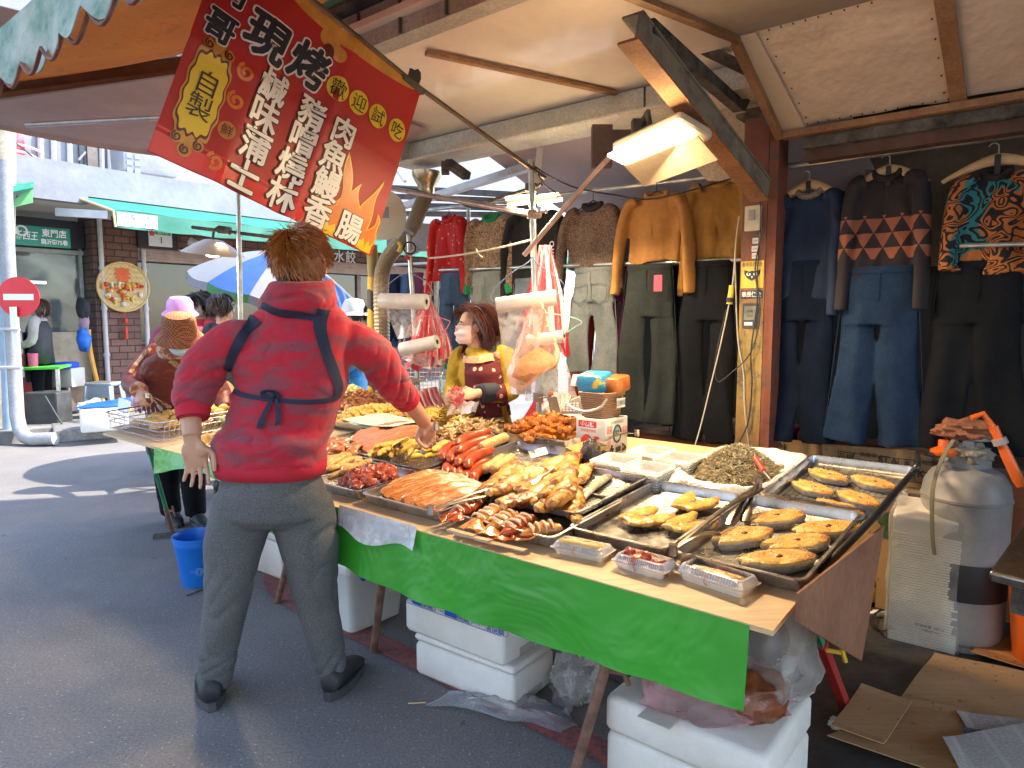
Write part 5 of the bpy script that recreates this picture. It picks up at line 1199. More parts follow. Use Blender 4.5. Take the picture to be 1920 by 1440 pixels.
def geo():
 s=NT('triangle_knit');p=s.node('SeparateXYZ',Vector=s.tc);x,z=p.outputs[0],p.outputs[2]
 row=s.math('MULTIPLY',z,15);fz=s.math('FRACT',row);rw=s.math('FLOOR',row)
 tx=s.math('ADD',s.math('MULTIPLY',x,13),s.math('MULTIPLY',rw,.5));tr=s.math('MULTIPLY',s.math('ABSOLUTE',s.math('SUBTRACT',s.math('FRACT',tx),.5)),2)
 k=s.math('LESS_THAN',tr,s.math('MULTIPLY',fz,.95))
 band=s.math('MULTIPLY',s.math('GREATER_THAN',z,-.385),s.math('LESS_THAN',z,-.185));k=s.math('MULTIPLY',k,band)
 s.bump(s.noise(9,5),.4,.015);return s.fin(s.mix(k,(.022,.017,.02),(.30,.10,.055)),.9)
def maze():
 s=NT('maze_knit');mp=s.node('Mapping',Vector=s.tc);s.set(mp.inputs['Scale'],(1,1,1.2))
 w=s.math('FRACT',s.math('MULTIPLY',s.noise(11,1,.4,vec=mp.outputs[0],dist=.6),9))
 hue=s.ramp(s.noise(5.5,1),[(.53,(.42,.14,.03)),(.56,(.03,.20,.22))],True)
 k=s.ramp(w,[(.40,0.0),(.46,1.0),(.94,1.0),(.98,0.0)]);s.bump(s.noise(9,5),.4,.015);return s.fin(s.mix(k,(.012,.012,.018),hue),.9)
G_R=Matrix((UD,VD,ZD)).transposed().to_4x4()
def shirt(label,x,ytop,wpx,hem,sl,m,v=3.63,cuff=None,collar=None,depth=.065,flare=1.0,sleeve_w=.06,seed=0,slope=.22,group='blouses and sweaters on the shop rails',out=.06,long_cuff=.05,rsl=None):
 o3=atv(x,ytop,v);k=(atv(x+50,ytop,v)-o3).length/50;hw=wpx*k/2
 zh=atv(x,hem,v).z-o3.z;zs=atv(x,sl,v).z-o3.z;zr=zs if rsl is None else atv(x,rsl,v).z-o3.z
 t=thing('shirt',label,'shirt',o3,(0,0,A),group)
 mb=MB();rings=[]
 for i in range(15):
  f=i/14;z=zh*f;w=hw*(.42+.58*min(1,f*5)**.6)*(1+(flare-1)*f)if f<.2 else hw*(1+(flare-1)*f)*(1-.06*sin(pi*f))
  w=max(w,hw*.34);dd=depth*(.35+.65*min(1,f*3))
  rings.append([V((w*cos(a)*1.0,dd*.5*(abs(sin(a))**.8)*(1 if sin(a)>0 else-1)+.012*sin(a*5+f*3+seed)*f,z-.0+(.012*sin(a*3+seed)if i==14 else 0)))for a in[2*pi*q/28 for q in range(28)]])
 mb.loft(rings)
 for sg in(-1,1):
  ze=zs if sg<0 else zr
  p0=V((sg*hw*.62,0,-.02));p1=V((sg*hw*.93,-.01,-.02-hw*slope));p2=V((sg*(hw*1.04+out*.5),-.02,ze*.45));p3=V((sg*(hw*1.04+out),-.03,ze))
  pts=spline([p0,p1,p2,p3],7);n=len(pts)
  mb.tube(pts,[(sleeve_w*(1-.38*q/(n-1))*(1+.06*sin(q*1.9+seed)),.038*(1-.25*q/(n-1)))for q in range(n)],16)
 r=remesh(mb,.008,2)
 for i,p in enumerate(r.v):
  w=min(1,max(0,-p.z*6));r.v[i]=p+V((0,1,0))*(.010*sin(p.x*26+2.5*nz((p.x*4,p.z*3,0),1,seed)+seed)*w+.008*nz((p.x*9,p.z*7,1),1,seed)-.013*(1-2*abs(nz((p.x*8+p.z*3*(1 if p.x>0 else-1),p.z*3,5),1,seed)))*w)
 obj('cloth_body',r,m,t,world=0,smooth=1)
 if cuff:
  for sg in(-1,1):
   ze=zs if sg<0 else zr;c=V((sg*(hw*1.04+out),-.03,ze));obj('cuff',MB().tube([c+V((-sg*.012,0,long_cuff)),c+V((0,0,-.012))],[(sleeve_w*.72,.034),(sleeve_w*.66,.030)],16),cuff,t,world=0,smooth=1)
 if collar:
  obj('collar',MB().tube([V((hw*.36*cos(a),depth*.30*sin(a),.004-.035*(sin(a)<0)*abs(sin(a))+.012))for a in[2*pi*q/24 for q in range(25)]],.016 if collar is not True else .014,8),collar if collar is not True else m,t,world=0,smooth=1)
 return t,hw
def trousers(label,x,ytop,wpx,yb,legw,m,v=3.60,spread=1.06,seed=0,depth=.062,pockets=None,group='trousers and jeans on the shop rails',crotch=.30):
 o3=atv(x,ytop,v);k=(atv(x+50,ytop,v)-o3).length/50;hw=wpx*k/2;H=o3.z-atv(x,yb,v).z;lw=legw*k/2
 t=thing('trousers',label,'trousers',o3,(0,0,A),group)
 mb=MB();zc_=-H*crotch
 rings=[]
 for i in range(8):
  f=i/7;w=hw*(.88+.14*f);rings.append([V((w*cos(a),depth*.5*sin(a)*(1+.2*f),zc_*1.08*f))for a in[2*pi*q/28 for q in range(28)]])
 mb.loft(rings)
 for sg in(-1,1):
  n=16;pts=[];rad=[]
  for q in range(n+1):
   f=q/n;z=zc_*.6+(-H-zc_*.6)*f;cx_=sg*(hw*.50+(lw*spread*1.02-hw*.50)*f+.010*sin(f*6+seed));pts.append(V((cx_,-.01*f+.010*sin(f*5+sg+seed),z)));rad.append((hw*.46+(lw*.95-hw*.46)*f,depth*.44*(1-.15*f)))
  mb.tube(pts,rad,20,up=V((0,1,0)))
 r=remesh(mb,.008,2)
 for i,p in enumerate(r.v):
  f=min(1,-p.z/H);cr=1-2*abs(nz((p.x*9,p.z*2.2,3),1,seed));k_=1-2*abs(nz((p.x*5+p.z*4,p.z*7,8),1,seed));r.v[i]=p+V((.012*nz((p.z*3,sg,0),1,seed),1,0))*(.014*sin(p.x*34+4*nz((p.x*3,p.z*1.5,0),1,seed)+seed)*f-.014*cr*f+.008*nz((p.x*7,p.z*5,1),1,seed)-.010*k_*max(0,.6-abs(f-.35)*1.6))
 obj('cloth_body',r,m,t,world=0,smooth=1)
 for sg in(-1,1):obj('seam',MB().tube([V((sg*(hw*.97+(lw*spread*2.0-hw*.97)*q/10)*.985,-depth*.12,-.03-(H-.05)*q/10))for q in range(11)],.0022,4),m,t,world=0)
 obj('fly_seam',MB().tube([V((.0,-depth*.5-.006,-.03)),V((.004,-depth*.52-.010,zc_*.5)),V((.0,-depth*.45,zc_*.95))],.0022,4),m,t,world=0)
 obj('waistband',MB().tube([V((hw*.90*cos(a),depth*.47*sin(a),-.015))for a in[2*pi*q/28 for q in range(29)]],[(.006,.019)]*29,8),m,t,world=0,smooth=1)
 if pockets:
  for sg in(-1,1):
   q=[(-.055,0),(.055,0),(.055,-.09),(0,-.12),(-.055,-.09)];ps=[V((sg*hw*.46+a,-depth*.56-.014,-.10+b))for a,b in q]
   obj('pocket_stitch',MB().tube(ps+[ps[0]],.0022,4),pockets,t,world=0)
 return t
def wire_h(x,y,v=3.63,m=None,w=.17,wood=False,label=None):
 c=atv(x,y,v);t=thing('clothes_hanger',label,'hanger',c,(0,0,A),'hangers on the shop rails')
 hk=MB().tube([V((0,0,0)),V((0,0,.035))]+[V((.018*cos(a)-.018+.0,0,.05+.018*sin(a)))for a in[k*pi/8-.3 for k in range(9)]],.0028,6)
 obj('hook',hk,M_cab if not wood else M_rail,t,world=0,smooth=1)
 if wood:obj('shoulder',MB().tube([V((w*q,-.01*abs(q),-.075*abs(q)**1.5))for q in[k/8-1 for k in range(17)]],[(.011,.009+.016*(1-abs(k/8-1)))for k in range(17)],10),mat('pale_wood',(.52,.33,.15),(.66,.46,.24),.5,14),t,world=0,smooth=1);obj('size_tag',MB().box((0,-.022,-.03),(.022,.004,.09)),blk,t,world=0)
 else:obj('shoulder',MB().tube([V((w*q,0,-.06*abs(q)))for q in(-1,-.5,0,.5,1)],.0045,6),m or M_cab,t,world=0,smooth=1)
 return t
K_red=dots('red_dotted',(.55,.012,.010),(.70,.36,.14),22)
K_leo=leopard('leopard_big',(.50,.33,.19),(.02,.015,.012),(.36,.20,.09),24)
K_leo2=leopard('leopard_fine',(.03,.02,.018),(.40,.26,.18),(.05,.035,.03),42)
K_black=knit('black_knit',(.010,.010,.011),(.020,.019,.021));K_ochre=knit('ochre_knit',(.34,.155,.035),(.43,.21,.055));K_must=knit('mustard_knit',(.25,.125,.018),(.33,.17,.03))
K_navy=knit('navy_knit',(.008,.020,.055),(.014,.032,.08));K_grn=mat('green_cuff',(.01,.25,.08),None,.8);K_lace=mat('lace_collar',(.16,.12,.10),(.32,.26,.21),.9,90)
D_blue=denim('blue_denim',(.03,.06,.11),(.10,.16,.25));D_lt=denim('pale_grey_denim',(.20,.22,.19),(.34,.36,.32));D_gr=denim('grey_denim',(.10,.12,.13),(.20,.22,.23));D_sea=denim('faded_denim',(.10,.13,.16),(.22,.26,.30))
D_char=denim('charcoal_twill',(.016,.021,.022),(.032,.040,.040));D_blk=denim('black_twill',(.005,.006,.008),(.010,.012,.016));D_nv=denim('navy_denim',(.004,.008,.020),(.010,.018,.042));D_dk=denim('deep_blue_denim',(.008,.020,.052),(.020,.044,.095))
ST=mat('pale_stitch',(.35,.3,.2),None,.8)
shirt('red blouse with small gold motifs, end of the row by the duct',842,410,58,528,552,K_red,3.66,collar=K_red,seed=1,out=.03,sleeve_w=.055)
shirt('big spotted leopard blouse with bright green cuffs',921,409,76,508,548,K_leo,3.66,cuff=K_grn,collar=K_grn,seed=2,out=.01,sleeve_w=.06)
t,hw=shirt('plain black sweatshirt with pale lettering on its sleeve',1003,400,96,560,600,K_black,3.66,seed=3,out=.02)
mb=MB();put(mb,text_mb('CIJO',.05,.02,spacing=1.3),lambda a,b:V((hw*.86+b,-.062,-.26+a)));obj('lettering',mb,wht,t,world=0)
shirt('fine leopard print blouse with black cuffs',1111,388,92,505,545,K_leo2,3.65,cuff=K_black,collar=K_black,seed=4,out=.05,long_cuff=.06)
shirt('ochre knitted sweater with a folded collar',1231,368,112,492,552,K_ochre,3.62,collar=True,seed=5,out=.045,flare=.92,sleeve_w=.066)
shirt('mustard sweater half hidden behind the ochre sweater',1350,342,110,486,555,K_must,3.66,collar=True,seed=6,out=.02)
shirt('navy blouse with a lace collar next to the pillar',1518,362,116,560,592,K_navy,3.63,collar=K_lace,seed=7,out=-.01,sleeve_w=.06)
t8,_=shirt('black sweater with a band of rust triangles',1664,328,134,540,582,geo(),3.60,collar=K_black,seed=8,out=.015,flare=.95,sleeve_w=.065)
shirt('black sweater covered in orange and teal maze lines',1868,326,146,512,505,maze(),3.60,collar=K_black,seed=9,out=.02,sleeve_w=.075)
trousers('blue jeans hanging below the red blouse',850,512,52,690,38,D_blue,3.64,seed=1)
trousers('pale grey jeans below the big spotted leopard blouse',915,510,60,720,40,D_lt,3.62,seed=2,pockets=mat('grey_stitch',(.2,.2,.18)))
trousers('faded blue jeans below the black sweatshirt',1000,522,78,740,46,D_sea,3.62,seed=3,pockets=ST)
trousers('grey flared jeans with a rear pocket below the fine leopard blouse',1113,502,80,700,50,D_gr,3.60,seed=4,pockets=mat('dark_stitch',(.06,.07,.08)))
t=trousers('charcoal wide trousers with a red swing tag',1218,497,94,792,62,D_char,3.58,seed=5)
obj('swing_tag',MB().box((.10,-.085,-.11),(.05,.004,.09)),mat('swing_tag_red',(.62,.05,.10),None,.5),t,world=0)
trousers('black trousers hanging in front of the pillar edge',1328,490,98,828,66,D_blk,3.62,seed=6)
trousers('dark navy jeans below the lace collar blouse',1508,490,112,828,72,D_nv,3.62,seed=7)
trousers('deep blue wide jeans below the triangle sweater',1652,500,146,834,98,D_dk,3.58,seed=8,spread=1.03)
trousers('black wide trousers below the maze sweater',1838,490,176,848,112,D_blk,3.60,seed=9,spread=1.0)
wire_h(842,400,3.66,w=.10,label='dark wire hanger of the red blouse');wire_h(921,398,3.66,mat('dkgreen_wire',(.02,.12,.05)),.12,label='green wire hanger of the big spotted leopard blouse')
wire_h(1112,376,3.65,w=.14,label='dark wire hanger of the fine leopard blouse');wire_h(1231,358,3.62,w=.14,label='dark wire hanger of the ochre sweater')
wire_h(1518,346,3.63,w=.16,wood=True,label='wooden hanger of the navy lace collar blouse');wire_h(1668,318,3.60,w=.16,wood=True,label='wooden hanger of the triangle sweater');wire_h(1872,298,3.60,w=.20,wood=True,label='wooden hanger of the maze sweater')
g='garments on the far rack by the duct'
for k,(x,y0,y1,m,lb)in enumerate([(732,515,640,D_nv,'dark folded jeans on the far rack beside the ribbed duct'),(752,515,650,D_blue,'blue jeans on the far rack beside the grey pole'),(778,512,640,mat('maroon_cloth',(.10,.01,.03),(.16,.02,.05),.9,5),'maroon garment on the far rack under the pink bags')]):
 trousers(lb,x,y0,34,y1,16,m,4.25+.05*k,seed=k,group=g)
tag(obj('rack_rail',MB().cyl(atv(730,497,4.3),atv(815,493,4.1),.012,n=8),M_zinc,smooth=1),'short rail of the far garment rack by the duct','rail')
for k,(x,y0,y1,m,lb)in enumerate([(1163,500,700,mat('magenta_cloth',(.35,.01,.10),(.45,.02,.15),.8,5),'magenta garment glimpsed behind the grey jeans'),(1092,560,790,mat('deep_red_cloth',(.34,.02,.02),(.45,.04,.03),.8,5),'deep red garment glimpsed behind the grey jeans leg'),(1275,500,800,D_nv,'dark blue garment between the charcoal and black trousers')]):
 trousers(lb,x,y0,46,y1,24,m,3.85,seed=k,group='garments behind the front row')
t=thing('storage_bench','terracotta coloured storage bench behind the hanging trousers','bench',W(-1.3,4.15,0))
obj('bench_body',MB().box(W(-.9,4.2,.36),(2.6,.5,.72),(UD,VD,ZD)),mat('terracotta_board',(.30,.085,.03),(.38,.12,.05),.7,4,fine=.2),t);obj('bench_top',MB().box(W(-.9,4.2,.735),(2.64,.54,.03),(UD,VD,ZD)),M_tan,t)
for k,(u,c)in enumerate([(-1.65,(.5,.4,.3)),(-1.35,(.4,.05,.07)),(-1.05,(.15,.03,.03)),(-.6,(.3,.2,.1))]):
 tag(obj('folded_cloth',MB().box(W(u,4.1,.79),(.26,.26,.08),(UD,VD,ZD),bev=.02),mat('folded%d'%k,c,None,.9),smooth=1),'folded %s cloth on the storage bench behind the trousers'%('beige','crimson','maroon','brown')[k],'cloth')
# ================================================================ UNDER AND BESIDE THE TABLE
def foam(name,a,b):
 s=NT(name);c=s.ramp(s.noise(5,5,.7),[(.3,a),(.7,b)]);d=s.ramp(s.noise(17,6,.8),[(.66,1.0),(.8,.72)]);c=s.mix(1,c,d,'MULTIPLY')
 vo=s.node('TexVoronoi',Vector=s.tc,Scale=170).outputs['Distance'];s.bump(vo,.25,.003);return s.fin(c,.65)
M_foam=foam('white_foam',(.68,.67,.63),(.80,.79,.76));M_foam2=foam('aged_foam',(.62,.59,.52),(.76,.73,.67))
def ub(u1,v0,z0,du,dv,h,ang=0):
 c=W(u1-du/2,v0+dv/2,z0+h/2);a=A+ang;return c,(V((cos(a),sin(a),0)),V((-sin(a),cos(a),0)),ZD),(du,dv,h)
def foam_box(label,u1,v0,z0,du,dv,h,ang=0,m=None,lid=.33,notch=True,name='foam_box'):
 c,ax,sz=ub(u1,v0,z0,du,dv,h,ang);t=thing(name,label,'foam box',c-ZD*h/2)
 hl=h*lid;b=MB().box(c-ZD*(hl/2+.001),(du,dv,h-hl-.002),ax,bev=.018)
 if notch:
  pass
 obj('box_body',b,m or M_foam,t,smooth=1,angle=50);obj('lid',MB().box(c+ZD*(h-hl)/2,(du+.006,dv+.006,hl),ax,bev=.018),m or M_foam,t,smooth=1,angle=50)
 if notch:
  obj('grip_notch',MB().box(c+ax[0]*(du/2-.004)+ZD*(-h/2+.028),(.012,.10,.036),ax,bev=.005),mat('foam_recess_shade',(.42,.41,.39),None,.8),t)  # notch is a block in darker foam colour, its shade painted in
 return t,c,ax
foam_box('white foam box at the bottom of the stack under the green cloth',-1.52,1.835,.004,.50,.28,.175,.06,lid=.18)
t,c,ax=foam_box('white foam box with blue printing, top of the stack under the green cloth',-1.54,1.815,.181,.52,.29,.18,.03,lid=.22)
du,dv=.526,.296;f=lambda x,z,l=.002:c+ax[0]*x-ax[1]*(dv/2+l)+ZD*z
P_bl=mat('blue_print',(.06,.10,.38),None,.6);P_tape=mat('blue_tape',(.015,.07,.50),None,.45)
mb=MB()
for k,x in enumerate((-.19,.0,.17)):
 put(mb,text_mb('TAS26-FS',.018),lambda a,b:f(x+a-.03,.048+b));put(mb,text_mb('蒲燒鯛',.030,.01),lambda a,b:f(x+.05+a,.05+b))
 put(mb,text_mb('ISO22000',.016),lambda a,b:c+ax[0]*(x+a)-ax[1]*(dv/2-.035-b)+ZD*.0925);put(mb,text_mb('鯛魚',.034,.01),lambda a,b:c+ax[0]*(x-.07+a)-ax[1]*(dv/2-.035-b)+ZD*.0925)
 mb.tube([f(x+.10+.014*cos(q*.5),.05+.012*sin(q*.5))for q in range(14)],.001,4)
for z in(.076,.034):mb.box(f(0,z),(du*.96,.0012,.0018),ax)
obj('blue_lettering',mb,P_bl,t)
obj('tape_strip',MB().box(f(-.185,.062,.001),(.045,.003,.045),ax),P_tape,t);obj('tape_strip',MB().box(f(.0,.064,.001),(.055,.003,.05),ax).box(c+ax[0]*.0-ax[1]*(dv/2-.02)+ZD*.091,(.055,.05,.003),ax),P_tape,t)
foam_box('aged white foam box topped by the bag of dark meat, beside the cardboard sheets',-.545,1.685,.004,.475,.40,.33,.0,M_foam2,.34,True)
tag(obj('packing_tape',MB().box(W(-.84,1.79,.3355),(.10,.30,.002),(UD,VD,ZD)),mat('clear_tape',(.55,.5,.42),(.62,.58,.5),.25,9)),'strip of packing tape on the aged foam box lid','tape')
foam_box('white foam box standing behind the blue bucket',-3.33,2.02,.004,.42,.30,.30,.05,M_foam2,.3,False)
t=thing('storage_bin','white plastic storage bin with a blue handle under the green cloth','storage bin',W(-2.65,1.98,0))
Mbin=mat('white_plastic',(.60,.60,.58),(.68,.68,.66),.35,3,Transmission_Weight=.1)
R=lambda k,z,r=.03:[W(q[0],q[1],z)for q in rrect(-2.86+k,-2.46-k,1.84+k,2.20-k,r,0)]
obj('bin_body',MB().loft([R(.035,.005),R(.03,.01),R(.006,.29),R(.0,.30),R(.0,.31)]),Mbin,t,smooth=1)
obj('lid',MB().loft([R(-.018,.305),R(-.02,.33),R(-.012,.35),R(.02,.355),R(.03,.350),R(.06,.350)]),Mbin,t,smooth=1)
obj('handle',MB().tube([W(-2.44,1.90,.27),W(-2.43,1.90,.315),W(-2.43,1.93,.335),W(-2.43,2.10,.335),W(-2.43,2.13,.32),W(-2.44,2.13,.30)],.012,8),mat('blue_handle',(.01,.04,.40),None,.35),t,smooth=1)
bc=Z(375,1092,0);t=thing('bucket','bright blue plastic bucket standing by the man in grey trousers','bucket',bc)
Mbk=mat('blue_bucket',(.006,.15,.60),(.01,.18,.66),.35,3)
obj('shell',MB().lathe(bc,[(.005,.0),(.088,.0),(.092,.006),(.122,.225),(.124,.228),(.124,.238),(.126,.240),(.126,.262),(.133,.264),(.133,.275),(.126,.277),(.121,.262),(.09,.012),(.005,.012)],40),Mbk,t,smooth=1)
mb=MB()
bd=(V((0,0,0))-bc);bd.z=0;bd.normalize();bs=V((-bd.y,bd.x,0))
wrap=lambda a,z:bc+(bd*cos(a)+bs*sin(a))*(.092+.030*z/.225+.0015)+ZD*z
for r_ in(.022,.013):mb.tube([wrap(r_*cos(q*.42)/.105+.0,.095+r_*sin(q*.42))for q in range(16)],.0014,4)
put(mb,text_mb('正昌',.022),lambda a,b:wrap(a/.105,.095+b));put(mb,text_mb('22',.02),lambda a,b:wrap(-.38+a/.105,.10+b))
obj('moulded_mark',mb,mat('pale_blue_print',(.2,.38,.75),None,.5),t)
tag(obj('stick',MB().cyl(Z(350,1117,.006),Z(384,1103,.006),.004,n=6),M_dirt),'thin dark stick lying by the blue bucket','stick')
tag(obj('straw',MB().cyl(Z(765,1319,.006),Z(798,1317,.006),.0025,n=6),M_wood),'short wooden skewer on the asphalt','skewer')
def crumple(name,label,cat,c,r,m,seed,rough=.35,n=40,group=None):
 mb=MB().ball(c,r,n,n//2,warp=lambda d:1+rough*nz(d,2.2,seed)+rough*.6*abs(nz(d,5,seed+3))+rough*.25*nz(d,13,seed));return tag(obj(name,mb,m,smooth=1),label,cat,group)
M_fl2=film('floor_film',(.85,.87,.9),.20,.15,14,1.0)
def flat_film(name,label,poly,h,seed,m=M_fl2):
 a,b,c,d=[Z(*p,.01)for p in poly]
 def fn(i,j):
  p=a.lerp(b,i).lerp(d.lerp(c,i),j);e=4*i*(1-i)*4*j*(1-j);return p+V((.05*nz((i*3,j*3,1),1,seed),.05*nz((i*3,j*3,7),1,seed),h*e*(.5+.9*abs(nz((i*4,j*4,0),1,seed))+.4*abs(nz((i*11,j*9,0),1,seed)))))
 return tag(obj(name,MB().grid(fn,46,30),m,smooth=1),label,'plastic film')
flat_film('plastic_sheet','wrinkled clear plastic film on the ground before the foam boxes',[(808,1318),(1072,1376),(1070,1330),(870,1280)],.05,3)
flat_film('plastic_sheet','crumpled clear film creeping out from behind the foam boxes',[(1050,1345),(1105,1290),(1085,1235),(1020,1290)],.10,5)
crumple('plastic_bag','crumpled clear bag beside the stacked foam boxes','bag',Z(1085,1265,.10),(.09,.10,.10),M_fl2,4)
crumple('plastic_bag','large clear bag sagging behind the end of the green cloth','bag',W(-.70,2.0,.50),(.16,.20,.20),film('smoky_film',(.75,.7,.66),.17,.2,10,.9),9,.3)
t=thing('meat_bag','clear bag with red stripes holding dark brown meat on the aged foam box','bag',W(-.70,1.82,.33))
obj('meat',MB().ball(W(-.63,1.83,.41),(.10,.075,.075),24,16,warp=lambda d:1+.25*nz(d,2.5,4)),food('dark_meat',(.10,.025,.01),(.20,.06,.02),(.30,.11,.05),.3,14,.7),t,smooth=1)
crp=MB().ball(W(-.73,1.81,.40),(.20,.11,.085),40,20,warp=lambda d:1+.25*nz(d,2.2,6)+.2*abs(nz(d,6,3)))
obj('bag_film',crp,film('meat_film',(.9,.55,.58),.2,.12,16,1.0),t,smooth=1)
# ---------------------------------------------------------------- cardboard, newspaper on the ground
def cardboard(name,a=(.44,.26,.11),b=(.55,.34,.155)):
 s=NT(name);mp=s.node('Mapping',Vector=s.tc,Rotation=(0,0,.35));s.set(mp.inputs['Scale'],(2,70,1));c=s.ramp(s.noise(3,4),[(.3,a),(.7,b)])
 st=s.ramp(s.noise(1,2,vec=mp.outputs[0]),[(.4,.95),(.6,1.02)]);c=s.mix(1,c,st,'MULTIPLY')
 sp=s.ramp(s.noise(30,4,.7),[(.62,0.0),(.68,.8)]);c=s.mix(sp,c,(.09,.045,.02));big=s.ramp(s.noise(6,5),[(.62,0.0),(.8,.4)]);c=s.mix(big,c,(.16,.09,.04))
 s.bump(s.noise(1,2,vec=mp.outputs[0]),.25,.004);return s.fin(c,.85)
M_card=cardboard('corrugated_card');M_card2=cardboard('orange_card',(.42,.20,.06),(.55,.28,.10))
def sheet4(name,label,q,z,m,cat='cardboard',warp=.012,t=.004,n=10):
 P4=[Z(*p,0)for p in q]
 def fn(i,j):p=P4[0].lerp(P4[1],i).lerp(P4[3].lerp(P4[2],i),j);return V((p.x,p.y,z+warp*(1+nz((p.x*4,p.y*4,z*90),1))+warp*3*max(0,abs(i-.5)*2-.85)))
 return tag(obj(name,MB().sheet(fn,n,n,t),m),label,cat)
sheet4('cardboard_sheet','wide worn cardboard sheet nearest the paper tray stack',[(1680,1330),(1752,1236),(1990,1290),(1990,1400)],.010,M_card)
sheet4('cardboard_sheet','small torn cardboard sheet beside the crumpled tissue',[(1556,1385),(1614,1306),(1708,1340),(1655,1420)],.030,M_card)
sheet4('cardboard_sheet','large spotted cardboard sheet under the newspaper',[(1550,1398),(1690,1325),(1990,1390),(1990,1560)],.020,M_card)
sheet4('cardboard_sheet','orange brown cardboard flap by the orange crate',[(1818,1243),(1850,1205),(1990,1230),(1990,1290)],.030,M_card2)
def news_mat():
 s=NT('newsprint');mp=s.node('Mapping',Vector=s.tc,Rotation=(0,0,.25));s.set(mp.inputs['Scale'],(1,1,1));sp=s.node('SeparateXYZ',Vector=mp.outputs[0])
 ln=s.math('GREATER_THAN',s.math('FRACT',s.math('MULTIPLY',sp.outputs[1],130)),.55);wd_=s.ramp(s.noise(120,2),[(.42,0.0),(.46,1.0)]);colm=s.math('LESS_THAN',s.math('FRACT',s.math('MULTIPLY',sp.outputs[0],9)),.86)
 k=s.math('MULTIPLY',s.math('MULTIPLY',ln,wd_),s.math('MULTIPLY',colm,.55));return s.fin(s.mix(k,(.55,.53,.49),(.12,.12,.12)),.8)
M_news=news_mat()
n1=sheet4('newspaper','newspaper page with a blue picture lying on the cardboard',[(1792,1356),(1990,1385),(1990,1440),(1822,1408)],.040,M_news,'newspaper',.01,.001)
obj('blue_picture',MB().quad(Z(1800,1362,.062),Z(1845,1369,.062),Z(1852,1404,.062),Z(1822,1400,.062)),mat('blue_photo',(.03,.05,.12),(.2,.25,.33),.6,20),n1)
n2=sheet4('newspaper','newspaper page with dense columns overlapping the blue picture page',[(1764,1426),(1990,1380),(1990,1500),(1800,1500)],.062,M_news,'newspaper',.012,.001)
crumple('tissue','crumpled white tissue at the edge of the cardboard','tissue',Z(1566,1356,.02),(.022,.022,.022),wht,3,.5,16)
# ---------------------------------------------------------------- paper tray stack in a bag
sc_=Z(1765,1222,0);t=thing('tray_stack_bag','tall stack of cream paper trays in a knotted clear bag','tray stack',sc_)
ax2=(V((.80,-.6,0)),V((.6,.80,0)),ZD);M_pap=mat('cream_paper',(.70,.64,.54),(.78,.73,.63),.75,9,fine=.1)
c0=sc_+V((-.01,.12,0));ru_=mat('shaded_paper',(.50,.43,.31),(.6,.52,.4),.8,9)
for k in range(43):
 z=.006+k*.0118;sh=.06*max(0,k/46-.3);obj('paper_tray',MB().box(c0+ZD*z+V((-.02*sh*3,0,0))+V((.0006*sin(k*2.3),.0006*cos(k*1.7),0)),(.26,.19,.0092),ax2),M_pap,t)
obj('leaning_trays',MB().box(c0+V((-.01,0,.565)),(.25,.18,.10),(ax2[0],(ax2[1]*.9+ZD*.3).normalized(),ax2[0].cross((ax2[1]*.9+ZD*.3).normalized())),bev=.01),mat('white_tray',(.72,.68,.62),None,.7),t)
mb=MB();put(mb,text_mb('防油紙盒  NO.2',.016),lambda a,b:c0-ax2[1]*.0965+ax2[0]*(.03+a)+ZD*(.10+b));put(mb,text_mb('110x80x25 mm',.012),lambda a,b:c0-ax2[1]*.0965+ax2[0]*(.03+a)+ZD*(.082+b));obj('stamp',mb,blk,t)
def bagf(i,j):
 a=2*pi*i;c,s_=cos(a),sin(a);q=(abs(c)**5+abs(s_)**5)**(-.2);w=1.12+.05*nz((c*3,s_*3,j*5),1,2);top=max(0,j-.86)/.14
 return c0+ax2[0]*(.135*c*q*w*(1-top*.2))+ax2[1]*(.10*s_*q*w*(1-top*.2))+ZD*(.005+.66*j+.012*nz((c*5,s_*5,j*3),1))
obj('bag_film',MB().grid(bagf,60,30),film('tray_film',(.95,.93,.90),.14,.15,7,.5),t,smooth=1)
k0=c0-ax2[0]*.13+ZD*.66
obj('bag_knot',MB().tube(spline([k0+V((.02,0,-.02)),k0+V((-.05,0,.04)),k0+V((-.12,0,.02)),k0+V((-.15,0,-.12)),k0+V((-.17,.0,-.20))],5),[.03,.028,.025,.022,.018,.016,.018,.022,.026,.03,.034,.036,.036,.034,.03,.028,.026,.024,.02,.016,.004],10),film('tray_film',(0,0,0)),t,smooth=1)
# ---------------------------------------------------------------- bottle, cables
bb=Z(1628,1134,0);t=thing('sauce_bottle','dark sauce bottle with a yellow label standing behind the table flap','bottle',bb)
obj('glass',MB().lathe(bb,[(.004,0),(.036,0),(.04,.006),(.04,.13),(.03,.165),(.016,.19),(.015,.215),(.004,.216)],24),mat('dark_sauce_glass',(.015,.008,.005),None,.1),t,smooth=1)
obj('label',MB().lathe(bb,[(.0405,.03),(.0412,.031),(.0412,.122),(.0405,.123)],24,cap=False),mat('yellow_label',(.62,.46,.06),(.7,.55,.1),.4,20),t,smooth=1);obj('cap',MB().lathe(bb,[(.004,.21),(.019,.21),(.019,.24),(.004,.241)],18),mat('orange_cap',(.6,.12,.02),None,.4),t,smooth=1)
obj('red_band',MB().lathe(bb,[(.0408,.105),(.0416,.106),(.0416,.128),(.0408,.129)],24,cap=False),mat('bag_red_stripe',(.45,.02,.06),None,.3),t,smooth=1)
mb=MB();vb=(CAM-bb);vb.z=0;vb.normalize();vs=V((-vb.y,vb.x,0))
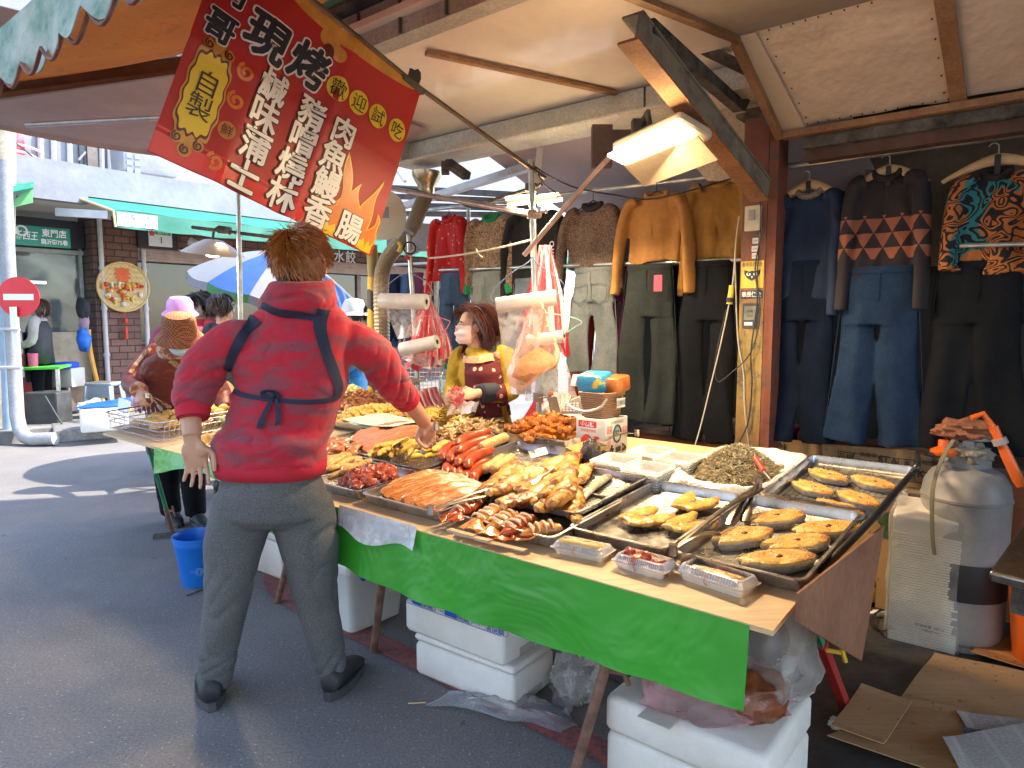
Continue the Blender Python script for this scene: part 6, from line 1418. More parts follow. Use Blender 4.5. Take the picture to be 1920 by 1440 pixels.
for k in range(9):mb.box(bb+(vb*cos(-.3+k*.07)+vs*sin(-.3+k*.07))*.0418+ZD*.05,(.0012+.001*(k%3),.0008,.018),(vs,vb,ZD))
obj('barcode',mb,blk,t)
cable('cream cable looping over the stall floor to the plug',[Z(1530,1085,.25),Z(1533,1120,.10),Z(1532,1145,.012),Z(1515,1155,.008),Z(1506,1148,.008),Z(1520,1141,.008),Z(1560,1143,.008),Z(1600,1147,.008),Z(1640,1150,.012)],.005,mat('cream_cable',(0,0,0)),6)
cable('black cable coiled on the floor beside the paper trays',[Z(1655+26*cos(k*.8)*(1-.02*k),1163+20*sin(k*.8),.01+.0014*k)for k in range(24)],.0045)
t=thing('floor_plug','white inline plug lying beside the coiled black cable','plug',Z(1650,1150,0));obj('plug_body',MB().box(Z(1650,1150,.02),(.07,.03,.03),bev=.006),wht,t,smooth=1);obj('plug_neck',MB().cyl(Z(1640,1150,.02),Z(1628,1149,.015),.011,.006),wht,t,smooth=1)
# ---------------------------------------------------------------- gas cylinder
gc=V((2.02,2.98,0));t=thing('gas_cylinder','grey gas cylinder with red numbers and a collar handle','gas cylinder',gc)
Mgas=mat('grey_enamel',(.25,.245,.24),(.32,.31,.30),.42,5,fine=.08,bump=.05)
zt=.66;R_=.172
obj('shell',MB().lathe(gc,[(.01,.02),(.13,.02),(R_-.01,.05),(R_,.09),(R_,zt),(R_+.004,zt+.004),(R_+.004,zt+.016),(R_,zt+.02),(R_*.96,zt+.07),(R_*.8,zt+.12),(R_*.5,zt+.15),(.02,zt+.158)],48),Mgas,t,smooth=1)
obj('black_band',MB().lathe(gc,[(R_+.002,.24),(R_+.003,.245),(R_+.003,.40),(R_+.002,.405)],48,cap=False),blk,t,smooth=1);obj('foot_ring',MB().lathe(gc,[(.13,.03),(.135,.0),(.14,.0),(.142,.04)],40,cap=False),Mgas,t,smooth=1)
mb=MB()
def col_(i,j):a=2.2*pi*i*.85+2.2;return gc+V((.088*cos(a),.088*sin(a),zt+.13+.16*j))
mb.sheet(lambda i,j:col_(i,j*.45),40,4,.004)
for s0,s1 in((0,.08),(.28,.36),(.60,.68),(.92,1.0)):mb.sheet(lambda i,j:col_(s0+(s1-s0)*i,.44+.42*j),6,4,.004)
mb.tube([col_(k/40,.93)for k in range(41)],.010,8)
obj('collar',mb,Mgas,t,smooth=1)
vb=(CAM-gc);vb.z=0;vb.normalize();vs=V((-vb.y,vb.x,0));mb=MB()
def wrapg(a,z):return gc+(vb*cos(a)+vs*sin(a))*(R_*(.985-.0)+.003-.045*max(0,(z-zt-.02)/.07)*.5)+ZD*z
put(mb,text_mb('F 2497620',.062,.02,spacing=1.25),lambda a,b:wrapg(a/R_+.0,zt+.058+b));obj('red_numbers',mb,mat('stencil_red',(.55,.05,.03),(.4,.06,.05),.6,40),t)
obj('valve',MB().cyl(gc+ZD*(zt+.15),gc+ZD*(zt+.22),.022).cyl(gc+ZD*(zt+.2)-V((0,0,0)),gc+ZD*(zt+.2)-V((.07,.0,0)),.014),mat('brass',(.45,.3,.1),(.55,.4,.16),.35,20,metal=1),t,smooth=1)
rg=gc+V((-.13,-.03,zt+.215));t=thing('gas_regulator','orange gas regulator screwed to the cylinder valve','regulator',rg);Mor=mat('orange_plastic',(.72,.13,.015),None,.35)
obj('dome',MB().lathe(rg-ZD*.015,[(.01,0),(.045,.0),(.052,.012),(.05,.024),(.03,.034),(.022,.036),(.022,.065),(.02,.068),(.005,.068)],28),Mor,t,smooth=1);obj('body',MB().cyl(rg-ZD*.035,rg-ZD*.012,.024).cyl(rg-ZD*.025,rg+V((.09,.02,-.02)),.012),M_rail,t,smooth=1)
tag(obj('gas_hose',MB().tube(spline([rg-ZD*.02-V((.03,0,0)),rg+V((-.14,-.05,.005)),T(1722,868,.06),T(1706,892,.025),T(1672,930,.012),T(1640,968,.010),T(1600,1010,.004),T(1560,1050,-.02),T(1530,1085,-.06)],8),.011,10),mat('black_rubber',(.012,.012,.012),(.022,.022,.022),.35),smooth=1),'thick black gas hose along the salmon tray edge to the orange regulator','hose')
g_=gc+ZD*(zt+.30)
crumple('work_glove','brown knitted work glove draped on the cylinder collar','glove',g_+V((-.02,-.02,.01)),(.12,.09,.05),mat('brown_knit',(.22,.08,.04),(.32,.13,.07),.95,30,bump=.8),2,.45,36)
crumple('work_glove','grey work glove stuffed inside the cylinder collar','glove',g_+V((-.02,-.03,-.09)),(.085,.07,.05),mat('grey_knit',(.22,.19,.15),(.34,.3,.24),.95,30,bump=.8),6,.5,36)
crumple('blue_cloth','bright blue cloth crumpled beside the brown glove','cloth',g_+V((.10,.03,.0)),(.06,.05,.05),mat('blue_cloth',(.01,.03,.30),(.02,.06,.45),.8,8),7,.4,30)
oa,ob_=Y(1862,800,2.72),Y(1915,912,2.66);t=thing('gas_lighter','long orange handle hanging off the cylinder collar','lighter',oa)
obj('grip',MB().tube([oa,oa.lerp(ob_,.25),oa.lerp(ob_,.5),oa.lerp(ob_,.9),ob_],[(.022,.016),(.020,.014),(.026,.018),(.026,.018),(.020,.014)],14),Mor,t,smooth=1);obj('tape_wrap',MB().cyl(oa.lerp(ob_,.2),oa.lerp(ob_,.3),.027),mat('grey_tape',(.35,.3,.28),None,.5),t,smooth=1)
obj('nozzle',MB().tube([oa,oa+V((-.03,.02,.05)),oa+V((-.07,.03,.03))],.012,10),Mor,t,smooth=1)
tag(obj('strap',MB().tube(spline([Y(1788,825,2.85),Y(1772,850,2.83),Y(1755,890,2.82),Y(1748,930,2.80),Y(1748,1000,2.80),Y(1752,1040,2.81)],5),[(.010,.003)]*26,6),mat('olive_strap',(.16,.15,.10),None,.8),smooth=1),'olive webbing strap hanging down the gas cylinder side','strap')
# ---------------------------------------------------------------- big cardboard carton wall behind
t=thing('produce_carton','large flattened brown produce carton standing behind the salmon trays','carton',W(-.6,3.74,0))
q=lambda x,y,v=3.74:atv(x,y,v)
obj('panel',MB().prism([q(1441,818),q(1560,838),q(1700,842),q(1760,858),q(1775,1180),q(1450,1120)],VD*.02),M_card,t)
obj('flap',MB().prism([q(1540,832,3.70),q(1735,846,3.70),q(1748,858,3.70),q(1752,930,3.72),q(1548,905,3.72)],VD*.008),cardboard('card_face',(.40,.25,.12),(.48,.32,.17)),t)
mb=MB();e1=(q(1740,876)-q(1580,850)).normalized();ez=ZD
def cp(x,y):return q(x,y,3.692)
def line(a,b,r=.002):mb.tube([cp(*a),cp(*b)],r,4)
for a,b in(((1572,846),(1752,868)),((1572,846),(1572,866)),((1572,866),(1752,888)),((1600,850),(1600,890)),((1684,860),(1684,900)),((1715,864),(1715,902)),((1575,888),(1752,908))):line(a,b)
def ct(s_,x,y,sz,bold=0):put(mb,text_mb(s_,sz,bold),lambda a,b:cp(x,y)+UD*a+ZD*b)
ct('品種',1586,856,.035);ct('高麗菜',1628,853,.026);ct('紅A',1665,864,.055,.01);ct('重',1700,870,.03);ct('含箱重量',1740,868,.026);ct('K.5',1735,890,.05,.01)
obj('table_print',mb,blk,t)
mb=MB();hd=[(1449,826),(1456,836),(1452,848),(1462,850)];mb.tube([q(x,y,3.735)for x,y in[(1450,850),(1448,836),(1454,828),(1458,838),(1462,829),(1466,838),(1471,832),(1472,842),(1464,852)]],.003,4);obj('hand_mark',mb,blk,t)
mb=MB();put(mb,text_mb('nship',.07,.01),lambda a,b:q(1705,918,3.735)+UD*a+ZD*b);obj('lettering',mb,mat('brown_ink',(.15,.07,.03)),t)
mb=MB();put(mb,text_mb('社',.08,.01),lambda a,b:q(1692,937,3.735)+UD*a+ZD*b);obj('red_lettering',mb,mat('faded_red_print',(0,0,0)),t)
mb=MB();mb.add([q(1690+45*cos(k*.3)*(1+.2*sin(k*1.7)),985+32*sin(k*.3),3.735)for k in range(21)],[list(range(21))]);obj('cabbage_print',mb,mat('cabbage_green',(.03,.09,.03),(.08,.16,.06),.8,9),t)
# ---------------------------------------------------------------- right edge: steel counter and crate
t=thing('steel_counter','edge of a steel counter jutting in beside the gas cylinder','counter',V((1.95,1.9,0)))
a,b=Y(1853,1072,2.05),Y(1990,880,2.55);d=(b-a).normalized();n=V((d.y,-d.x,0)).normalized();n=n if n.x>0 else-n
obj('counter_top',MB().slab(a,b,b+n*.6,a+n*.6,.035),M_steel,t,bevel=.008);obj('apron',MB().box(a+n*.3+d*.3-ZD*.08,(.5,.5,.12),(n,d,ZD)),M_dirt,t);obj('leg',MB().bar(a+n*.45+d*.2-ZD*.05,V(((a+n*.45+d*.2).x,(a+n*.45+d*.2).y,.0)),.035,.035),M_rail,t)
oc_=Y(1945,1100,2.55);t=thing('orange_crate','orange plastic crate under the steel counter edge','crate',V((oc_.x+.21,oc_.y+.14,0)))
ob=V((oc_.x+.22,oc_.y+.14,0));R=lambda k,z:[ob+V((q[0],q[1],z))for q in rrect(-.16+k,.16-k,-.12+k,.12-k,.03,0)]
obj('basin',MB().loft([R(.03,.02),R(.025,.03),R(.0,oc_.z-.03),R(-.012,oc_.z-.03),R(-.012,oc_.z),R(.004,oc_.z),R(.028,.04)]),Mor,t,smooth=1)
# ================================================================ CARTONS BEHIND THE TABLE
M_wc=mat('white_carton',(.60,.57,.52),(.70,.67,.62),.6,4,fine=.06);P_rd=mat('carton_red',(.70,.04,.02),None,.5);P_gn=mat('carton_green',(.01,.10,.07),None,.5)
ce=Y(1136,788,3.12);cu_,cv_=uv(ce);zt_=ce.z;hb=zt_-tz(cu_,cv_,-.043).z
t=thing('tomato_carton','white carton printed with two red tomatoes behind the clear containers','carton',W(cu_-.12,cv_+.12,zt_-hb))
dl,dr=.165,.20
obj('box_body',MB().box(W(cu_-dl/2,cv_+dr/2,zt_-hb/2),(dl,dr,hb),(UD,VD,ZD),bev=.004),M_wc,t,smooth=1)
fl_=lambda x,z:W(cu_-dl+x,cv_-.002,zt_+z);fr_=lambda y,z:W(cu_+.002,cv_+y,zt_+z)
mb=MB()
mb.add([fl_(x,z)for x,z in((.015,-.012),(.115,-.012),(.115,-.042),(.015,-.042))],[(0,1,2,3)])
for cx_,cz_ in((.062,-.115),(.115,-.12)):mb.add([fl_(cx_+.033*cos(k*.3),cz_+.040*sin(k*.3))-VD*(.001 if cx_>.1 else 0)for k in range(21)],[list(range(21))])
put(mb,text_mb('新鮮優質番茄',.02),lambda a,b:fl_(.07+a*.7,-.058+b*.8));put(mb,text_mb('蔬果',.05),lambda a,b:fr_(.032+a*.5,-.05+b*.8));put(mb,text_mb('(包裝)',.032),lambda a,b:fr_(.032-b,-.12+a*.7));put(mb,text_mb('蔬菜',.05),lambda a,b:fr_(.17+a*.5,-.07+b))
obj('red_print',mb,P_rd,t)
mb=MB();put(mb,text_mb('精緻小',.034,.02),lambda a,b:fl_(.065-a*.75,-.028-b*.7)-VD*.001);obj('banner_lettering',mb,wht,t)
mb=MB();mb.tube([fr_(.10+.034*cos(k*.3),-.075+.040*sin(k*.3))for k in range(22)],.005,4);put(mb,text_mb('嚴選',.04,.02),lambda a,b:fr_(.10+a*.45,-.075+b*.85));put(mb,text_mb('台灣優良農產品',.018),lambda a,b:fr_(.10+a*.9,-.018+b*.8));mb.tube([fl_(.08,-.170),fl_(.10,-.160),fl_(.125,-.170),fl_(.14,-.172)],.004,4)
obj('green_print',mb,P_gn,t)
mb=MB()
for a,b in(((.03,-.17),(.055,-.125)),((.055,-.17),(.065,-.14)),((.15,-.13),(.18,-.15)),((.18,-.15),(.15,-.16))):mb.tube([fr_(*a),fr_(*b)],.005,4)
mb.add([fr_(.085,-.14),fr_(.135,-.137),fr_(.135,-.162),fr_(.09,-.165)],[(0,1,2,3)]);obj('black_print',mb,blk,t)
def wv():
 s=NT('woven_basket');p=s.node('SeparateXYZ',Vector=s.tc);b=s.node('TexWave',Vector=s.tc,Scale=30,_bands_direction='Z').outputs[0];s.bump(b,.8,.01);return s.fin(s.mix(b,(.34,.19,.10),(.52,.33,.2)),.6)
bz=zt_+.001;t=thing('woven_basket','tan woven basket with a grey handle on top of the tomato carton','basket',W(cu_-.1,cv_+.1,bz))
def rb(k,z):return[W(q[0],q[1],bz+z)for q in rrect(cu_-dl+.005-k,cu_+k-.004,cv_-k+.004,cv_+.185+k,.03,0)]
obj('basket_body',MB().loft([rb(-.015,0),rb(-.012,.004),rb(.0,.10),rb(.006,.105),rb(.006,.12),rb(-.004,.12),rb(-.02,.015)]),wv(),t,smooth=1,angle=60)
obj('handle',MB().tube(spline([W(cu_-.19,cv_-.01,bz+.10),W(cu_-.17,cv_-.05,bz+.06),W(cu_-.08,cv_-.06,bz+.04),W(cu_-.01,cv_-.04,bz+.06),W(cu_+.01,cv_-.01,bz+.10)],5),.006,8),M_rail,t,smooth=1)
obj('paper_label',MB().box(W(cu_+.008,cv_+.12,bz+.07),(.002,.075,.045),(UD,VD,ZD)),wht,t);mb=MB();put(mb,text_mb('回饋袋',.028),lambda a,b:W(cu_+.0105,cv_+.12+a,bz+.07+b));obj('label_print',mb,blk,t)
tag(obj('cracker_packet',MB().box(W(cu_-.12,cv_+.09,bz+.165),(.14,.11,.085),(UD,(VD+ZD*.2).normalized(),(ZD-VD*.2).normalized()),bev=.012),mat('blue_yellow_wrap',(.03,.30,.52),(.65,.52,.06),.3,14,stops=(.56,.6),bump=.4,bscale=12),smooth=1),'blue and yellow snack packet in the woven basket','packet')
tag(obj('noodle_packet',MB().box(W(cu_-.03,cv_+.14,bz+.155),(.09,.12,.075),(UD,(VD+ZD*.15).normalized(),(ZD-VD*.15).normalized()),bev=.010),mat('orange_wrap',(.45,.10,.02),(.6,.25,.08),.3,14,bump=.4,bscale=12),smooth=1),'orange brown snack packet at the basket rim','packet')
tag(obj('carton_flap',MB().slab(Y(1075,702,3.28),Y(1118,700,3.33),Y(1098,728,3.30),Y(1070,722,3.26),.004),wht),'white card flap sticking out of the woven basket','card')
t=thing('kitchen_scale','grey counter scale with keypad beside the tomato carton','scale',Y(1072,768,3.45));sc0=Y(1074,765,3.45)
obj('scale_body',MB().prism([sc0+V((x,0,z))for x,z in((-.07,-.03),(.07,-.03),(.07,.02),(.03,.055),(-.03,.03))],V((.03,.12,0))),mat('grey_plastic',(.3,.28,.26),(.36,.34,.31),.5),t)
mb=MB()
for k in range(20):mb.box(sc0+V((-.045+(k%5)*.017+.0,-.004,-.012+(k//5)*.012)),(.012,.006,.008))
obj('keypad',mb,wht,t)
t=thing('cutting_board','dark plank leaning on the rear table edge by the bag pole','plank',T(1040,800));obj('board',MB().bar(Y(1035,745,3.62),Y(1052,815,3.5),.05,.012),mat('dark_plank',(.05,.03,.02),(.1,.06,.04),.6,12),t)
obj('board_tip',MB().ball(Y(1033,738,3.62),.014,10,6),mat('orange_cap',(0,0,0)),t)
t=thing('back_counter','pale counter board behind the vendor carrying a water bottle','counter',Y(830,775,4.4));obj('counter_top',MB().slab(Y(770,772,4.6),Y(880,772,4.4),Y(900,752,4.9),Y(790,752,5.1),.03),M_cream if False else mat('pale_counter',(.5,.46,.4),(.6,.55,.48),.5,4),t)
for x in(790,870):p=Y(x,775,4.6);obj('leg',MB().bar(V((p.x,p.y,0)),p,.03,.03),M_rail,t)
bp=Y(836,756,4.55);t=thing('water_bottle','clear water bottle with a green cap behind the vendor','bottle',bp)
obj('glass',MB().lathe(bp,[(.01,0),(.045,0),(.048,.01),(.048,.15),(.04,.19),(.016,.22),(.016,.24),(.005,.241)],20),film('bottle_clear',(.5,.65,.62),.3,.1,30,.3),t,smooth=1);obj('cap',MB().cyl(bp+ZD*.235,bp+ZD*.265,.020),mat('green_cap',(.01,.3,.2)),t,smooth=1)
heap_s=[lump('corn_bun',.03,F_green,90+k,.2)for k in range(2)]
for k in range(8):
 p=Y(815+(k%4)*9,752-(k//4)*8,4.5);o=heap_s[k]if k<2 else dup(heap_s[k%2]);o.location=p;o.rotation_euler=(k,k*2,0);tag(o,'pale yellow bun piled beside the water bottle','bun','buns beside the water bottle')
t=thing('wire_cage','purple grey wire cage rack behind the vendor','wire rack',Y(815,735,4.9));mb=MB()
for k in range(9):y=682+k*8;mb.tube([Y(760,y,4.9),Y(872,y,4.75)],.0028,4)
for k in range(15):x=762+k*7.8;yy=4.9-.15*k/14;mb.tube([Y(x,682,yy),Y(x,748,yy)],.0024,4)
obj('wire_grid',mb,M_wire,t);mb=MB()
for x,yy in((760,4.9),(872,4.75)):p=Y(x,740,yy);mb.cyl(V((p.x,p.y,0)),Y(x,680,yy),.008,n=8)
obj('leg_post',mb,M_wire,t)
# ================================================================ ACROSS THE JUNCTION
def brick(name,c1,c2,mo,wall='U'):
 s=NT(name);p=s.node('SeparateXYZ',Vector=s.tc)
 a=s.math('ADD',s.math('MULTIPLY',p.outputs[0],WX if wall=='U' else UX),s.math('MULTIPLY',p.outputs[1],WY if wall=='U' else UY))
 cb=s.node('CombineXYZ',i0=a,i1=p.outputs[2],i2=0.0).outputs[0]
 b=s.node('TexBrick',Vector=cb,Color1=c1,Color2=c2,Mortar=mo,Scale=1.0);b.inputs['Brick Width'].default_value=.23;b.inputs['Row Height'].default_value=.105;b.inputs['Mortar Size'].default_value=.008
 c=s.mix(1,b.outputs[0],s.ramp(s.noise(30,5,.7),[(.3,.7),(.7,1.15)]),'MULTIPLY');s.bump(s.math('SUBTRACT',s.math('MULTIPLY',s.noise(50,4),.3),b.outputs['Fac']),.6,.01);return s.fin(c,.7)
M_br=brick('red_brick',(.14,.060,.042),(.21,.095,.068),(.022,.02,.02));M_brs=brick('red_brick_side',(.12,.075,.06),(.17,.105,.085),(.025,.022,.022),'V')
M_white=mat('white_render',(.19,.205,.24),(.25,.265,.30),.7,2,fine=.12);M_pipe=mat('white_pipe',(.45,.42,.42),(.52,.50,.50),.4,9)
M_glass=mat('dark_shop_glass',(.020,.024,.026),(.035,.04,.042),.06,2);M_frame=mat('brown_frame',(.14,.085,.07),(.22,.14,.12),.5,6)
structure('pavement',MB().box(W(-14.0,4.2,.07),(8.8,16,.14),(UD,VD,ZD)),mat('pavement_concrete',(.16,.155,.15),(.25,.24,.23),.8,2,fine=.25))
FU=-11.4
F=lambda x,y,u=FU:atu(x,y,u)
t=thing('corner_shop','brick fronted corner shop with dark windows and a white fascia across the street','shop',W(FU,5,0))
v0,v1=4.04,4.64
obj('brick_column',MB().box(W(FU-.27,(v0+v1)/2,1.65),(.54,v1-v0,3.0),(UD,VD,ZD)),M_br,t)
obj('column_side',MB().box(W(FU-.275,v0-.012,1.65),(.53,.02,3.0),(UD,VD,ZD)),M_brs,t)
obj('brick_band',MB().box(W(FU-.2,10.3,2.85),(.3,11.3,.62),(UD,VD,ZD)),M_br,t)
obj('low_wall',MB().box(W(FU-.2,10.3,.60),(.3,11.3,.95),(UD,VD,ZD)),M_br,t)
for k in range(5):
 a=4.68+k*2.2;w_=obj('window',MB().box(W(FU-.22,a+1.08,1.75),(.03,2.12,1.42),(UD,VD,ZD)),M_glass,t)
 mb=MB()
 for q in(0,1.08,2.16):mb.box(W(FU-.19,a+q,1.75),(.06,.05,1.42),(UD,VD,ZD))
 mb.box(W(FU-.19,a+1.08,1.07),(.08,2.2,.05),(UD,VD,ZD));obj('window_frame',mb,M_frame,w_)
mb=MB()
for k in range(5):mb.box(W(FU-.08+.012*(k%2),10.3,2.40+.045*k),(.14,11.3,.043),(UD,VD,ZD))
obj('roller_shutter',mb,mat('shutter_pink',(.30,.20,.18),(.4,.28,.25),.5,6),t)
mb=MB();put(mb,text_mb('新鮮水餃',.26,.01,spacing=1.15),lambda a,b:W(FU-.04,8.35+a,2.72+b));obj('wall_lettering',mb,wht,t)
mb=MB();put(mb,text_mb('正',.30,.01),lambda a,b:W(FU-.04,7.45+a,2.75+b));obj('wall_emblem',mb,mat('red_neon_paint',(.6,.06,.04)),t)
obj('recess_wall',MB().box(W(-13.4,2.4,1.7),(.1,4.4,3.4),(UD,VD,ZD)).box(W(-12.3,-.2,1.7),(2.2,.1,3.4),(UD,VD,ZD)),mat('kitchen_dim',(.06,.055,.05),(.10,.095,.085),.6,3),t)
obj('stone_wall',MB().box(W(-11.75,3.45,.72),(.12,1.12,1.10),(UD,VD,ZD)),mat('beige_stone_tile',(.46,.37,.24),(.60,.50,.36),.7,9,bump=.7,bscale=14),t)
g_=obj('kitchen_glass',MB().box(W(-11.78,2.95,1.85),(.02,2.0,1.15),(UD,VD,ZD)),film('kitchen_pane',(.25,.30,.30),.35,.08,3,.1),t)
mb=MB();mb.box(W(-11.76,3.96,1.9),(.05,.04,1.3),(UD,VD,ZD)).box(W(-11.76,2.95,2.46),(.06,2.1,.06),(UD,VD,ZD));obj('glass_frame',mb,mat('green_alu',(.3,.36,.33),(.4,.45,.42),.4),g_)
obj('dark_header',MB().box(W(-11.72,2.7,2.72),(.10,2.6,.40),(UD,VD,ZD)),mat('dark_header',(.02,.02,.028)),t)
for k,(v,z,c)in enumerate([(2.6,1.55,(.3,.3,.28)),(3.1,2.05,(.32,.22,.12)),(3.3,1.45,(.05,.2,.3)),(2.9,1.7,(.28,.3,.3)),(3.55,1.38,(.3,.33,.1))]):
 obj('kitchen_shelf',MB().box(W(-13.0,v,z),(.3,.6+.1*k,.10),(UD,VD,ZD)),mat('kitchen%d'%k,c),t)
for v,z in((2.9,2.08),(3.65,2.05)):obj('strip_light',MB().box(W(-12.9,v,z),(.06,.35,.04),(UD,VD,ZD)),emis('cool_strip',(.75,1,.9),2),t)
obj('soffit',MB().slab(W(-13.3,-.5,3.02),W(-10.3,-.5,3.02),W(-10.3,16,3.02),W(-13.3,16,3.02),.04),mat('beige_soffit',(.50,.46,.40),(.58,.54,.48),.7,2),t)
a,b=F(140,372,-10.25),F(700,400,-10.25)
obj('fascia',MB().box(W(-10.25,9.8,3.28),(.10,12.6,.40),(UD,VD,ZD)),M_white,t);obj('fascia_return',MB().box(W(-10.20,3.12,3.22),(.16,.85,.50),(UD,VD,ZD)),M_white,t)
obj('upper_wall',MB().box(W(-12.8,8,5.3),(.3,17,4.4),(UD,VD,ZD)),M_white,t)
obj('roof_slab',MB().box(W(-11.55,8,3.47),(2.5,17,.06),(UD,VD,ZD)),M_conc,t)
fw=lambda x,y,u=-12.62:atu(x,y,u)
def wallrect(nm,x0,y0,x1,y1,m,d=.04,u=-12.62):
 a,b=fw(x0,y0,u),fw(x1,y1,u);va,vb=uv(a)[1],uv(b)[1];return obj(nm,MB().box(W(u,(va+vb)/2,(a.z+b.z)/2),(d,abs(vb-va),abs(a.z-b.z)),(UD,VD,ZD)),m,t)
w_=wallrect('upper_window',146,255,160,335,M_glass,.05);obj('window_bar',MB().bar(fw(147,300,-12.57),fw(160,285,-12.57),.03,.03).bar(fw(147,260,-12.57),fw(158,262,-12.57),.03,.03),M_white,w_)
wallrect('brown_panel',161,255,185,340,mat('brown_grey_wall',(.14,.12,.11),(.22,.19,.17),.8,6,fine=.3),.05);wallrect('corrugated_panel',209,280,232,345,mat('blue_corrugated',(.10,.14,.24),(.16,.2,.3),.5,5),.05)
mb=MB()
for x in(75,100,130,190,205):mb.bar(fw(x,245,-12.6),fw(x+2,345,-12.6),.05,.05)
obj('wall_conduit',mb,M_pipe,t)
tr_=obj('cable_tray',MB().bar(F(238,338,-10.9),F(420,352,-10.9),.05,.09),M_white,t);mb=MB()
for k in range(16):p=F(242+k*11,338+k*.85,-10.84);mb.box(p,(.02,.08,.03),(UD,VD,ZD))
obj('tray_slot',mb,M_dirt,tr_)
t=thing('air_conditioner','white air conditioner unit on brackets above the white fascia','air conditioner',F(270,312,-11.8))
a,b=F(228,296,-11.8),F(330,326,-11.8);va,vb=uv(a)[1],uv(b)[1];cz_=(a.z+b.z)/2
obj('casing',MB().box(W(-12.0,(va+vb)/2,cz_+.1),(.5,abs(vb-va),abs(a.z-b.z)+.35),(UD,VD,ZD),bev=.02),M_white,t,smooth=1);mb=MB()
for i in range(2):
 for j in range(4):mb.box(W(-11.745,min(va,vb)+.09+i*.12,cz_-.12+j*.11),(.012,.08,.07),(UD,VD,ZD))
obj('grille',mb,mat('grille_blue',(.2,.26,.34)),t);obj('bracket',MB().bar(W(-12.4,(va+vb)/2-.3,cz_-.25),W(-11.7,(va+vb)/2-.3,cz_-.25),.04,.04).bar(W(-12.4,(va+vb)/2+.3,cz_-.25),W(-11.7,(va+vb)/2+.3,cz_-.25),.04,.04),M_rail,t)
pz=thing('red_poster','red poster with pink swirls on the pale upper wall','poster',fw(28,290));a,b=fw(6,235,-12.55),fw(49,331,-12.55)
obj('board',MB().box(W(-12.55,(uv(a)[1]+uv(b)[1])/2,(a.z+b.z)/2),(.04,abs(uv(a)[1]-uv(b)[1]),abs(a.z-b.z)),(UD,VD,ZD)),mat('red_pink_swirl',(.45,.01,.03),(.62,.2,.3),.4,2.2,stops=(.45,.6),dist=0)if False else mat('red_pink_swirl',(.45,.01,.03),(.62,.22,.3),.4,2.2,stops=(.46,.58)),pz)
mb=MB();ce=fw(28,310,-12.52)
for k in range(3):mb.tube([ce+VD*(.25*cos(q*.3+.3)*(1+.3*k))+ZD*(.12*sin(q*.3+.3)-.0+.1*k)for q in range(10)],.02,5)
obj('swirl_print',mb,mat('pink_print',(.65,.35,.38)),pz)
def tower(nm,lb,x0,x1,y0,d,h,m,det=None,extra=0):
 a,b=Y(x0,300,d),Y(x1,300,d);t=thing(nm,lb,'building',V(((a.x+b.x)/2,d,0)))
 obj('wall',MB().box(V(((a.x+b.x)/2,d+3,h/2)),(abs(b.x-a.x),6,h)),m,t);mb=MB()
 n=max(2,int(abs(b.x-a.x)/2.2))
 for f in range(int(h/3.2)):
  for k in range(n):
   w_=obj('window',MB().box(V((a.x+(k+.5)*(b.x-a.x)/n,d-.02,2+f*3.2)),(1.1,.08,1.4)),M_glass,t);obj('sill',MB().box(V((a.x+(k+.5)*(b.x-a.x)/n,d-.06,1.25+f*3.2)),(1.3,.12,.08)),M_conc,w_)
 obj('roof',MB().box(V(((a.x+b.x)/2,d+3,h+.15)),(abs(b.x-a.x)+.4,6.4,.3)),M_conc,t);return t
tower('apartment_block','pale blue grey apartment block standing beyond the corner shop',-260,22,0,27,24,mat('blue_grey_wall',(.42,.48,.56),(.5,.55,.62),.7,1))
t=thing('scaffold_net','green safety netting wrapped around a scaffold beyond the awning','scaffold',Y(60,40,22));a0,a1=Y(18,90,22),Y(95,90,22)
obj('net',MB().sheet(lambda i,j:a0.lerp(a1,i)+ZD*(-2+8*j)+V((.9*j*1.2,.3*sin(i*9+j*4),0)),20,24,.03),mat('green_net',(.10,.34,.10),(.25,.55,.28),.8,1.4,fine=.3,bump=.5,bscale=3,bdist=.2),t,smooth=1)
mb=MB()
for k in range(6):mb.bar(a0+ZD*(-2+1.5*k)+V((-.1+.25*k,-.4,0)),a1+ZD*(-2+1.5*k)+V((-.1+.25*k,-.4,0)),.08,.08)
for k in range(5):mb.bar(a0.lerp(a1,k/4)+ZD*-3-V((.2,.4,0)),a0.lerp(a1,k/4)+ZD*6+V((1.0,-.4,0)),.07,.07)
obj('scaffold_pole',mb,mat('green_pole',(.12,.3,.18)),t)
t=thing('red_awning','sliver of a bright red awning beyond the ragged valance','awning',Y(20,105,9));obj('cloth',MB().slab(Y(-40,110,9),Y(48,72,9),Y(48,92,8.8),Y(-40,140,8.8),.02),mat('red_cloth_aw',(.62,.03,.05),(.7,.06,.08),.6,3),t)
obj('frame_edge',MB().bar(Y(-40,135,8.9),Y(30,98,8.9),.05,.05),M_dirt,t)
tag(obj('overhead_wire',MB().tube(arc(Y(-20,40,12),Y(70,78,10),.05,10),.02,5).tube(arc(Y(-20,42,12),Y(80,95,10),.05,10),.015,5),M_cab),'pair of overhead wires crossing the gap beside the valance','wire')
tag(obj('overhead_wire',MB().tube(arc(F(-10,240,-11.5),F(45,330,-11.5),.1,10),.03,5),M_pipe),'thick pale wire hanging in front of the red poster','wire')
tag(obj('overhead_wire',MB().tube(arc(F(5,245,-11.2),F(190,350,-11.2),.15,14),.012,5).tube(arc(F(60,338,-10.6),F(400,350,-10.6),.05,14),.012,5),M_cab),'thin dark wire sagging towards the white fascia','wire')
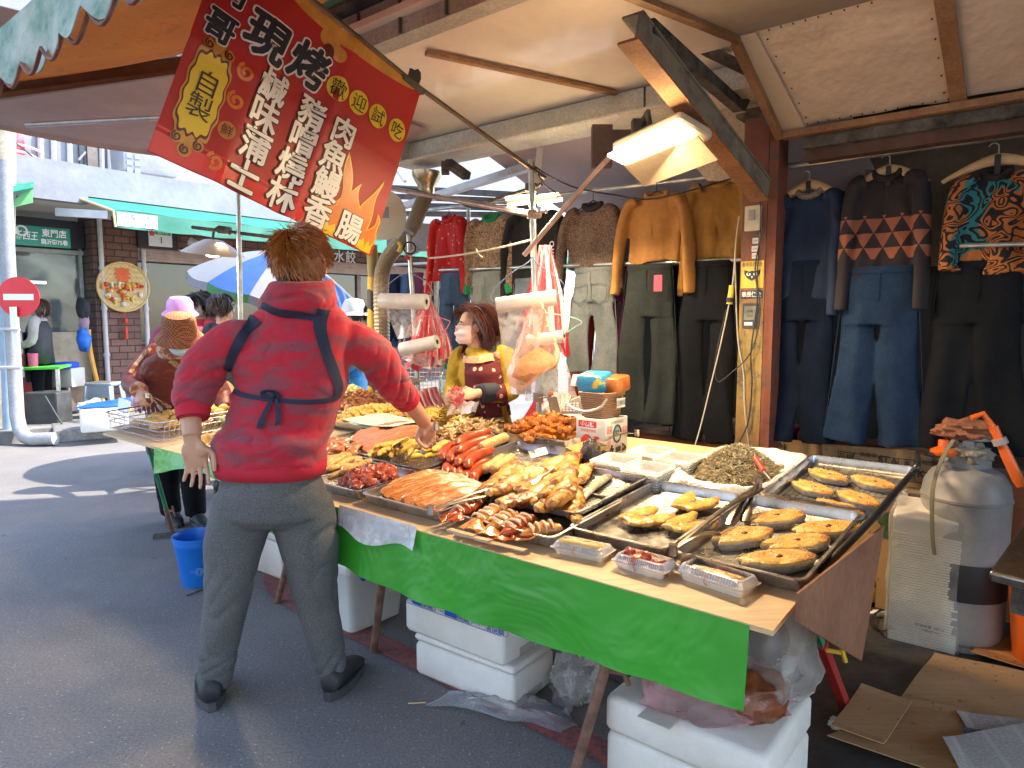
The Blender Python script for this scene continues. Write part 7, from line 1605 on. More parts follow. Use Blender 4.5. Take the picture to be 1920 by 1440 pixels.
def teal(name,c1,c2,tl=.4):
 s=NT(name);c=s.ramp(s.noise(2,4),[(.3,c1),(.7,c2)]);s.bump(s.noise(3,3),.3,.05);s.fin(c,.6);q_=s.node('BsdfTranslucent',Color=c)
 mx=s.node('MixShader',i0=tl,i1=s.b.outputs[0],i2=q_.outputs[0]);s.t.links.new(mx.outputs[0],s.out.inputs[0]);return s.m
M_teal=teal('teal_awning_cloth',(.03,.29,.21),(.05,.36,.27));M_teald=teal('green_valance_cloth',(.09,.36,.27),(.14,.44,.33),.5)
t=thing('teal_awning','long teal green awning under the white fascia of the corner shop','awning',W(-9.9,8,2.9))
TA=lambda i,j:W(-10.22+.62*j,3.42+.22*j+12.2*i,3.06-.21*j+.012*sin(i*60)*j)
obj('cloth',MB().sheet(TA,60,6,.006),M_teal,t,smooth=1)
obj('valance',MB().sheet(lambda i,j:W(-9.60+.015*sin(i*90)*j,3.64+11.98*i,2.85-.21*j-.012*abs(sin(i*70))*j),160,5,.006),M_teald,t,smooth=1)
obj('edge_binding',MB().tube([W(-10.2,3.43,3.05),W(-9.6,3.65,2.84),W(-9.6,3.66,2.64)],.018,6),mat('cream_binding',(.62,.46,.22)),t,smooth=1)
obj('awning_arm',MB().bar(W(-10.2,3.2,2.83),W(-9.75,3.65,2.80),.09,.10),mat('pale_alu',(.5,.5,.5),(.58,.58,.58),.4,9,metal=.5),t)
nt=obj('paper_notice',MB().box(W(-9.585,3.93,2.745),(.006,.50,.17),(UD,VD,ZD)),wht,t)
mb=MB();put(mb,text_mb('半龍託市',.085,.006,spacing=1.2),lambda a,b:W(-9.578,3.93+a,2.785+b));put(mb,text_mb('5706-2406',.075,.006,spacing=1.15),lambda a,b:W(-9.578,3.94+a,2.70+b));obj('notice_lettering',mb,mat('grey_marker',(.16,.16,.17)),nt)
t=thing('green_awning','short green awning panel at the edge of the white fascia','awning',W(-9.7,2.4,3));a,b=F(-30,345,-9.9),F(64,345,-9.9)
obj('cloth',MB().slab(F(-40,338,-10.2),F(64,338,-10.2),F(62,352,-9.8),F(-40,372,-9.8),.02),M_teal,t);obj('side_panel',MB().slab(F(10,390,-9.9),F(62,345,-9.9),F(62,380,-9.9),F(10,392,-9.9),.02),teal('apple_green_cloth',(.16,.50,.20),(.24,.6,.28)),t)
def plate(nm,lb,cat,x0,y0,x1,y1,u,m,d=.03,slope=0):
 a,b=F(x0,y0,u),F(x1,y1,u);va,vb=uv(a)[1],uv(b)[1];t=thing(nm,lb,cat,W(u,(va+vb)/2,(a.z+b.z)/2));t['w']=abs(vb-va);obj('board',MB().box(W(u,(va+vb)/2,(a.z+b.z)/2),(d,abs(vb-va),abs(a.z-b.z)),(UD,VD,ZD)),m,t);return t,(va+vb)/2,(a.z+b.z)/2,abs(vb-va),abs(a.z-b.z)
t,vc,zc_,w,h=plate('shop_sign','green sign with white lettering hanging in front of the dark kitchen','sign',19,420,132,466,-10.9,mat('sign_green',(.005,.20,.13),(.01,.24,.16),.4,3));del t['w']
S=lambda y,z:(lambda a,b:W(-10.88,vc+y*w+a,zc_+z*h+b))
mb=MB();put(mb,text_mb('東門店',.3,.02,box=(w*.43,h*.42)),S(.22,.20));put(mb,text_mb('臨沂街75巷',.2,.02,box=(w*.46,h*.28)),S(.22,-.24));put(mb,text_mb('番西王',.3,.01,box=(w*.38,h*.44),shear=.2),S(-.25,.0));obj('sign_lettering',mb,wht,t)
mb=MB()
for k in range(3):mb.bar(W(-10.88,vc-.48*w,zc_+h*(.22-.09*k)),W(-10.88,vc-.38*w,zc_+h*(.26-.09*k)),.015,.02)
mb.tube([W(-10.88,vc-.33*w+.06*cos(k*.4),zc_+.22*h+.06*sin(k*.4))for k in range(17)],.012,4);obj('sign_emblem',mb,wht,t)
t,vc,zc_,w,h=plate('number_board','dark board with a white and green house number plate','sign',257,430,333,470,-11.36,mat('dark_board',(.02,.016,.02)),.04);del t['w']
p1=obj('number_plate',MB().box(W(-11.335,vc+.03,zc_+.03),(.012,.36,.26),(UD,VD,ZD)),wht,t);obj('green_strip',MB().box(W(-11.326,vc+.07,zc_+.12),(.006,.24,.07),(UD,VD,ZD)),mat('plate_green',(.02,.35,.12)),p1)
mb=MB();put(mb,text_mb('1',.14,.01),lambda a,b:W(-11.326,vc+.04+a,zc_+.0+b));obj('digit',mb,blk,p1);mb=MB();put(mb,text_mb('臨沂街',.055),lambda a,b:W(-11.322,vc+.07+a,zc_+.12+b));obj('street_lettering',mb,wht,p1)
mb=MB();ff=[W(-11.326,vc-.10+.045*cos(k*.42)*(1+.25*sin(k*2.1)),zc_+.10+.045*sin(k*.42)*(1+.25*sin(k*2.1)))for k in range(15)];mb.add(ff,[list(range(15))]);obj('flower_emblem',mb,mat('emblem_red',(.6,.08,.05)),p1)
for x0,y0,x1,y1,lb in((189,430,200,750,'white drain pipe on the corner of the brick column'),(268,480,278,760,'white drain pipe between the brick column and the window')):
 p=uv(F((x0+x1)/2,600))[1];t=thing('drain_pipe',lb,'pipe',W(FU+.04,p,.15));obj('pipe',MB().cyl(W(FU+.04,p,.15),W(FU+.04,p,2.95 if x0<200 else 2.55),.035,n=10),M_pipe,t,smooth=1);mb=MB()
 for z in(.9,1.6,2.2):mb.cyl(W(FU+.04,p,z),W(FU+.04,p,z+.05),.045,n=10)
 obj('pipe_clip',mb,M_pipe,t)
oc=F(231,538,FU+.05);t=thing('festival_tray','round woven festival tray with a red spring character and tassel on the brick column','decoration',oc);R0=.37
def wicker():
 s=NT('bamboo_weave');k=s.node('TexChecker',Vector=s.tc,Scale=24,Color1=(.55,.36,.14),Color2=(.68,.48,.22));return s.fin(s.mix(1,k.outputs[0],s.ramp(s.noise(40,3),[(.3,.8),(.7,1.1)]),'MULTIPLY'),.7)
obj('woven_disc',MB().lathe(oc,[(.01,0),(R0,0),(R0,.02),(.01,.02)],40,axis=UD),wicker(),t,smooth=1,angle=30);obj('rim',MB().tube([oc+VD*(R0*cos(k*pi/20))+ZD*(R0*sin(k*pi/20))+UD*.02 for k in range(41)],.018,8),mat('bamboo_rim',(.55,.34,.12),(.66,.45,.2),.5,9),t,smooth=1)
mb=MB();put(mb,text_mb('春',.24,.03),lambda a,b:oc+UD*.032+VD*(a-.01)+ZD*(.18+b));obj('spring_character',mb,mat('vermilion',(.68,.10,.02)),t)
random.seed(5);cols=[mat('charm_'+n,c,None,.4)for n,c in(('gold',(.68,.42,.05)),('red',(.6,.06,.03)),('white',(.68,.64,.56)),('orange',(.66,.22,.04)))]
for k in range(34):
 a,r=rr(pi*.98,2*pi*1.02),rr(.05,.31);p=oc+VD*(r*cos(a))+ZD*(r*sin(a)+.03)+UD*.045
 if k%3==0:obj('charm',MB().cyl(p-ZD*.04+VD*rr(-.02,.02),p+ZD*.04,.022,n=10),cols[k%4],t,smooth=1)
 else:obj('charm',MB().ball(p,(rr(.03,.05),.03,rr(.025,.045)),10,7,warp=lambda d:1+.3*nz(d,2,k)),cols[k%4],t,smooth=1)
ts=obj('tassel',MB().tube([oc-ZD*.37+UD*.02,oc-ZD*.5+UD*.02],.006,5).ball(oc-ZD*.52+UD*.02,(.035,.03,.05),10,6).tube([oc-ZD*.60+UD*.02,oc-ZD*.64+UD*.02,oc-ZD*.80+UD*.02],[.016,.022,.026],8),mat('tassel_red',(.62,.04,.02),None,.6),t,smooth=1)
tag(obj('wall_camera',MB().cyl(F(355,452,-11.2),F(376,462,-11.1),.07,n=12),mat('camera_grey',(.5,.48,.46))),'grey wall camera under the teal awning above the shaded lamp','camera')
t=thing('no_entry_sign','round red no entry sign with a white bar on a leaning post','traffic sign',Z(15,822,0));sc0=Y(36,557,7.95);sn_=(CAM-sc0);sn_.z=0;sn_=(sn_.normalized()+V((-.5,-.2,0))).normalized();sx_=V((-sn_.y,sn_.x,0));sx_=sx_ if sx_.x>0 else-sx_
obj('disc',MB().lathe(sc0,[(.01,0),(.228,0),(.23,.004),(.23,.012),(.01,.012)],40,axis=sn_),mat('sign_red',(.62,.012,.02),(.68,.02,.03),.35,3),t,smooth=1,angle=30);obj('white_bar',MB().box(sc0+sn_*.014,(.33,.07,.004),(sx_,ZD,sn_)),wht,t)
pb_=Z(16,826,0);obj('post',MB().cyl(pb_,Y(2,380,8.15),.055,n=12),mat('blue_grey_post',(.22,.32,.40),(.30,.40,.48),.45,6),t,smooth=1)
t=thing('service_pipe','pale grey service pipe with an elbow at its foot beside the sign post','pipe',Z(45,830,0));Mgp=mat('grey_pvc',(.26,.27,.28),(.36,.36,.37),.5,5,fine=.2)
obj('pipe',MB().tube([Y(8,300,8.05),Y(12,430,8.05),Y(24,640,8.0),Y(32,780,7.95),Y(37,805,7.9),Y(48,820,7.85),Y(62,824,7.8),Y(104,822,7.8)],.075,14),Mgp,t,smooth=1)
mb=MB()
for x,y in((27,690),(22,618)):mb.tube([Y(x-26,y-1,7.9),Y(x+14,y,7.88)],.02,6)
obj('strap',mb,M_pipe,t,smooth=1);obj('sticker',MB().box(Y(26,600,7.9),(.07,.02,.30)).box(Y(29,640,7.9),(.06,.02,.2)),wht,t)
t=thing('utility_pole','weathered concrete pole rising past the short green awning','pole',Z(2,820,0));obj('shaft',MB().tube([Y(-6,840,8.4),Y(0,300,8.4),Y(0,200,8.4)],.16,14),mat('stained_pole',(.30,.24,.15),(.45,.42,.36),.8,4,fine=.3),t,smooth=1)
t=thing('meter_box','dark utility box on the kerb behind the elbow pipe','box',Z(60,815,0));p=Z(62,818,0)+V((.05,.25,0));obj('box_body',MB().box(p+ZD*.27,(.42,.3,.54),bev=.02),mat('black_box',(.03,.03,.032),(.06,.06,.06),.6,6),t);obj('cable_conduit',MB().tube(spline([p+V((.1,-.2,.5)),p+V((.22,-.22,.3)),p+V((.35,-.25,.08)),p+V((.3,-.3,.02))],5),.012,6),M_cab,t,smooth=1)
r0,r1=W(-9.22,2.72,0),W(-8.98,3.62,0)
t=thing('steel_ramp','grey chequer plate ramp block at the kerb under the foam box','ramp',r0);dv_=(r1-r0).normalized();du_=V((-dv_.y,dv_.x,0));obj('block',MB().box((r0+r1)/2+du_*.4+ZD*.075,((r1-r0).length,.8,.15),(dv_,du_,ZD),bev=.01),mat('chequer_plate',(.22,.22,.22),(.36,.35,.34),.45,26,metal=.4,bump=.8,bscale=40),t)
fc_=Z(196,812,.15);foam_box2=thing('foam_tub','open white foam tub with a blue lid sheet on the steel ramp','foam box',fc_)
q0,q1=Z(152,813,.15),Z(243,806,.15);d1=(q1-q0).normalized();d2=V((-d1.y,d1.x,0));L_=(q1-q0).length;cc=(q0+q1)/2+d2*.22
obj('tub_body',MB().box(cc+ZD*.13,(L_,.42,.26),(d1,d2,ZD),bev=.02),M_foam,foam_box2,smooth=1,angle=50);obj('blue_lid',MB().slab(cc+d1*-.30-d2*.05+ZD*.275,cc+d1*.36-d2*.12+ZD*.265,cc+d1*.38+d2*.35+ZD*.33,cc+d1*-.1+d2*.34+ZD*.28,.012),mat('blue_sheet',(.01,.08,.55),(.02,.12,.65),.4,5),foam_box2)
st0=Z(152,786,.15)+V((.15,.3,0));t=thing('plastic_stool','grey plastic stool standing by the brick column','stool',st0);Mst=mat('grey_stool',(.17,.21,.24),(.22,.26,.29),.45,5)
obj('seat',MB().box(st0+ZD*.44,(.36,.30,.05),bev=.015),Mst,t,smooth=1)
for sx in(-1,1):
 for sy in(-1,1):obj('leg',MB().tube([st0+V((sx*.19,sy*.16,0)),st0+V((sx*.155,sy*.12,.42))],[(.05,.02),(.06,.02)],8),Mst,t)
obj('side_panel',MB().box(st0+V((0,-.135,.34)),(.30,.015,.16)),Mst,t);obj('brown_top',MB().box(st0+ZD*.468,(.28,.22,.008)),M_tan,t)
tag(obj('gas_tube',MB().tube(spline([F(166,618,-11.3),F(168,650,-11.25),F(178,700,-11.1),F(190,745,-10.8),F(203,765,-10.4),Z(222,768,.17),Z(250,762,.17),Z(232,775,.17)],6),.032,8),mat('orange_tube',(.70,.30,.04),(.75,.36,.06),.4,6),smooth=1),'orange hose running down the brick column to the pavement','hose')
t=thing('hanging_bag','bright blue bag hanging on the brick column beside the orange hose','bag',F(156,640,-11.2));obj('bag_body',MB().ball(F(157,635,-11.2),(.085,.08,.17),16,12,warp=lambda d:1+.25*nz(d,2.5,3)+.15*(d.z<0)),mat('royal_blue_bag',(.01,.12,.55),(.02,.18,.66),.5,8,bump=.5),t,smooth=1);obj('pink_cloth',MB().ball(F(158,605,-11.2),(.07,.06,.14),14,10,warp=lambda d:1+.3*nz(d,3,5)),mat('pink_grey_cloth',(.4,.16,.24),(.3,.28,.36),.8,12),t,smooth=1)
tag(obj('black_cap',MB().ball(F(155,578,-11.2),(.09,.09,.17),16,12,warp=lambda d:1+.25*nz(d,2,8)),mat('black_cloth',(.012,.012,.016),(.03,.03,.035),.9),smooth=1),'black jacket hanging on a hook above the blue bag','jacket')
t=thing('green_table','folding table with a bright green top beside the no entry sign','table',Z(60,790,.0));tz_=.76;ta,tb=Z(-40,700,tz_),Z(112,693,tz_);dd=V((-.35,.94,0))
ta,tb=Y(-60,697,8.7),Y(112,692,8.7);obj('table_top',MB().slab(ta,tb,tb+dd*.7,ta+dd*.7,.03),mat('lime_green',(.05,.48,.03),(.08,.56,.05),.4,4),t)
for p in(tb+V((-.05,.03,0)),tb+dd*.65-V((.08,0,0)),tb-V((.75,0,0))):obj('leg',MB().bar(V((p.x,p.y,.1)),p-ZD*.002,.035,.035),M_rail,t)
obj('cross_bar',MB().bar(V((tb.x-.05,tb.y+.03,.22)),V((tb.x-.75,tb.y+.03,.22)),.03,.03),M_rail,t)
def tub2(nm,lb,x,y,r,h,m,d=8.9,n=16):p=Y(x,y,d);return tag(obj(nm,MB().lathe(p,[(.01,0),(r*.85,0),(r,h),(r*.94,h),(r*.8,.01),(.01,.01)],n),m,smooth=1),lb,'tub')
tub2('plastic_tub','pink cup on the green table',63,691,.06,.20,mat('pink_plastic',(.62,.10,.22)));tub2('plastic_tub','orange basin behind the pink cup',52,688,.12,.17,mat('basin_orange',(.62,.08,.03)),9.1);tub2('plastic_tub','blue tub at the edge of the frame on the green table',2,693,.14,.16,mat('tub_blue',(.02,.2,.5)))
tag(obj('crate_bin',MB().box(Y(122,685,9.3),(.22,.3,.09),bev=.02),mat('bin_blue',(.01,.05,.45)),smooth=1),'blue bin on the cardboard box behind the vest','bin')
tag(obj('stored_box',MB().box(Y(127,707,9.4),(.3,.3,.26),bev=.01),mat('white_box',(.5,.48,.44)),smooth=1),'white carton stacked behind the person in the vest','carton');tag(obj('stored_box',MB().box(Y(125,745,9.5),(.32,.3,.36),bev=.01),M_tan,smooth=1),'brown carton under the white one beside the stool','carton')
tag(obj('crate_red',MB().box(Y(72,740,9.4),(.3,.3,.5),bev=.02),mat('crate_red',(.5,.02,.02)),smooth=1),'red crate under the green table','crate');tag(obj('olive_bag',MB().ball(Y(88,750,9.3),(.16,.15,.24),14,10,warp=lambda d:1+.15*nz(d,2,3)),mat('olive_sack',(.16,.17,.07),(.24,.24,.11),.8,8),smooth=1),'olive sack under the green table','sack')
crumple('plastic_bag','clear bag of goods on the ground by the grey stool','bag',Z(180,770,.28),(.18,.16,.14),M_fl2,14)
tag(obj('pink_bag',MB().ball(T(262,752,.09),(.05,.05,.08),16,12,warp=lambda d:1+.4*nz(d,2.5,6)),mat('pink_bag_plastic',(.65,.22,.34),(.72,.36,.46),.3,12),smooth=1),'pink carrier bag behind the wire basket','bag')
tag(obj('white_tray',MB().slab(Y(224,772,4.95),Y(243,776,4.9),Y(246,754,5.0),Y(226,748,5.05),.02),mat('pale_blue_tray',(.55,.63,.68))),'pale blue foam tray standing behind the wire basket','tray')
tag(obj('orange_net_bag',MB().ball(T(405,735,.08),(.13,.11,.10),20,12,warp=lambda d:1+.12*nz(d,5,6)),mat('orange_net',(.70,.18,.02),(.78,.34,.05),.45,26,bump=.6),smooth=1),'orange net bag of fruit behind the red hoodie sleeve','bag')
ap=Y(532,474,7.0);t=thing('market_umbrella','large umbrella with white, blue and orange panels beyond the man','umbrella',V((ap.x,ap.y,0)));ax_=(ZD+V((.26,-.12,0))).normalized();x_=ax_.orthogonal().normalized();y_=ax_.cross(x_)
um={n:teal('umbrella_'+n,c,c2,.45)for n,c,c2 in(('white',(.32,.33,.36),(.38,.39,.42)),('blue',(.05,.14,.42),(.08,.19,.48)),('orange',(.52,.16,.10),(.58,.22,.15)),('green',(.08,.34,.10),(.12,.40,.15)))}
def up(i,j,k):a=2*pi*(k+i)/12+.85;r=.84*j;return ap+x_*(r*cos(a))+y_*(r*sin(a))-ax_*(.36*j**1.7+.02*j*sin(pi*i))
def seqc(k):
 d=up(.5,.7,k)-ap;z=math.degrees(math.atan2(d.x,-d.y));return 'blue' if-38<z<10 or 70<z<95 else 'orange' if z<-75 or z>150 or 40<z<70 else 'white'
for k in range(12):obj('panel',MB().sheet(lambda i,j:up(i,j,k),8,10,.003),um[seqc(k)],t,smooth=1)
for k in range(12):obj('frill',MB().sheet(lambda i,j:up(i,1,k)-ax_*(.075*j)+(up(i,1,k)-ap)*.0,10,2,.002),um['green' if k%2 else 'white'],t,smooth=1)
obj('pole',MB().cyl(V((ap.x-.02,ap.y,0)),ap+ax_*.06,.02,n=8),M_rail,t,smooth=1)
for k in range(12):obj('rib',MB().tube([up(0,q/6,k)-ax_*.012 for q in range(7)],.005,5),M_rail,t)
# ================================================================ PEOPLE
from mathutils.bvhtree import BVHTree
def skin_mat(name,a,b):
 s=NT(name);c=s.ramp(s.noise(9,5,.6),[(.3,a),(.7,b)]);s.bump(s.noise(140,3),.15,.002);return s.fin(c,.48,Subsurface_Weight=.12,Subsurface_Scale=.01)
M_skin=skin_mat('skin_tan',(.47,.25,.155),(.56,.32,.21));M_skin2=skin_mat('skin_light',(.52,.30,.19),(.60,.37,.25))
def frame(fwd,up=ZD):
 f=V(fwd).normalized();r=f.cross(V(up)).normalized();return r,f,r.cross(f)
def ell(c,lat,fwd,w,d,n=22,up=None,pw=1.0):
 return[V(c)+lat*(w*math.copysign(abs(cos(a))**pw,cos(a)))+fwd*(d*math.copysign(abs(sin(a))**pw,sin(a)))for a in[2*pi*k/n for k in range(n)]]
def head(mb,c,fwd,up=ZD,s=1.0):
 """skull, jaw, nose, ears; c = middle of the head, fwd = where the face looks"""
 r,f,u=frame(fwd,up);ax=(r,f,u);c=V(c)
 mb.ball(c+u*.018*s+f*-.012*s,(.074*s,.092*s,.092*s),24,16,ax);mb.ball(c-u*.035*s+f*.018*s,(.060*s,.070*s,.080*s),20,14,ax)
 mb.ball(c-u*.082*s+f*.060*s,(.026*s,.024*s,.022*s),12,8,ax);mb.tube([c+f*.082*s+u*.022*s,c+f*.094*s+u*.002*s,c+f*.104*s-u*.018*s,c+f*.088*s-u*.030*s],[.009*s,.011*s,.015*s,.012*s],10)
 for k in(-1,1):mb.ball(c+r*(k*.074*s)-f*.004*s-u*.005*s,(.011*s,.020*s,.031*s),10,8,ax);mb.ball(c+r*(k*.036*s)+f*.066*s-u*.02*s,(.022*s,.02*s,.02*s),10,8,ax)
 mb.tube([c-u*.066*s+f*.074*s-r*.022*s,c-u*.062*s+f*.086*s,c-u*.066*s+f*.074*s+r*.022*s],.008*s,8)
def face(t,c,fwd,up=ZD,s=1.0):
 r,f,u=frame(fwd,up);ax=(r,f,u);c=V(c)
 for k in(-1,1):
  e=c+r*(k*.032*s)+f*.083*s+u*.012*s;o=obj('eye',MB().ball(e,(.014*s,.008*s,.007*s),12,8,ax),mat('eye_white',(.7,.66,.6),None,.2),t,smooth=1);obj('iris',MB().ball(e+f*.0055*s,(.006*s,.004*s,.0062*s),10,6,ax),mat('eye_dark',(.02,.012,.01),None,.1),o,smooth=1)
  obj('eyebrow',MB().tube([e+u*.018*s-r*.018*s-f*.002,e+u*.023*s+f*.003,e+u*.019*s+r*.018*s-f*.002],[(.002,.003),(.003,.005),(.002,.003)],6),mat('brow_dark',(.03,.018,.012)),t,smooth=1)
  obj('eyelid',MB().tube([e-r*.015*s-f*.001+u*.003,e+u*.0085*s+f*.006*s,e+r*.015*s-f*.001+u*.003],.0026*s,6),mat('lash_dark',(.05,.025,.018)),t,smooth=1)
def hand(mb,w,d,pn,th,curl=(.3,.35,.4,.45),s=1.0,spread=.1,thumb=.6,tc=.3):
 """w wrist, d along the hand, pn out of the palm, th towards the thumb side; curl per finger (index first)"""
 w,d=V(w),V(d).normalized();pn=(V(pn)-d*V(pn).dot(d)).normalized();th=(V(th)-d*V(th).dot(d));th=(th-pn*th.dot(pn)).normalized()
 L=.092*s;mb.tube([w-d*.02*s,w+d*.01*s,w+d*L*.45,w+d*L*.85,w+d*L*1.02],[(.026*s,.019*s),(.029*s,.018*s),(.040*s,.016*s),(.041*s,.0135*s),(.036*s,.011*s)],16,up=pn)
 mb.ball(w+d*L*.38+th*.026*s+pn*.008*s,(.018*s,.030*s,.016*s),12,8,(th,d,pn));mb.ball(w+d*L*.42-th*.026*s+pn*.006*s,(.013*s,.030*s,.013*s),12,8,(th,d,pn))
 for k,(off,ln)in enumerate(((.030,.074),(.010,.083),(-.010,.077),(-.029,.060))):
  p=w+d*(L*(.98-.05*abs(k-1.2)))+th*(off*s);dr=(d+th*(spread*(1.3-k)*.6)).normalized();pts=[p-d*.012*s];a=0;seg=(.45,.31,.24)
  pts.append(p);q=p
  for m in range(3):
   a+=curl[k]*(1.0,1.15,.8)[m];v=dr*cos(a)+pn*sin(a);q=q+v*(ln*seg[m]*s);pts.append(q)
  mb.tube(spline(pts,3),[(.0092-.0030*j/12)*s for j in range(13)],10);mb.ball(q,.0062*s,8,6)
 p=w+d*L*.30+th*.030*s+pn*.004*s;v1=(th*.75+d*(.65)+pn*tc).normalized();v2=(th*(.35-thumb*.5)+d*.9+pn*(tc+thumb*.35)).normalized()
 q1=p+v1*.040*s;q2=q1+v2*.032*s;q3=q2+(v2-th*.25*thumb).normalized()*.024*s
 mb.tube(spline([p-v1*.01*s,p,q1,q2,q3],3),[(.0135-.0055*j/12)*s for j in range(13)],10);mb.ball(q3,.0082*s,8,6)
def wrinkle(r,amp,seed,f=(5,14),stretch=(1,1,1)):
 """folds pushed along approximate normals of a remeshed shell"""
 me=r.mesh('w');me.update();ns=[v.normal.copy()for v in me.vertices];bpy.data.meshes.remove(me)
 for i,p in enumerate(r.v):
  q=V((p.x*stretch[0],p.y*stretch[1],p.z*stretch[2]));a=nz(q,f[0],seed);b=1-2*abs(nz(q,f[1],seed+1));r.v[i]=p+ns[i]*(amp*(a*.8-.9*max(0,b-.55)*max(0,.6+a*1.5)))
 return r
def folds(r,a,b,rad,amp,n,seed,skew=.6):
 """ring-like sleeve folds between a and b"""
 a,b=V(a),V(b);ax=(b-a);L=ax.length;ax=ax/L
 for i,p in enumerate(r.v):
  t=(p-a).dot(ax)/L
  if-.1<t<1.1:
   c=a+ax*(t*L);d=p-c
   if d.length<rad:
    ph=nz(d*6,1,seed)*2.2+skew*d.normalized().x*2;w=max(0,1-abs(2*t-1)**3);r.v[i]=p+d.normalized()*(amp*w*(.55-1.9*(1-abs(sin(t*n*pi+ph)))**2.5)*(.7+.6*nz(p,7,seed)))
 return r
def strands(c,ax,rad,n,L,droop,m,t,name='hair',mask=None,base=True,w=.0035,lift=.35,seed=1,flow=None,jit=.25):
 random.seed(seed);c=V(c);X,F_,U=ax;mb=MB()
 if base:mb.ball(c,tuple(r*.985 for r in rad),28,20,ax,warp=lambda d:(1+.03*nz(d,6,seed))if(mask is None or mask(d))else .80)
 k=0
 while k<n:
  d=V((random.gauss(0,1),random.gauss(0,1),random.gauss(0,1))).normalized()
  if mask and not mask(d):continue
  k+=1;p=c+X*(d.x*rad[0])+F_*(d.y*rad[1])+U*(d.z*rad[2]);nr=(X*d.x+F_*d.y+U*d.z)
  fl_=flow(d)if flow else V((d.x,d.y,-.6));fl=X*fl_.x+F_*fl_.y+U*fl_.z;fl=(fl-nr*fl.dot(nr));fl=fl.normalized()if fl.length>1e-5 else X
  fl=(fl+(X*rr(-1,1)+F_*rr(-1,1))*jit).normalized();l=L*rr(.6,1.2);a=p;pts=[a];v=(fl+nr*lift*rr(.4,1.4)).normalized()
  for q in range(3):a=a+v*(l/3);pts.append(a);v=(v+U*(-droop)-nr*.12).normalized()
  mb.tube(pts,[w,w*.95,w*.7,w*.12],3)
 return obj(name,mb,m,t,smooth=1)
def shoe(t,heel,toe,m,ms,L=None,w=.048,name='shoe'):
 heel,toe=V(heel),V(toe);d=(toe-heel);d.z=0;d=d.normalized();s_=V((-d.y,d.x,0));L=L or(toe-heel).length
 def ring(f,hw,z0,z1,n=14):c=heel+d*(L*f);return[c+s_*(hw*cos(a))+ZD*(z0+(z1-z0)*(.5+.5*sin(a)))for a in[2*pi*k/n for k in range(n)]]
 o=obj(name,MB().loft([ring(.0,w*.55,.028,.085),ring(.04,w*.78,.022,.112),ring(.18,w*.86,.022,.118),ring(.34,w*.86,.02,.115),ring(.5,w*.95,.02,.095),ring(.72,w*1.02,.02,.076),ring(.9,w*.82,.02,.058),ring(1.0,w*.35,.022,.042)]),m,t,smooth=1,angle=180)
 P_=[heel+d*(L*(-.03+1.06*f))+s_*(q*w*1.06*(1-abs(2*f-1)**3.2*.75)*(1+.08*(f-.4)))for q,fs in((1,range(11)),(-1,range(10,-1,-1)))for f in[k/10 for k in fs]]
 obj('sole',MB().loft([[p+ZD*.002 for p in P_],[p+ZD*.012+(p-heel)*.012 for p in P_],[p+ZD*.026+(p-heel)*.008 for p in P_],[p+ZD*.036 for p in P_]]),ms,o,smooth=1,angle=50);return o
def limb(mb,pts,rad,n=16,sub=4):
 sp=spline(pts,sub);m=len(pts)-1;R=[]
 for i in range(len(sp)):
  x=i/sub;k=min(int(x),m-1);f=x-k;R.append(rad[k]*(1-f)+rad[k+1]*f)
 return mb.tube(sp,R,n)
def surf(o):
 b=BVHTree.FromPolygons([v.co for v in o.data.vertices],[p.vertices for p in o.data.polygons]);off=base_of(o.parent)
 def f(px,py,lift=.004):
  r=ray(px,py).normalized();h=b.ray_cast(CAM-off,r);
  if h[0]is None:return None
  n=h[1];n=n if n.dot(r)<0 else-n;return h[0]+off+n*lift
 return f
def ribbon(sf,pts,w,n=26,lift=.005,t=.004):
 """a flat strap laid on a surface along picked points"""
 sp=spline([V((x,y,0))for x,y in pts],8);rings=[]
 ww=w if isinstance(w,list)else[w,w]
 for i,p in enumerate(sp):
  tn=(sp[min(i+1,len(sp)-1)]-sp[max(i-1,0)]).normalized();nn=V((-tn.y,tn.x,0));f=i/(len(sp)-1)*(len(ww)-1);k=min(int(f),len(ww)-2);hw=(ww[k]+(ww[k+1]-ww[k])*(f-k))/2
  row=[sf(*(p+nn*(hw*q)).xy,lift)for q in(-1,-.5,0,.5,1)]
  if any(r is None for r in row):continue
  rings.append(row)
 mb=MB();n_=len(rings);bk=[[q+(q-CAM).normalized()*t*2 for q in r]for r in rings]
 return mb.loft([r+b[::-1]for r,b in zip(rings,bk)])
# ---------------------------------------------------------------- the man in the red hoodie
def camo():
 s=NT('red_camo_fleece');mp=s.node('Mapping',Vector=s.tc);s.set(mp.inputs['Scale'],(1,1,2.6));n=s.noise(8,4,.55,vec=mp.outputs[0],dist=.3)
 c=s.ramp(n,[(.42,(.46,.012,.032)),(.50,(.38,.025,.045)),(.57,(.25,.045,.065))]);c=s.mix(1,c,s.ramp(s.noise(220,2),[(.3,.85),(.7,1.1)]),'MULTIPLY');s.bump(s.noise(200,2),.2,.002);return s.fin(c,.9,Sheen_Weight=.15)
M_camo=camo();M_rib=mat('red_rib_knit',(.42,.010,.028),(.48,.016,.038),.9,12,bump=.3,bscale=150);M_nvy=mat('navy_apron',(.014,.018,.045),(.022,.028,.06),.85,8,bump=.2)
def sweat():
 s=NT('grey_marl_sweatpants');c=s.ramp(s.noise(4,4),[(.3,(.075,.077,.078)),(.7,(.108,.110,.110))]);mp=s.node('Mapping',Vector=s.tc);s.set(mp.inputs['Scale'],(160,160,420));c=s.mix(1,c,s.ramp(s.noise(1,3,vec=mp.outputs[0]),[(.3,.55),(.7,1.55)]),'MULTIPLY');s.bump(s.noise(150,2),.2,.002);return s.fin(c,.95)
M_swt=sweat();YM=2.46
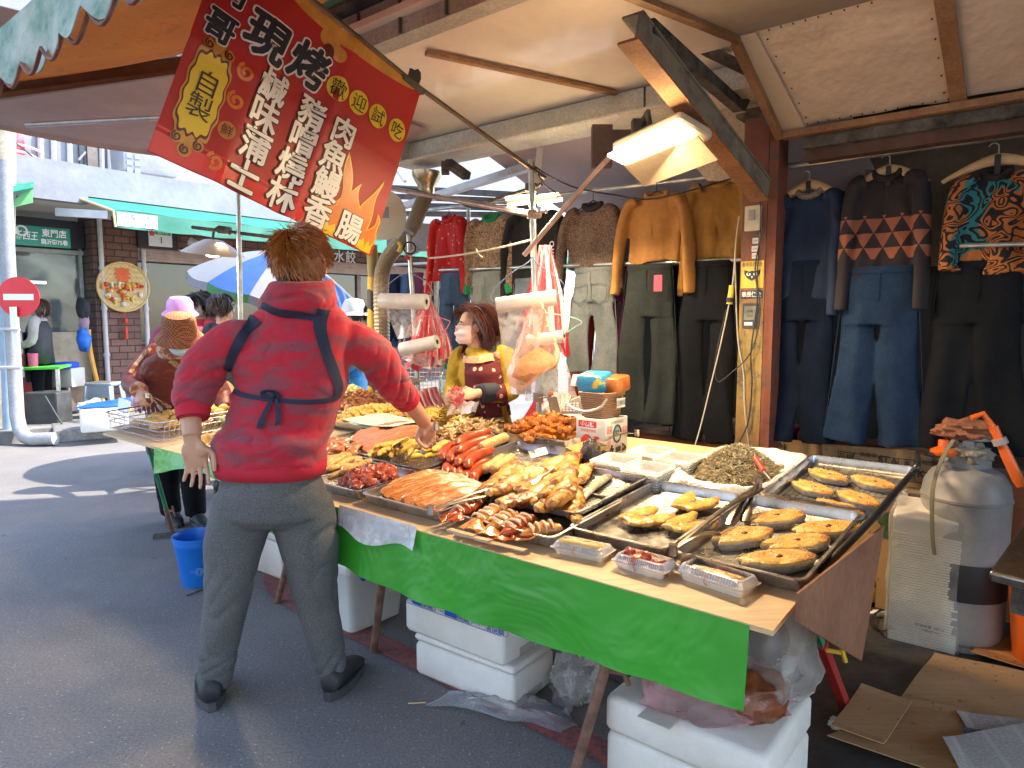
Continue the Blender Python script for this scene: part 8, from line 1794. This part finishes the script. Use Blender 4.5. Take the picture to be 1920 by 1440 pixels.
t=thing('person','man in a red camouflage hoodie and navy apron reaching over the food with tongs','person',V((-.92,2.46,0)))
lat,fwd=V((.98,-.14,0)).normalized(),V((.14,.98,0)).normalized()
neck=Y(567,548,2.50);hc=Y(566,492,2.53);sh_l,sh_r=Y(418,612,2.46),Y(676,612,2.52);hipc=Y(508,905,2.47);chest=Y(548,690,2.50);waist=Y(522,800,2.49)
el_l,wr_l=Y(362,735,2.42),Y(360,818,2.36);wr_r=Y(796,792,3.0);el_r=Y(732,712,2.70)
hp_l,hp_r=Y(459,930,2.47),Y(560,930,2.49);kn_l,kn_r=Y(430,1110,2.46),Y(590,1115,2.52);an_l,an_r=Y(402,1262,2.50),Y(625,1262,2.56)
body=MB()
body.loft([ell(hipc-ZD*.08,lat,fwd,.15,.11),ell(hipc,lat,fwd,.16,.12),ell(waist,lat,fwd,.15,.11),ell(chest,lat,fwd,.17,.12),ell(chest+(neck-chest)*.55,lat,fwd,.13,.08),ell(neck-ZD*.02,lat,fwd,.06,.06)])
body.tube([neck-ZD*.06,neck,hc-ZD*.06],[.062,.058,.055],16);head(body,hc,fwd+V((.25,0,-.12)),s=1.02)
limb(body,[sh_l+lat*.05-ZD*.06,el_l,wr_l],[.05,.045,.031]);limb(body,[sh_r-lat*.06-ZD*.07,el_r,wr_r],[.05,.044,.031])
for a,b,c in((hp_l,kn_l,an_l),(hp_r,kn_r,an_r)):limb(body,[a,b,c,c-ZD*.05],[.085,.058,.036,.030]);body.tube([c-ZD*.04-fwd*.02,c-ZD*.055+fwd*.08],[.028,.024],10)
hand(body,wr_l+V((.0,0,-.012)),V((.10,.05,-1)),V((.12,-.95,.25)),V((1,.1,-.1)),(.28,.30,.32,.34),1.04,.18,.5,.15)
hd_=V((.12,.35,-.80)).normalized();hand(body,wr_r,hd_,V((.45,-.75,-.25)),V((-.55,.25,.1)),(.85,.95,1.0,1.05),1.0,.0,1.2,.5)
rb_=remesh(body,.0046,2);obj('body',rb_,M_skin,t,smooth=1,angle=180)
hz_=Y(512,880,2.47).z;hd=MB()
hc0=V((hipc.x,hipc.y,hz_));tors=[(hc0+ZD*.012,.195,.145),(hc0+ZD*.05,.212,.168),(hc0+ZD*.11,.214,.172),(waist,.196,.158),(chest-ZD*.06,.205,.150),(chest+ZD*.05,.214,.145),(chest+(neck-chest)*.45,.212,.125),(chest+(neck-chest)*.66,.185,.105),(chest+(neck-chest)*.84,.130,.090),(neck-ZD*.0,.082,.080)]
hd.loft([ell(c,lat,fwd,w,d,32,pw=.85)for c,w,d in tors])
cu_l=Y(362,783,2.385);cu_r=Y(765,752,2.83)
limb(hd,[sh_l+lat*.11-ZD*.035,sh_l+lat*.035-ZD*.055,sh_l.lerp(el_l,.55),el_l+lat*.006,cu_l+ZD*.035],[.062,.076,.080,.073,.058],20);limb(hd,[sh_r-lat*.12-ZD*.035,sh_r-lat*.035-ZD*.055,(sh_r+el_r)/2-ZD*.01,el_r,cu_r-(cu_r-el_r)*.3],[.062,.078,.078,.072,.058],20)
for k in range(3):hd.tube([neck+lat*(w_*cos(a))+fwd*(.095*sin(a)-.012*k)+ZD*(.020-.024*k+.018*sin(a))for w_ in(.094+.010*k,)for a in[pi*(-1.25+1.5*q/16)for q in range(17)]],[.022+.014*sin(pi*q/16)for q in range(17)],12)
hd.ball(neck-fwd*.085-ZD*.045+lat*.005,(.125,.058,.062),24,14,(lat,fwd,(ZD-fwd*.25).normalized()))
r=remesh(hd,.0075,4);r=wrinkle(r,.012,3,(5,13),(1,1,1.8));r=folds(r,sh_l.lerp(el_l,.4),cu_l,.11,.006,3.3,2,1.6);r=folds(r,sh_r.lerp(el_r,.4),cu_r,.11,.006,3.4,5,1.6)
for i,p in enumerate(r.v):
 z=p.z-hz_
 if z<.20:r.v[i]=p+(p-hc0).normalized()*(.010*sin(z*60+5*nz(p,5,2))*max(0,1-abs(z-.10)/.1))
 q=p-(neck-fwd*.105-ZD*.025);
 cr=math.exp(-((q.z-.012*sin(q.dot(lat)*20)+.10*q.dot(lat))/.011)**2)*math.exp(-(q.dot(lat)/.075)**2)*(1 if q.dot(fwd)<.02 else 0);r.v[i]=r.v[i]+fwd*(.022*cr)
ho=obj('hoodie',r,M_camo,t,smooth=1,angle=180)
obj('hem_band',MB().loft([ell(hc0-ZD*.018,lat,fwd,.186,.138,40,pw=.85),ell(hc0-ZD*.016,lat,fwd,.196,.148,40,pw=.85),ell(hc0+ZD*.012,lat,fwd,.203,.156,40,pw=.85),ell(hc0+ZD*.042,lat,fwd,.205,.158,40,pw=.85),ell(hc0+ZD*.044,lat,fwd,.190,.145,40,pw=.85)]),M_rib,t,smooth=1,angle=180)
dl=(cu_l-el_l).normalized();dr_=(cu_r-el_r).normalized()
obj('cuff',MB().tube([cu_l-dl*.05,cu_l-dl*.03,cu_l,cu_l+dl*.006,cu_l-dl*.004],[.058,.060,.054,.050,.042],20),M_rib,t,smooth=1);obj('cuff',MB().tube([cu_r-dr_*.055,cu_r-dr_*.03,cu_r,cu_r+dr_*.006,cu_r-dr_*.004],[.060,.060,.053,.049,.040],20),M_rib,t,smooth=1)
sf=surf(ho);ap_=[ribbon(sf,[(490,553),(486,590),(462,620),(438,662),(426,700),(426,728)],[22,26,20,20,16,14]),ribbon(sf,[(607,580),(600,612),(610,655),(624,695),(634,725),(630,745)],[24,24,20,20,16,12]),ribbon(sf,[(492,572),(520,584),(560,590),(592,596),(604,600)],[10,13,15,15,13]),ribbon(sf,[(424,722),(450,738),(490,747),(520,750),(575,754),(622,748),(634,738)],[9,10,9,9,9,9,9])]
ao=None
for k,m_ in enumerate(ap_):o=obj('apron_strap',m_,M_nvy,t if ao is None else ao,smooth=1);ao=ao or None
sk_=[ribbon(sf,[(514,748),(506,765),(496,785),(489,806)],[6,8,9,10],lift=.016),ribbon(sf,[(522,748),(525,765),(524,790),(521,797)],[6,9,9,9],lift=.018)]
for m_ in sk_:obj('apron_tie',m_,M_nvy,t,smooth=1)
bw=sf(514,742,.012);obj('apron_bow',MB().tube([bw+lat*(.030*cos(a)-.005)+ZD*(.012*sin(a)+.006)-fwd*.006*sin(a)for a in[2*pi*q/16 for q in range(17)]],[(.010,.003)]*17,8).ball(bw,(.012,.010,.012),10,8),M_nvy,t,smooth=1)
pm_=MB();pm_.loft([ell(hipc+ZD*.04,lat,fwd,.182,.135,28),ell(hipc-ZD*.03,lat,fwd,.198,.155,28),ell(hipc-ZD*.11,lat,fwd,.195,.155,28),ell(hipc-ZD*.15,lat,fwd,.12,.12,28)])
limb(pm_,[hp_l-ZD*.02,hp_l.lerp(kn_l,.5)-lat*.012,kn_l,kn_l.lerp(an_l,.55),an_l-ZD*.04],[.118,.110,.084,.074,.060],22);limb(pm_,[hp_r-ZD*.02,hp_r.lerp(kn_r,.5)+lat*.008,kn_r,kn_r.lerp(an_r,.55),an_r-ZD*.04],[.118,.108,.084,.074,.058],22)
r=remesh(pm_,.0085,9);r=wrinkle(r,.013,8,(4,10),(1,1,.7));r=folds(r,kn_l.lerp(an_l,.62),an_l,.12,.006,2.2,7,1.8);r=folds(r,kn_r.lerp(an_r,.62),an_r,.12,.006,2.2,9,1.8);r=folds(r,hp_l.lerp(kn_l,.6),kn_l.lerp(an_l,.2),.13,.004,1.6,4,2);r=folds(r,hp_r.lerp(kn_r,.6),kn_r.lerp(an_r,.2),.13,.004,1.6,6,2)
obj('sweatpants',r,M_swt,t,smooth=1,angle=180)
M_shoe=mat('black_shoe',(.012,.012,.014),(.026,.026,.03),.6,20,bump=.3);M_sole=mat('dark_sole',(.03,.03,.032),(.06,.06,.062),.7,20,bump=.4,bscale=90)
shoe(t,V((an_l.x+.025,an_l.y-.085,.0)),V((an_l.x-.10,an_l.y+.17,0)),M_shoe,M_sole,.285,.052);shoe(t,V((an_r.x+.0,an_r.y-.075,.0)),V((an_r.x+.05,an_r.y+.19,0)),M_shoe,M_sole,.28,.052)
def hairmat(name,a,b,c):s=NT(name);s.fin(s.ramp(s.noise(45,4,.7),[(.3,a),(.5,b),(.7,c)]),.42,Specular_IOR_Level=.6);s.bump(s.noise(60,4),.4,.004);return s.m
M_h1=hairmat('auburn_hair',(.18,.055,.012),(.34,.115,.022),(.52,.22,.05));hax=frame(fwd+V((.25,0,-.12)))
strands(hc+hax[2]*.022-hax[1]*.010,hax,(.086,.104,.098),4200,.050,.14,M_h1,t,mask=lambda d:(d.z>-.45-.30*(d.y<.2)+(.55 if d.y>.35 else 0)),w=.0026,lift=.46,seed=4,flow=lambda d:V((d.x*.6+.25,.35-d.y*.2,-.75)))
strands(hc+hax[2]*.022-hax[1]*.010,hax,(.088,.106,.100),260,.065,.10,M_h1,t,name='loose_hair',mask=lambda d:d.z>-.1 and d.y<.4,base=False,w=.0011,lift=1.1,seed=8,flow=lambda d:V((d.x+.2,.2-d.y*.3,-.4)),jit=.6)
M_h1d=mat('nape_hair',(.02,.012,.008),(.05,.03,.018),.7,60);obj('nape_hair',MB().ball(hc-hax[2]*.045-hax[1]*.018,(.072,.078,.052),22,14,hax),M_h1d,t,smooth=1)
tg0=wr_r+hd_*.085+V((.03,-.02,.012));tongs('steel tongs held in the reaching hand above the yellow finger rolls',Y(818,800,3.02),T(768,856,.03),T(742,838,.045),M_steel,.020,.040)
# ---------------------------------------------------------------- other people
def person(label,c,lat,fwd,J,top,top_m,bot_m=None,sk=M_skin2,hd_f=None,hd_u=ZD,s=.92,W_=1.0,vox=.008,hands=None,hem=None,sleeve=1.0,seed=1,cuffs=None,full=True):
 """J: head, neck, chest, waist, hip, (sl, el, wl), (sr, er, wr), (hl, kl, al), (hr, kr, ar)"""
 t=thing('person',label,'person',c);mb=MB();nk,ch,wa,hi=J['neck'],J['chest'],J['waist'],J['hip']
 mb.loft([ell(hi-ZD*.06,lat,fwd,.13*W_,.10*W_),ell(hi,lat,fwd,.15*W_,.11*W_),ell(wa,lat,fwd,.125*W_,.10*W_),ell(ch,lat,fwd,.145*W_,.10*W_),ell(ch.lerp(nk,.6),lat,fwd,.12*W_,.075*W_),ell(nk,lat,fwd,.05,.05)])
 mb.tube([nk-ZD*.05,nk,J['head']-V(hd_u)*.05*s],[.055,.050,.048],14);head(mb,J['head'],hd_f or fwd,hd_u,s)
 for k in 'lr':
  a,e,w=J['s'+k],J['e'+k],J['w'+k];limb(mb,[a.lerp(nk,.25)-ZD*.03,e,w],[.04,.036,.026],12)
  h=(hands or{}).get(k);d=(w-e).normalized()
  if h:hand(mb,w,h[0],h[1],h[2],h[3],.92,.05,.8,.4)
  else:hand(mb,w,d,fwd.cross(d)if k=='l' else d.cross(fwd),fwd,(.5,.5,.5,.5),.92)
  if full:a,e,w=J['h'+k],J['k'+k],J['a'+k];limb(mb,[a,e,w,w-ZD*.06],[.075,.052,.04,.036],12);mb.tube([w-ZD*.05,w-ZD*.06+fwd*.12],[.035,.028],8)
 obj('body',remesh(mb,vox*.75,2),sk,t,smooth=1,angle=180)
 m2=MB();hz=hem if hem is not None else hi-ZD*.08
 m2.loft([ell(hz,lat,fwd,.165*W_,.13*W_,24),ell(hi,lat,fwd,.165*W_,.13*W_,24),ell(wa,lat,fwd,.145*W_,.12*W_,24),ell(ch,lat,fwd,.17*W_,.125*W_,24),ell(ch.lerp(nk,.55),lat,fwd,.145*W_,.095*W_,24),ell(nk+ZD*.005,lat,fwd,.066,.066,24)])
 for k in 'lr':
  a,e,w=J['s'+k],J['e'+k],J['w'+k];q=e.lerp(w,sleeve-.08);limb(m2,[a+(nk-a)*.35,a,e,q],[.065*W_,.066*W_,.056*W_,.043*W_],16)
 r=remesh(m2,vox*1.15,3);r=wrinkle(r,.010,seed,(6,14),(1,1,1.4))
 for k in 'lr':r=folds(r,J['s'+k],J['w'+k],.10,.006,4,seed)
 tp=obj(top,r,top_m,t,smooth=1,angle=180)
 if full:
  m3=MB();m3.loft([ell(hi+ZD*.02,lat,fwd,.15*W_,.115*W_,22),ell(hi-ZD*.08,lat,fwd,.165*W_,.13*W_,22),ell(hi-ZD*.15,lat,fwd,.14*W_,.11*W_,22)])
  for k in 'lr':a,e,w=J['h'+k],J['k'+k],J['a'+k];limb(m3,[a,e,w-ZD*.02],[.092*W_,.072*W_,.058*W_],16)
  obj('trousers',wrinkle(remesh(m3,vox*1.3,3),.010,seed+4),bot_m,t,smooth=1,angle=180)
  for k in 'lr':w=J['a'+k];shoe(t,V((w.x,w.y,J.get('gz',0)))-fwd*.07,V((w.x,w.y,J.get('gz',0)))+fwd*.18,M_shoe,M_sole,.25,.045)
 return t,tp
def mask_(t,c,fwd,up,s,m):
 r,f,u=frame(fwd,up);c=V(c)
 def fn(i,j):a=(i-.5)*2.5;b=j-.5;rr_=.094*s*(1-.10*b*b);return c+r*(.080*s*sin(a)*(1-.25*(b<0)*b*b*4))+f*((.110-.014*abs(b)*2)*s*cos(a)*.96+.006)+u*(-.044*s+b*.108*s)+f*(.006*sin(b*16)*cos(a))
 obj('face_mask',MB().sheet(fn,22,12,.002),m,t,smooth=1);
 for k in(-1,1):obj('ear_loop',MB().tube(spline([c+r*(k*.072*s)+f*.035*s-u*.01*s,c+r*(k*.082*s)-f*.0*s+u*.012*s,c+r*(k*.084*s)-f*.012*s-u*.012*s,c+r*(k*.074*s)+f*.03*s-u*.065*s],4),.0016,5),m,t,smooth=1)
R_=lambda f:V((V(f).y,-V(f).x,0)).normalized()
Yv=4.10;fv=V((-.82,-.42,0)).normalized();lv=R_(fv);hv=Y(886,612,Yv);fh=V((-.86,-.36,-.06))
q=lambda x,y,d=0:Y(x,y,Yv+d)
J=dict(head=hv,neck=q(895,652),chest=q(902,700),waist=q(915,765),hip=q(925,830),sl=q(950,672,-.05),el=q(958,735,-.16),wl=q(893,737,-.34),sr=q(862,675,.12),er=q(850,735,.02),wr=q(850,752,-.30),hl=q(950,845),hr=q(905,845,.06),kl=q(950,950),kr=q(905,950,.06),al=V((q(950,950).x,Yv,.08)),ar=V((q(905,950).x,Yv+.06,.08)))
K_mus=knit('mustard_sweater',(.40,.25,.012),(.50,.32,.025))
t,tp=person('woman with a maroon bob, pink mask and floral apron standing behind the food table',V((hv.x,Yv,0)),lv,fv,J,'sweater',K_mus,D_blk,M_skin2,fh,ZD,.98,1.02,hands={'l':(V((-.96,-.2,-.1)),V((-.1,.7,-.6)),V((-.1,-.3,.9)),(.7,.8,.85,.9)),'r':(V((-.3,-.6,.1)),V((.8,-.2,.3)),V((.0,-.4,.9)),(.9,.95,1,1))},seed=11,sleeve=.86)
face(t,hv,fh,ZD,.98);mask_(t,hv,fh,ZD,.98,mat('pink_mask',(.74,.55,.54),(.80,.62,.60),.8,5))
M_bob=hairmat('maroon_bob',(.030,.008,.006),(.065,.016,.012),(.11,.03,.02));ax=frame(fh)
strands(hv+ax[2]*.016-ax[1]*.020,ax,(.098,.108,.112),1700,.15,.26,M_bob,t,mask=lambda d:(d.z>-.9)and not(d.y>.30 and d.z<.78)and not(d.y>.05 and d.z<.1),w=.0042,lift=.14,seed=6,flow=lambda d:V((math.copysign(1.3,d.x+.3)if d.y>0 else d.x,-.35,-1.3)),jit=.08)
mb=MB();
for k in range(260):
 a=pi*(.06+.88*k/259)*(-1)-.0;x=.100*cos(a+0);yy=.100*sin(a);p=hv+ax[2]*rr(-.02,.02)+ax[0]*x*1.02+ax[1]*(yy-.012);mb.tube([p,p-ax[2]*.06+ax[0]*x*.10,p-ax[2]*rr(.105,.125)+ax[0]*x*.02+ax[1]*.012],[.006,.0055,.002],4)
obj('hair_ends',mb,M_bob,t,smooth=1)
def floral():
 s=NT('floral_apron');v=s.node('TexVoronoi',Vector=s.tc,Scale=19,Randomness=.6);d=s.math('ADD',v.outputs['Distance'],s.math('MULTIPLY',s.noise(55,2),.16));f=s.ramp(d,[(.30,1.0),(.33,0.0)]);ce_=s.ramp(d,[(.16,1.0),(.19,0.0)]);c=s.mix(f,(.13,.015,.02),(.68,.52,.40));c=s.mix(ce_,c,(.6,.3,.12));return s.fin(c,.85)
sf=surf(tp);M_apr=floral();M_maroon=mat('maroon_strap',(.13,.012,.018),None,.85);M_pl=mat('plaid_trim',(.55,.25,.10),(.62,.45,.3),.85,45)
obj('apron_bib',ribbon(sf,[(905,672),(908,700),(912,740),(918,790)],[62,70,74,78],lift=.010),M_apr,t,smooth=1);obj('plaid_band',ribbon(sf,[(872,674),(890,676),(920,672),(938,666)],13,lift=.014),M_pl,t,smooth=1)
for pts in([(873,672),(868,660),(872,646)],[(925,668),(930,655),(925,640)]):obj('apron_strap',ribbon(sf,pts,8,lift=.013),M_maroon,t,smooth=1)
obj('apron_skirt',MB().sheet(lambda i,j:q(868+82*i,770+60*j,.0)+fv*(.135*sin(pi*i)**.5+.02*sin(i*9)*j)+ZD*0,16,8,.004),M_apr,t,smooth=1)
obj('sleeve_guard',MB().tube([J['el'].lerp(J['wl'],.45),J['el'].lerp(J['wl'],.6),J['el'].lerp(J['wl'],.88),J['el'].lerp(J['wl'],.92)],[.052,.056,.052,.040],18),mat('navy_sleeve',(.018,.022,.04),(.03,.035,.055),.8,20,bump=.5),t,smooth=1)
tb=thing('held_bag','crumpled pink and clear plastic bag held in the vendor hands','bag',q(862,760,-.38));obj('pink_film',MB().ball(q(858,742,-.40),(.035,.04,.055),20,14,warp=lambda d:1+.4*nz(d,2.6,3)),M_pink,tb,smooth=1);obj('clear_film',MB().grid(lambda i,j:q(845+55*i-8*j,758+22*j-8*i,-.40)+V((0,.04*sin(i*5),.012*nz((i*5,j*5,0),1))),14,10),M_film,tb,smooth=1)
Yc=4.72;fc=V((.62,-.72,0)).normalized();lc=R_(fc);q=lambda x,y,d=0:Y(x,y,Yc+d);hh=q(338,632,-.30);fcd=V((.38,-.80,-.36));ucd=V((.12,-.32,.9))
J=dict(head=hh,neck=q(322,655,-.16),chest=q(318,700,-.05),waist=q(322,765,.05),hip=q(328,822,.08),sl=q(285,668,-.02),el=q(246,715,-.16),wl=q(262,733,-.36),sr=q(385,672,-.1),er=q(415,740,-.2),wr=q(430,770,-.3),hl=q(312,835,.08),hr=q(358,835,.02),kl=q(315,910,.06),kr=q(362,910,.02),al=q(322,962,.08),ar=q(368,965,.04))
J['al'].z=J['ar'].z=.09
M_jk=mat('maroon_jacket',(.12,.020,.014),(.18,.034,.022),.55,4,bump=.25,bscale=7,bdist=.02)
t,tp=person('customer in a checked bucket hat and maroon jacket picking food from the wire basket',V((q(328,900).x,Yc,0)),lc,fc,J,'jacket',M_jk,D_blk,M_skin,fcd,ucd,.95,1.15,hands={'l':(V((.25,-.45,-.55)),V((.3,.3,-.6)),V((.8,-.2,.1)),(.7,.8,.85,.9))},seed=14,sleeve=.98)
face(t,hh,fcd,ucd,.95);mask_(t,hh,fcd,ucd,.95,mat('blue_mask',(.36,.52,.66),(.48,.62,.74),.8,5))
def checks():
 s=NT('checked_tweed');k=s.node('TexChecker',Vector=s.tc,Scale=95,Color1=(.36,.14,.05),Color2=(.13,.035,.03));s.bump(s.noise(120,2),.3,.003);return s.fin(s.mix(1,k.outputs[0],s.ramp(s.noise(14,3),[(.3,.8),(.7,1.1)]),'MULTIPLY'),.9)
r_,f_,u_=frame(fcd,ucd);M_hat=checks();hb_=hh+u_*.035-f_*.012
hat=obj('bucket_hat',MB().lathe(hb_,[(.02,.115),(.075,.11),(.098,.085),(.106,.02),(.110,.0),(.125,-.02),(.155,-.055),(.153,-.058),(.120,-.022),(.104,.0),(.09,.075),(.02,.10)],36,axis=u_),M_hat,t,smooth=1)
plaid=mat('plaid_cloth',(.50,.32,.20),(.28,.10,.06),.85,26,stops=(.48,.52));nk=J['neck']
obj('collar',MB().tube([nk+lc*(.085*cos(a))+fc*(.085*sin(a)+.01)+ZD*(.015-.04*(sin(a)>.3))for a in[2*pi*k/20 for k in range(21)]],[(.010,.042)]*21,8),plaid,t,smooth=1);dc=(J['wl']-J['el']).normalized()
obj('cuff',MB().tube([J['wl']-dc*.055,J['wl']-dc*.03,J['wl']+dc*.004,J['wl']-dc*.002],[.050,.054,.052,.042],16),plaid,t,smooth=1)
sf=surf(tp);obj('sleeve_braid',ribbon(sf,[(283,652),(268,668),(256,682),(244,700)],7,lift=.006),plaid,t,smooth=1);obj('chest_badge',ribbon(sf,[(318,674),(326,680),(334,686)],10,lift=.008),mat('badge_tan',(.5,.36,.2),(.1,.07,.05),.6,80),t,smooth=1)
tongs('bright steel tongs held by the customer over the wire basket',Y(276,742,4.32),T(304,770,.06),T(318,765,.06),M_steel,.014,.028)
def simple(label,x,yh,yg,d,f,top_m,hair_m,gz=.15,vest=None,full=True,s=.95,arm=None,hairlen=.05,msk=None,W_=1.0,seed=1,sk=M_skin2,hd_f=None,hairmask=None):
 f=V(f).normalized();l=R_(f);hh=Y(x,yh,d);g=gz;H=hh.z-g;q=lambda a,b,z:V((hh.x,hh.y,0))+l*a+f*b+ZD*(g+H*z)
 J=dict(head=hh,neck=q(0,-.01,.915),chest=q(0,0,.80),waist=q(0,0,.66),hip=q(0,0,.55),sl=q(-.18,0,.87),el=q(-.21,.04,.70),wl=q(-.14,.26,.66),sr=q(.18,0,.87),er=q(.21,.04,.70),wr=q(.14,.26,.66),hl=q(-.09,0,.52),hr=q(.09,0,.52),kl=q(-.09,.02,.30),kr=q(.09,-.02,.30),al=q(-.10,0,.06),ar=q(.10,0,.06),gz=g)
 t,tp=person(label,V((hh.x,hh.y,g)),l,f,J,'jumper',top_m,D_blk,sk,hd_f or f,ZD,s,W_,.010,seed=seed,full=full)
 hf=hd_f or f;face(t,hh,hf,ZD,s)
 if msk:mask_(t,hh,hf,ZD,s,msk)
 if hair_m:strands(hh+ZD*.02-V(hf).normalized()*.018,frame(hf),(.088,.100,.098),500,hairlen,.2,hair_m,t,mask=hairmask or(lambda d:d.z>-.5 and not(d.y>.45 and d.z<.6)),w=.006,lift=.2,seed=seed,flow=lambda d:V((d.x,-.2,-1)))
 return t,J,l,f,q,tp
M_bh=hairmat('black_hair',(.010,.008,.008),(.025,.018,.016),(.05,.035,.03));M_brh=hairmat('brown_hair',(.04,.018,.012),(.09,.04,.025),(.14,.07,.04));wm=mat('white_mask',(.62,.6,.57),(.68,.66,.63),.8,5)
t,J,l,f,q,tp=simple('person in a dark vest and apron with grey sleeves beside the no entry sign',70,578,782,9.1,(-.85,-.30,0),mat('grey_fleece',(.30,.29,.27),(.40,.38,.35),.9,8),M_brh,hairlen=.12,seed=21)
obj('vest',MB().loft([ell(q(0,0,.50),l,f,.20,.16,24),ell(q(0,0,.66),l,f,.17,.145,24),ell(q(0,0,.80),l,f,.188,.145,24),ell(q(0,0,.885),l,f,.14,.10,24)]),mat('dark_vest',(.02,.022,.03),(.04,.042,.05),.7,8),t,smooth=1,angle=180);obj('apron',MB().sheet(lambda i,j:q((i-.5)*.36,.13+.05*cos((i-.5)*3),.78-.46*j),12,10,.006),mat('slate_apron',(.04,.06,.085),(.06,.085,.115),.8,6),t,smooth=1)
t,J,l,f,q,tp=simple('woman in a red top and white mask standing before the dark shop window',371,573,800,6.6,(-.35,-.9,0),mat('red_top',(.5,.02,.03),(.6,.04,.05),.85,8),M_bh,gz=0,msk=wm,hairlen=.16,seed=22,s=.9,hd_f=V((-.35,-.9,-.3)))
t,J,l,f,q,tp=simple('person in a pink hat behind the customer with the checked hat',338,588,800,6.0,(.5,-.8,0),mat('plum_coat',(.20,.03,.06),(.28,.05,.09),.8,8),M_bh,gz=0,seed=23)
obj('pink_hat',MB().lathe(J['head']+ZD*.03,[(.02,.12),(.08,.11),(.105,.07),(.112,.0),(.15,-.035),(.148,-.04),(.106,-.004),(.02,.09)],30,axis=ZD+V((.1,-.2,0))),mat('pink_hat',(.62,.22,.50),(.72,.34,.62),.7,12),t,smooth=1)
simple('dark haired person mostly hidden behind the shoulder of the red hoodie',418,578,800,5.6,(.5,.8,0),mat('dark_coat',(.03,.03,.035),(.05,.05,.06),.9,8),M_bh,gz=0,seed=24,hairlen=.06)
t,J,l,f,q,tp=simple('person in a bright blue jacket and white cap beyond the red hoodie',664,590,800,6.3,(-.9,-.2,0),mat('azure_jacket',(.01,.20,.55),(.02,.28,.65),.5,8),M_bh,gz=0,seed=25)
obj('white_cap',MB().lathe(J['head']+ZD*.025,[(.02,.125),(.08,.11),(.108,.05),(.112,.0),(.145,-.03),(.143,-.034),(.105,0),(.02,.1)],28,axis=ZD),wht,t,smooth=1)
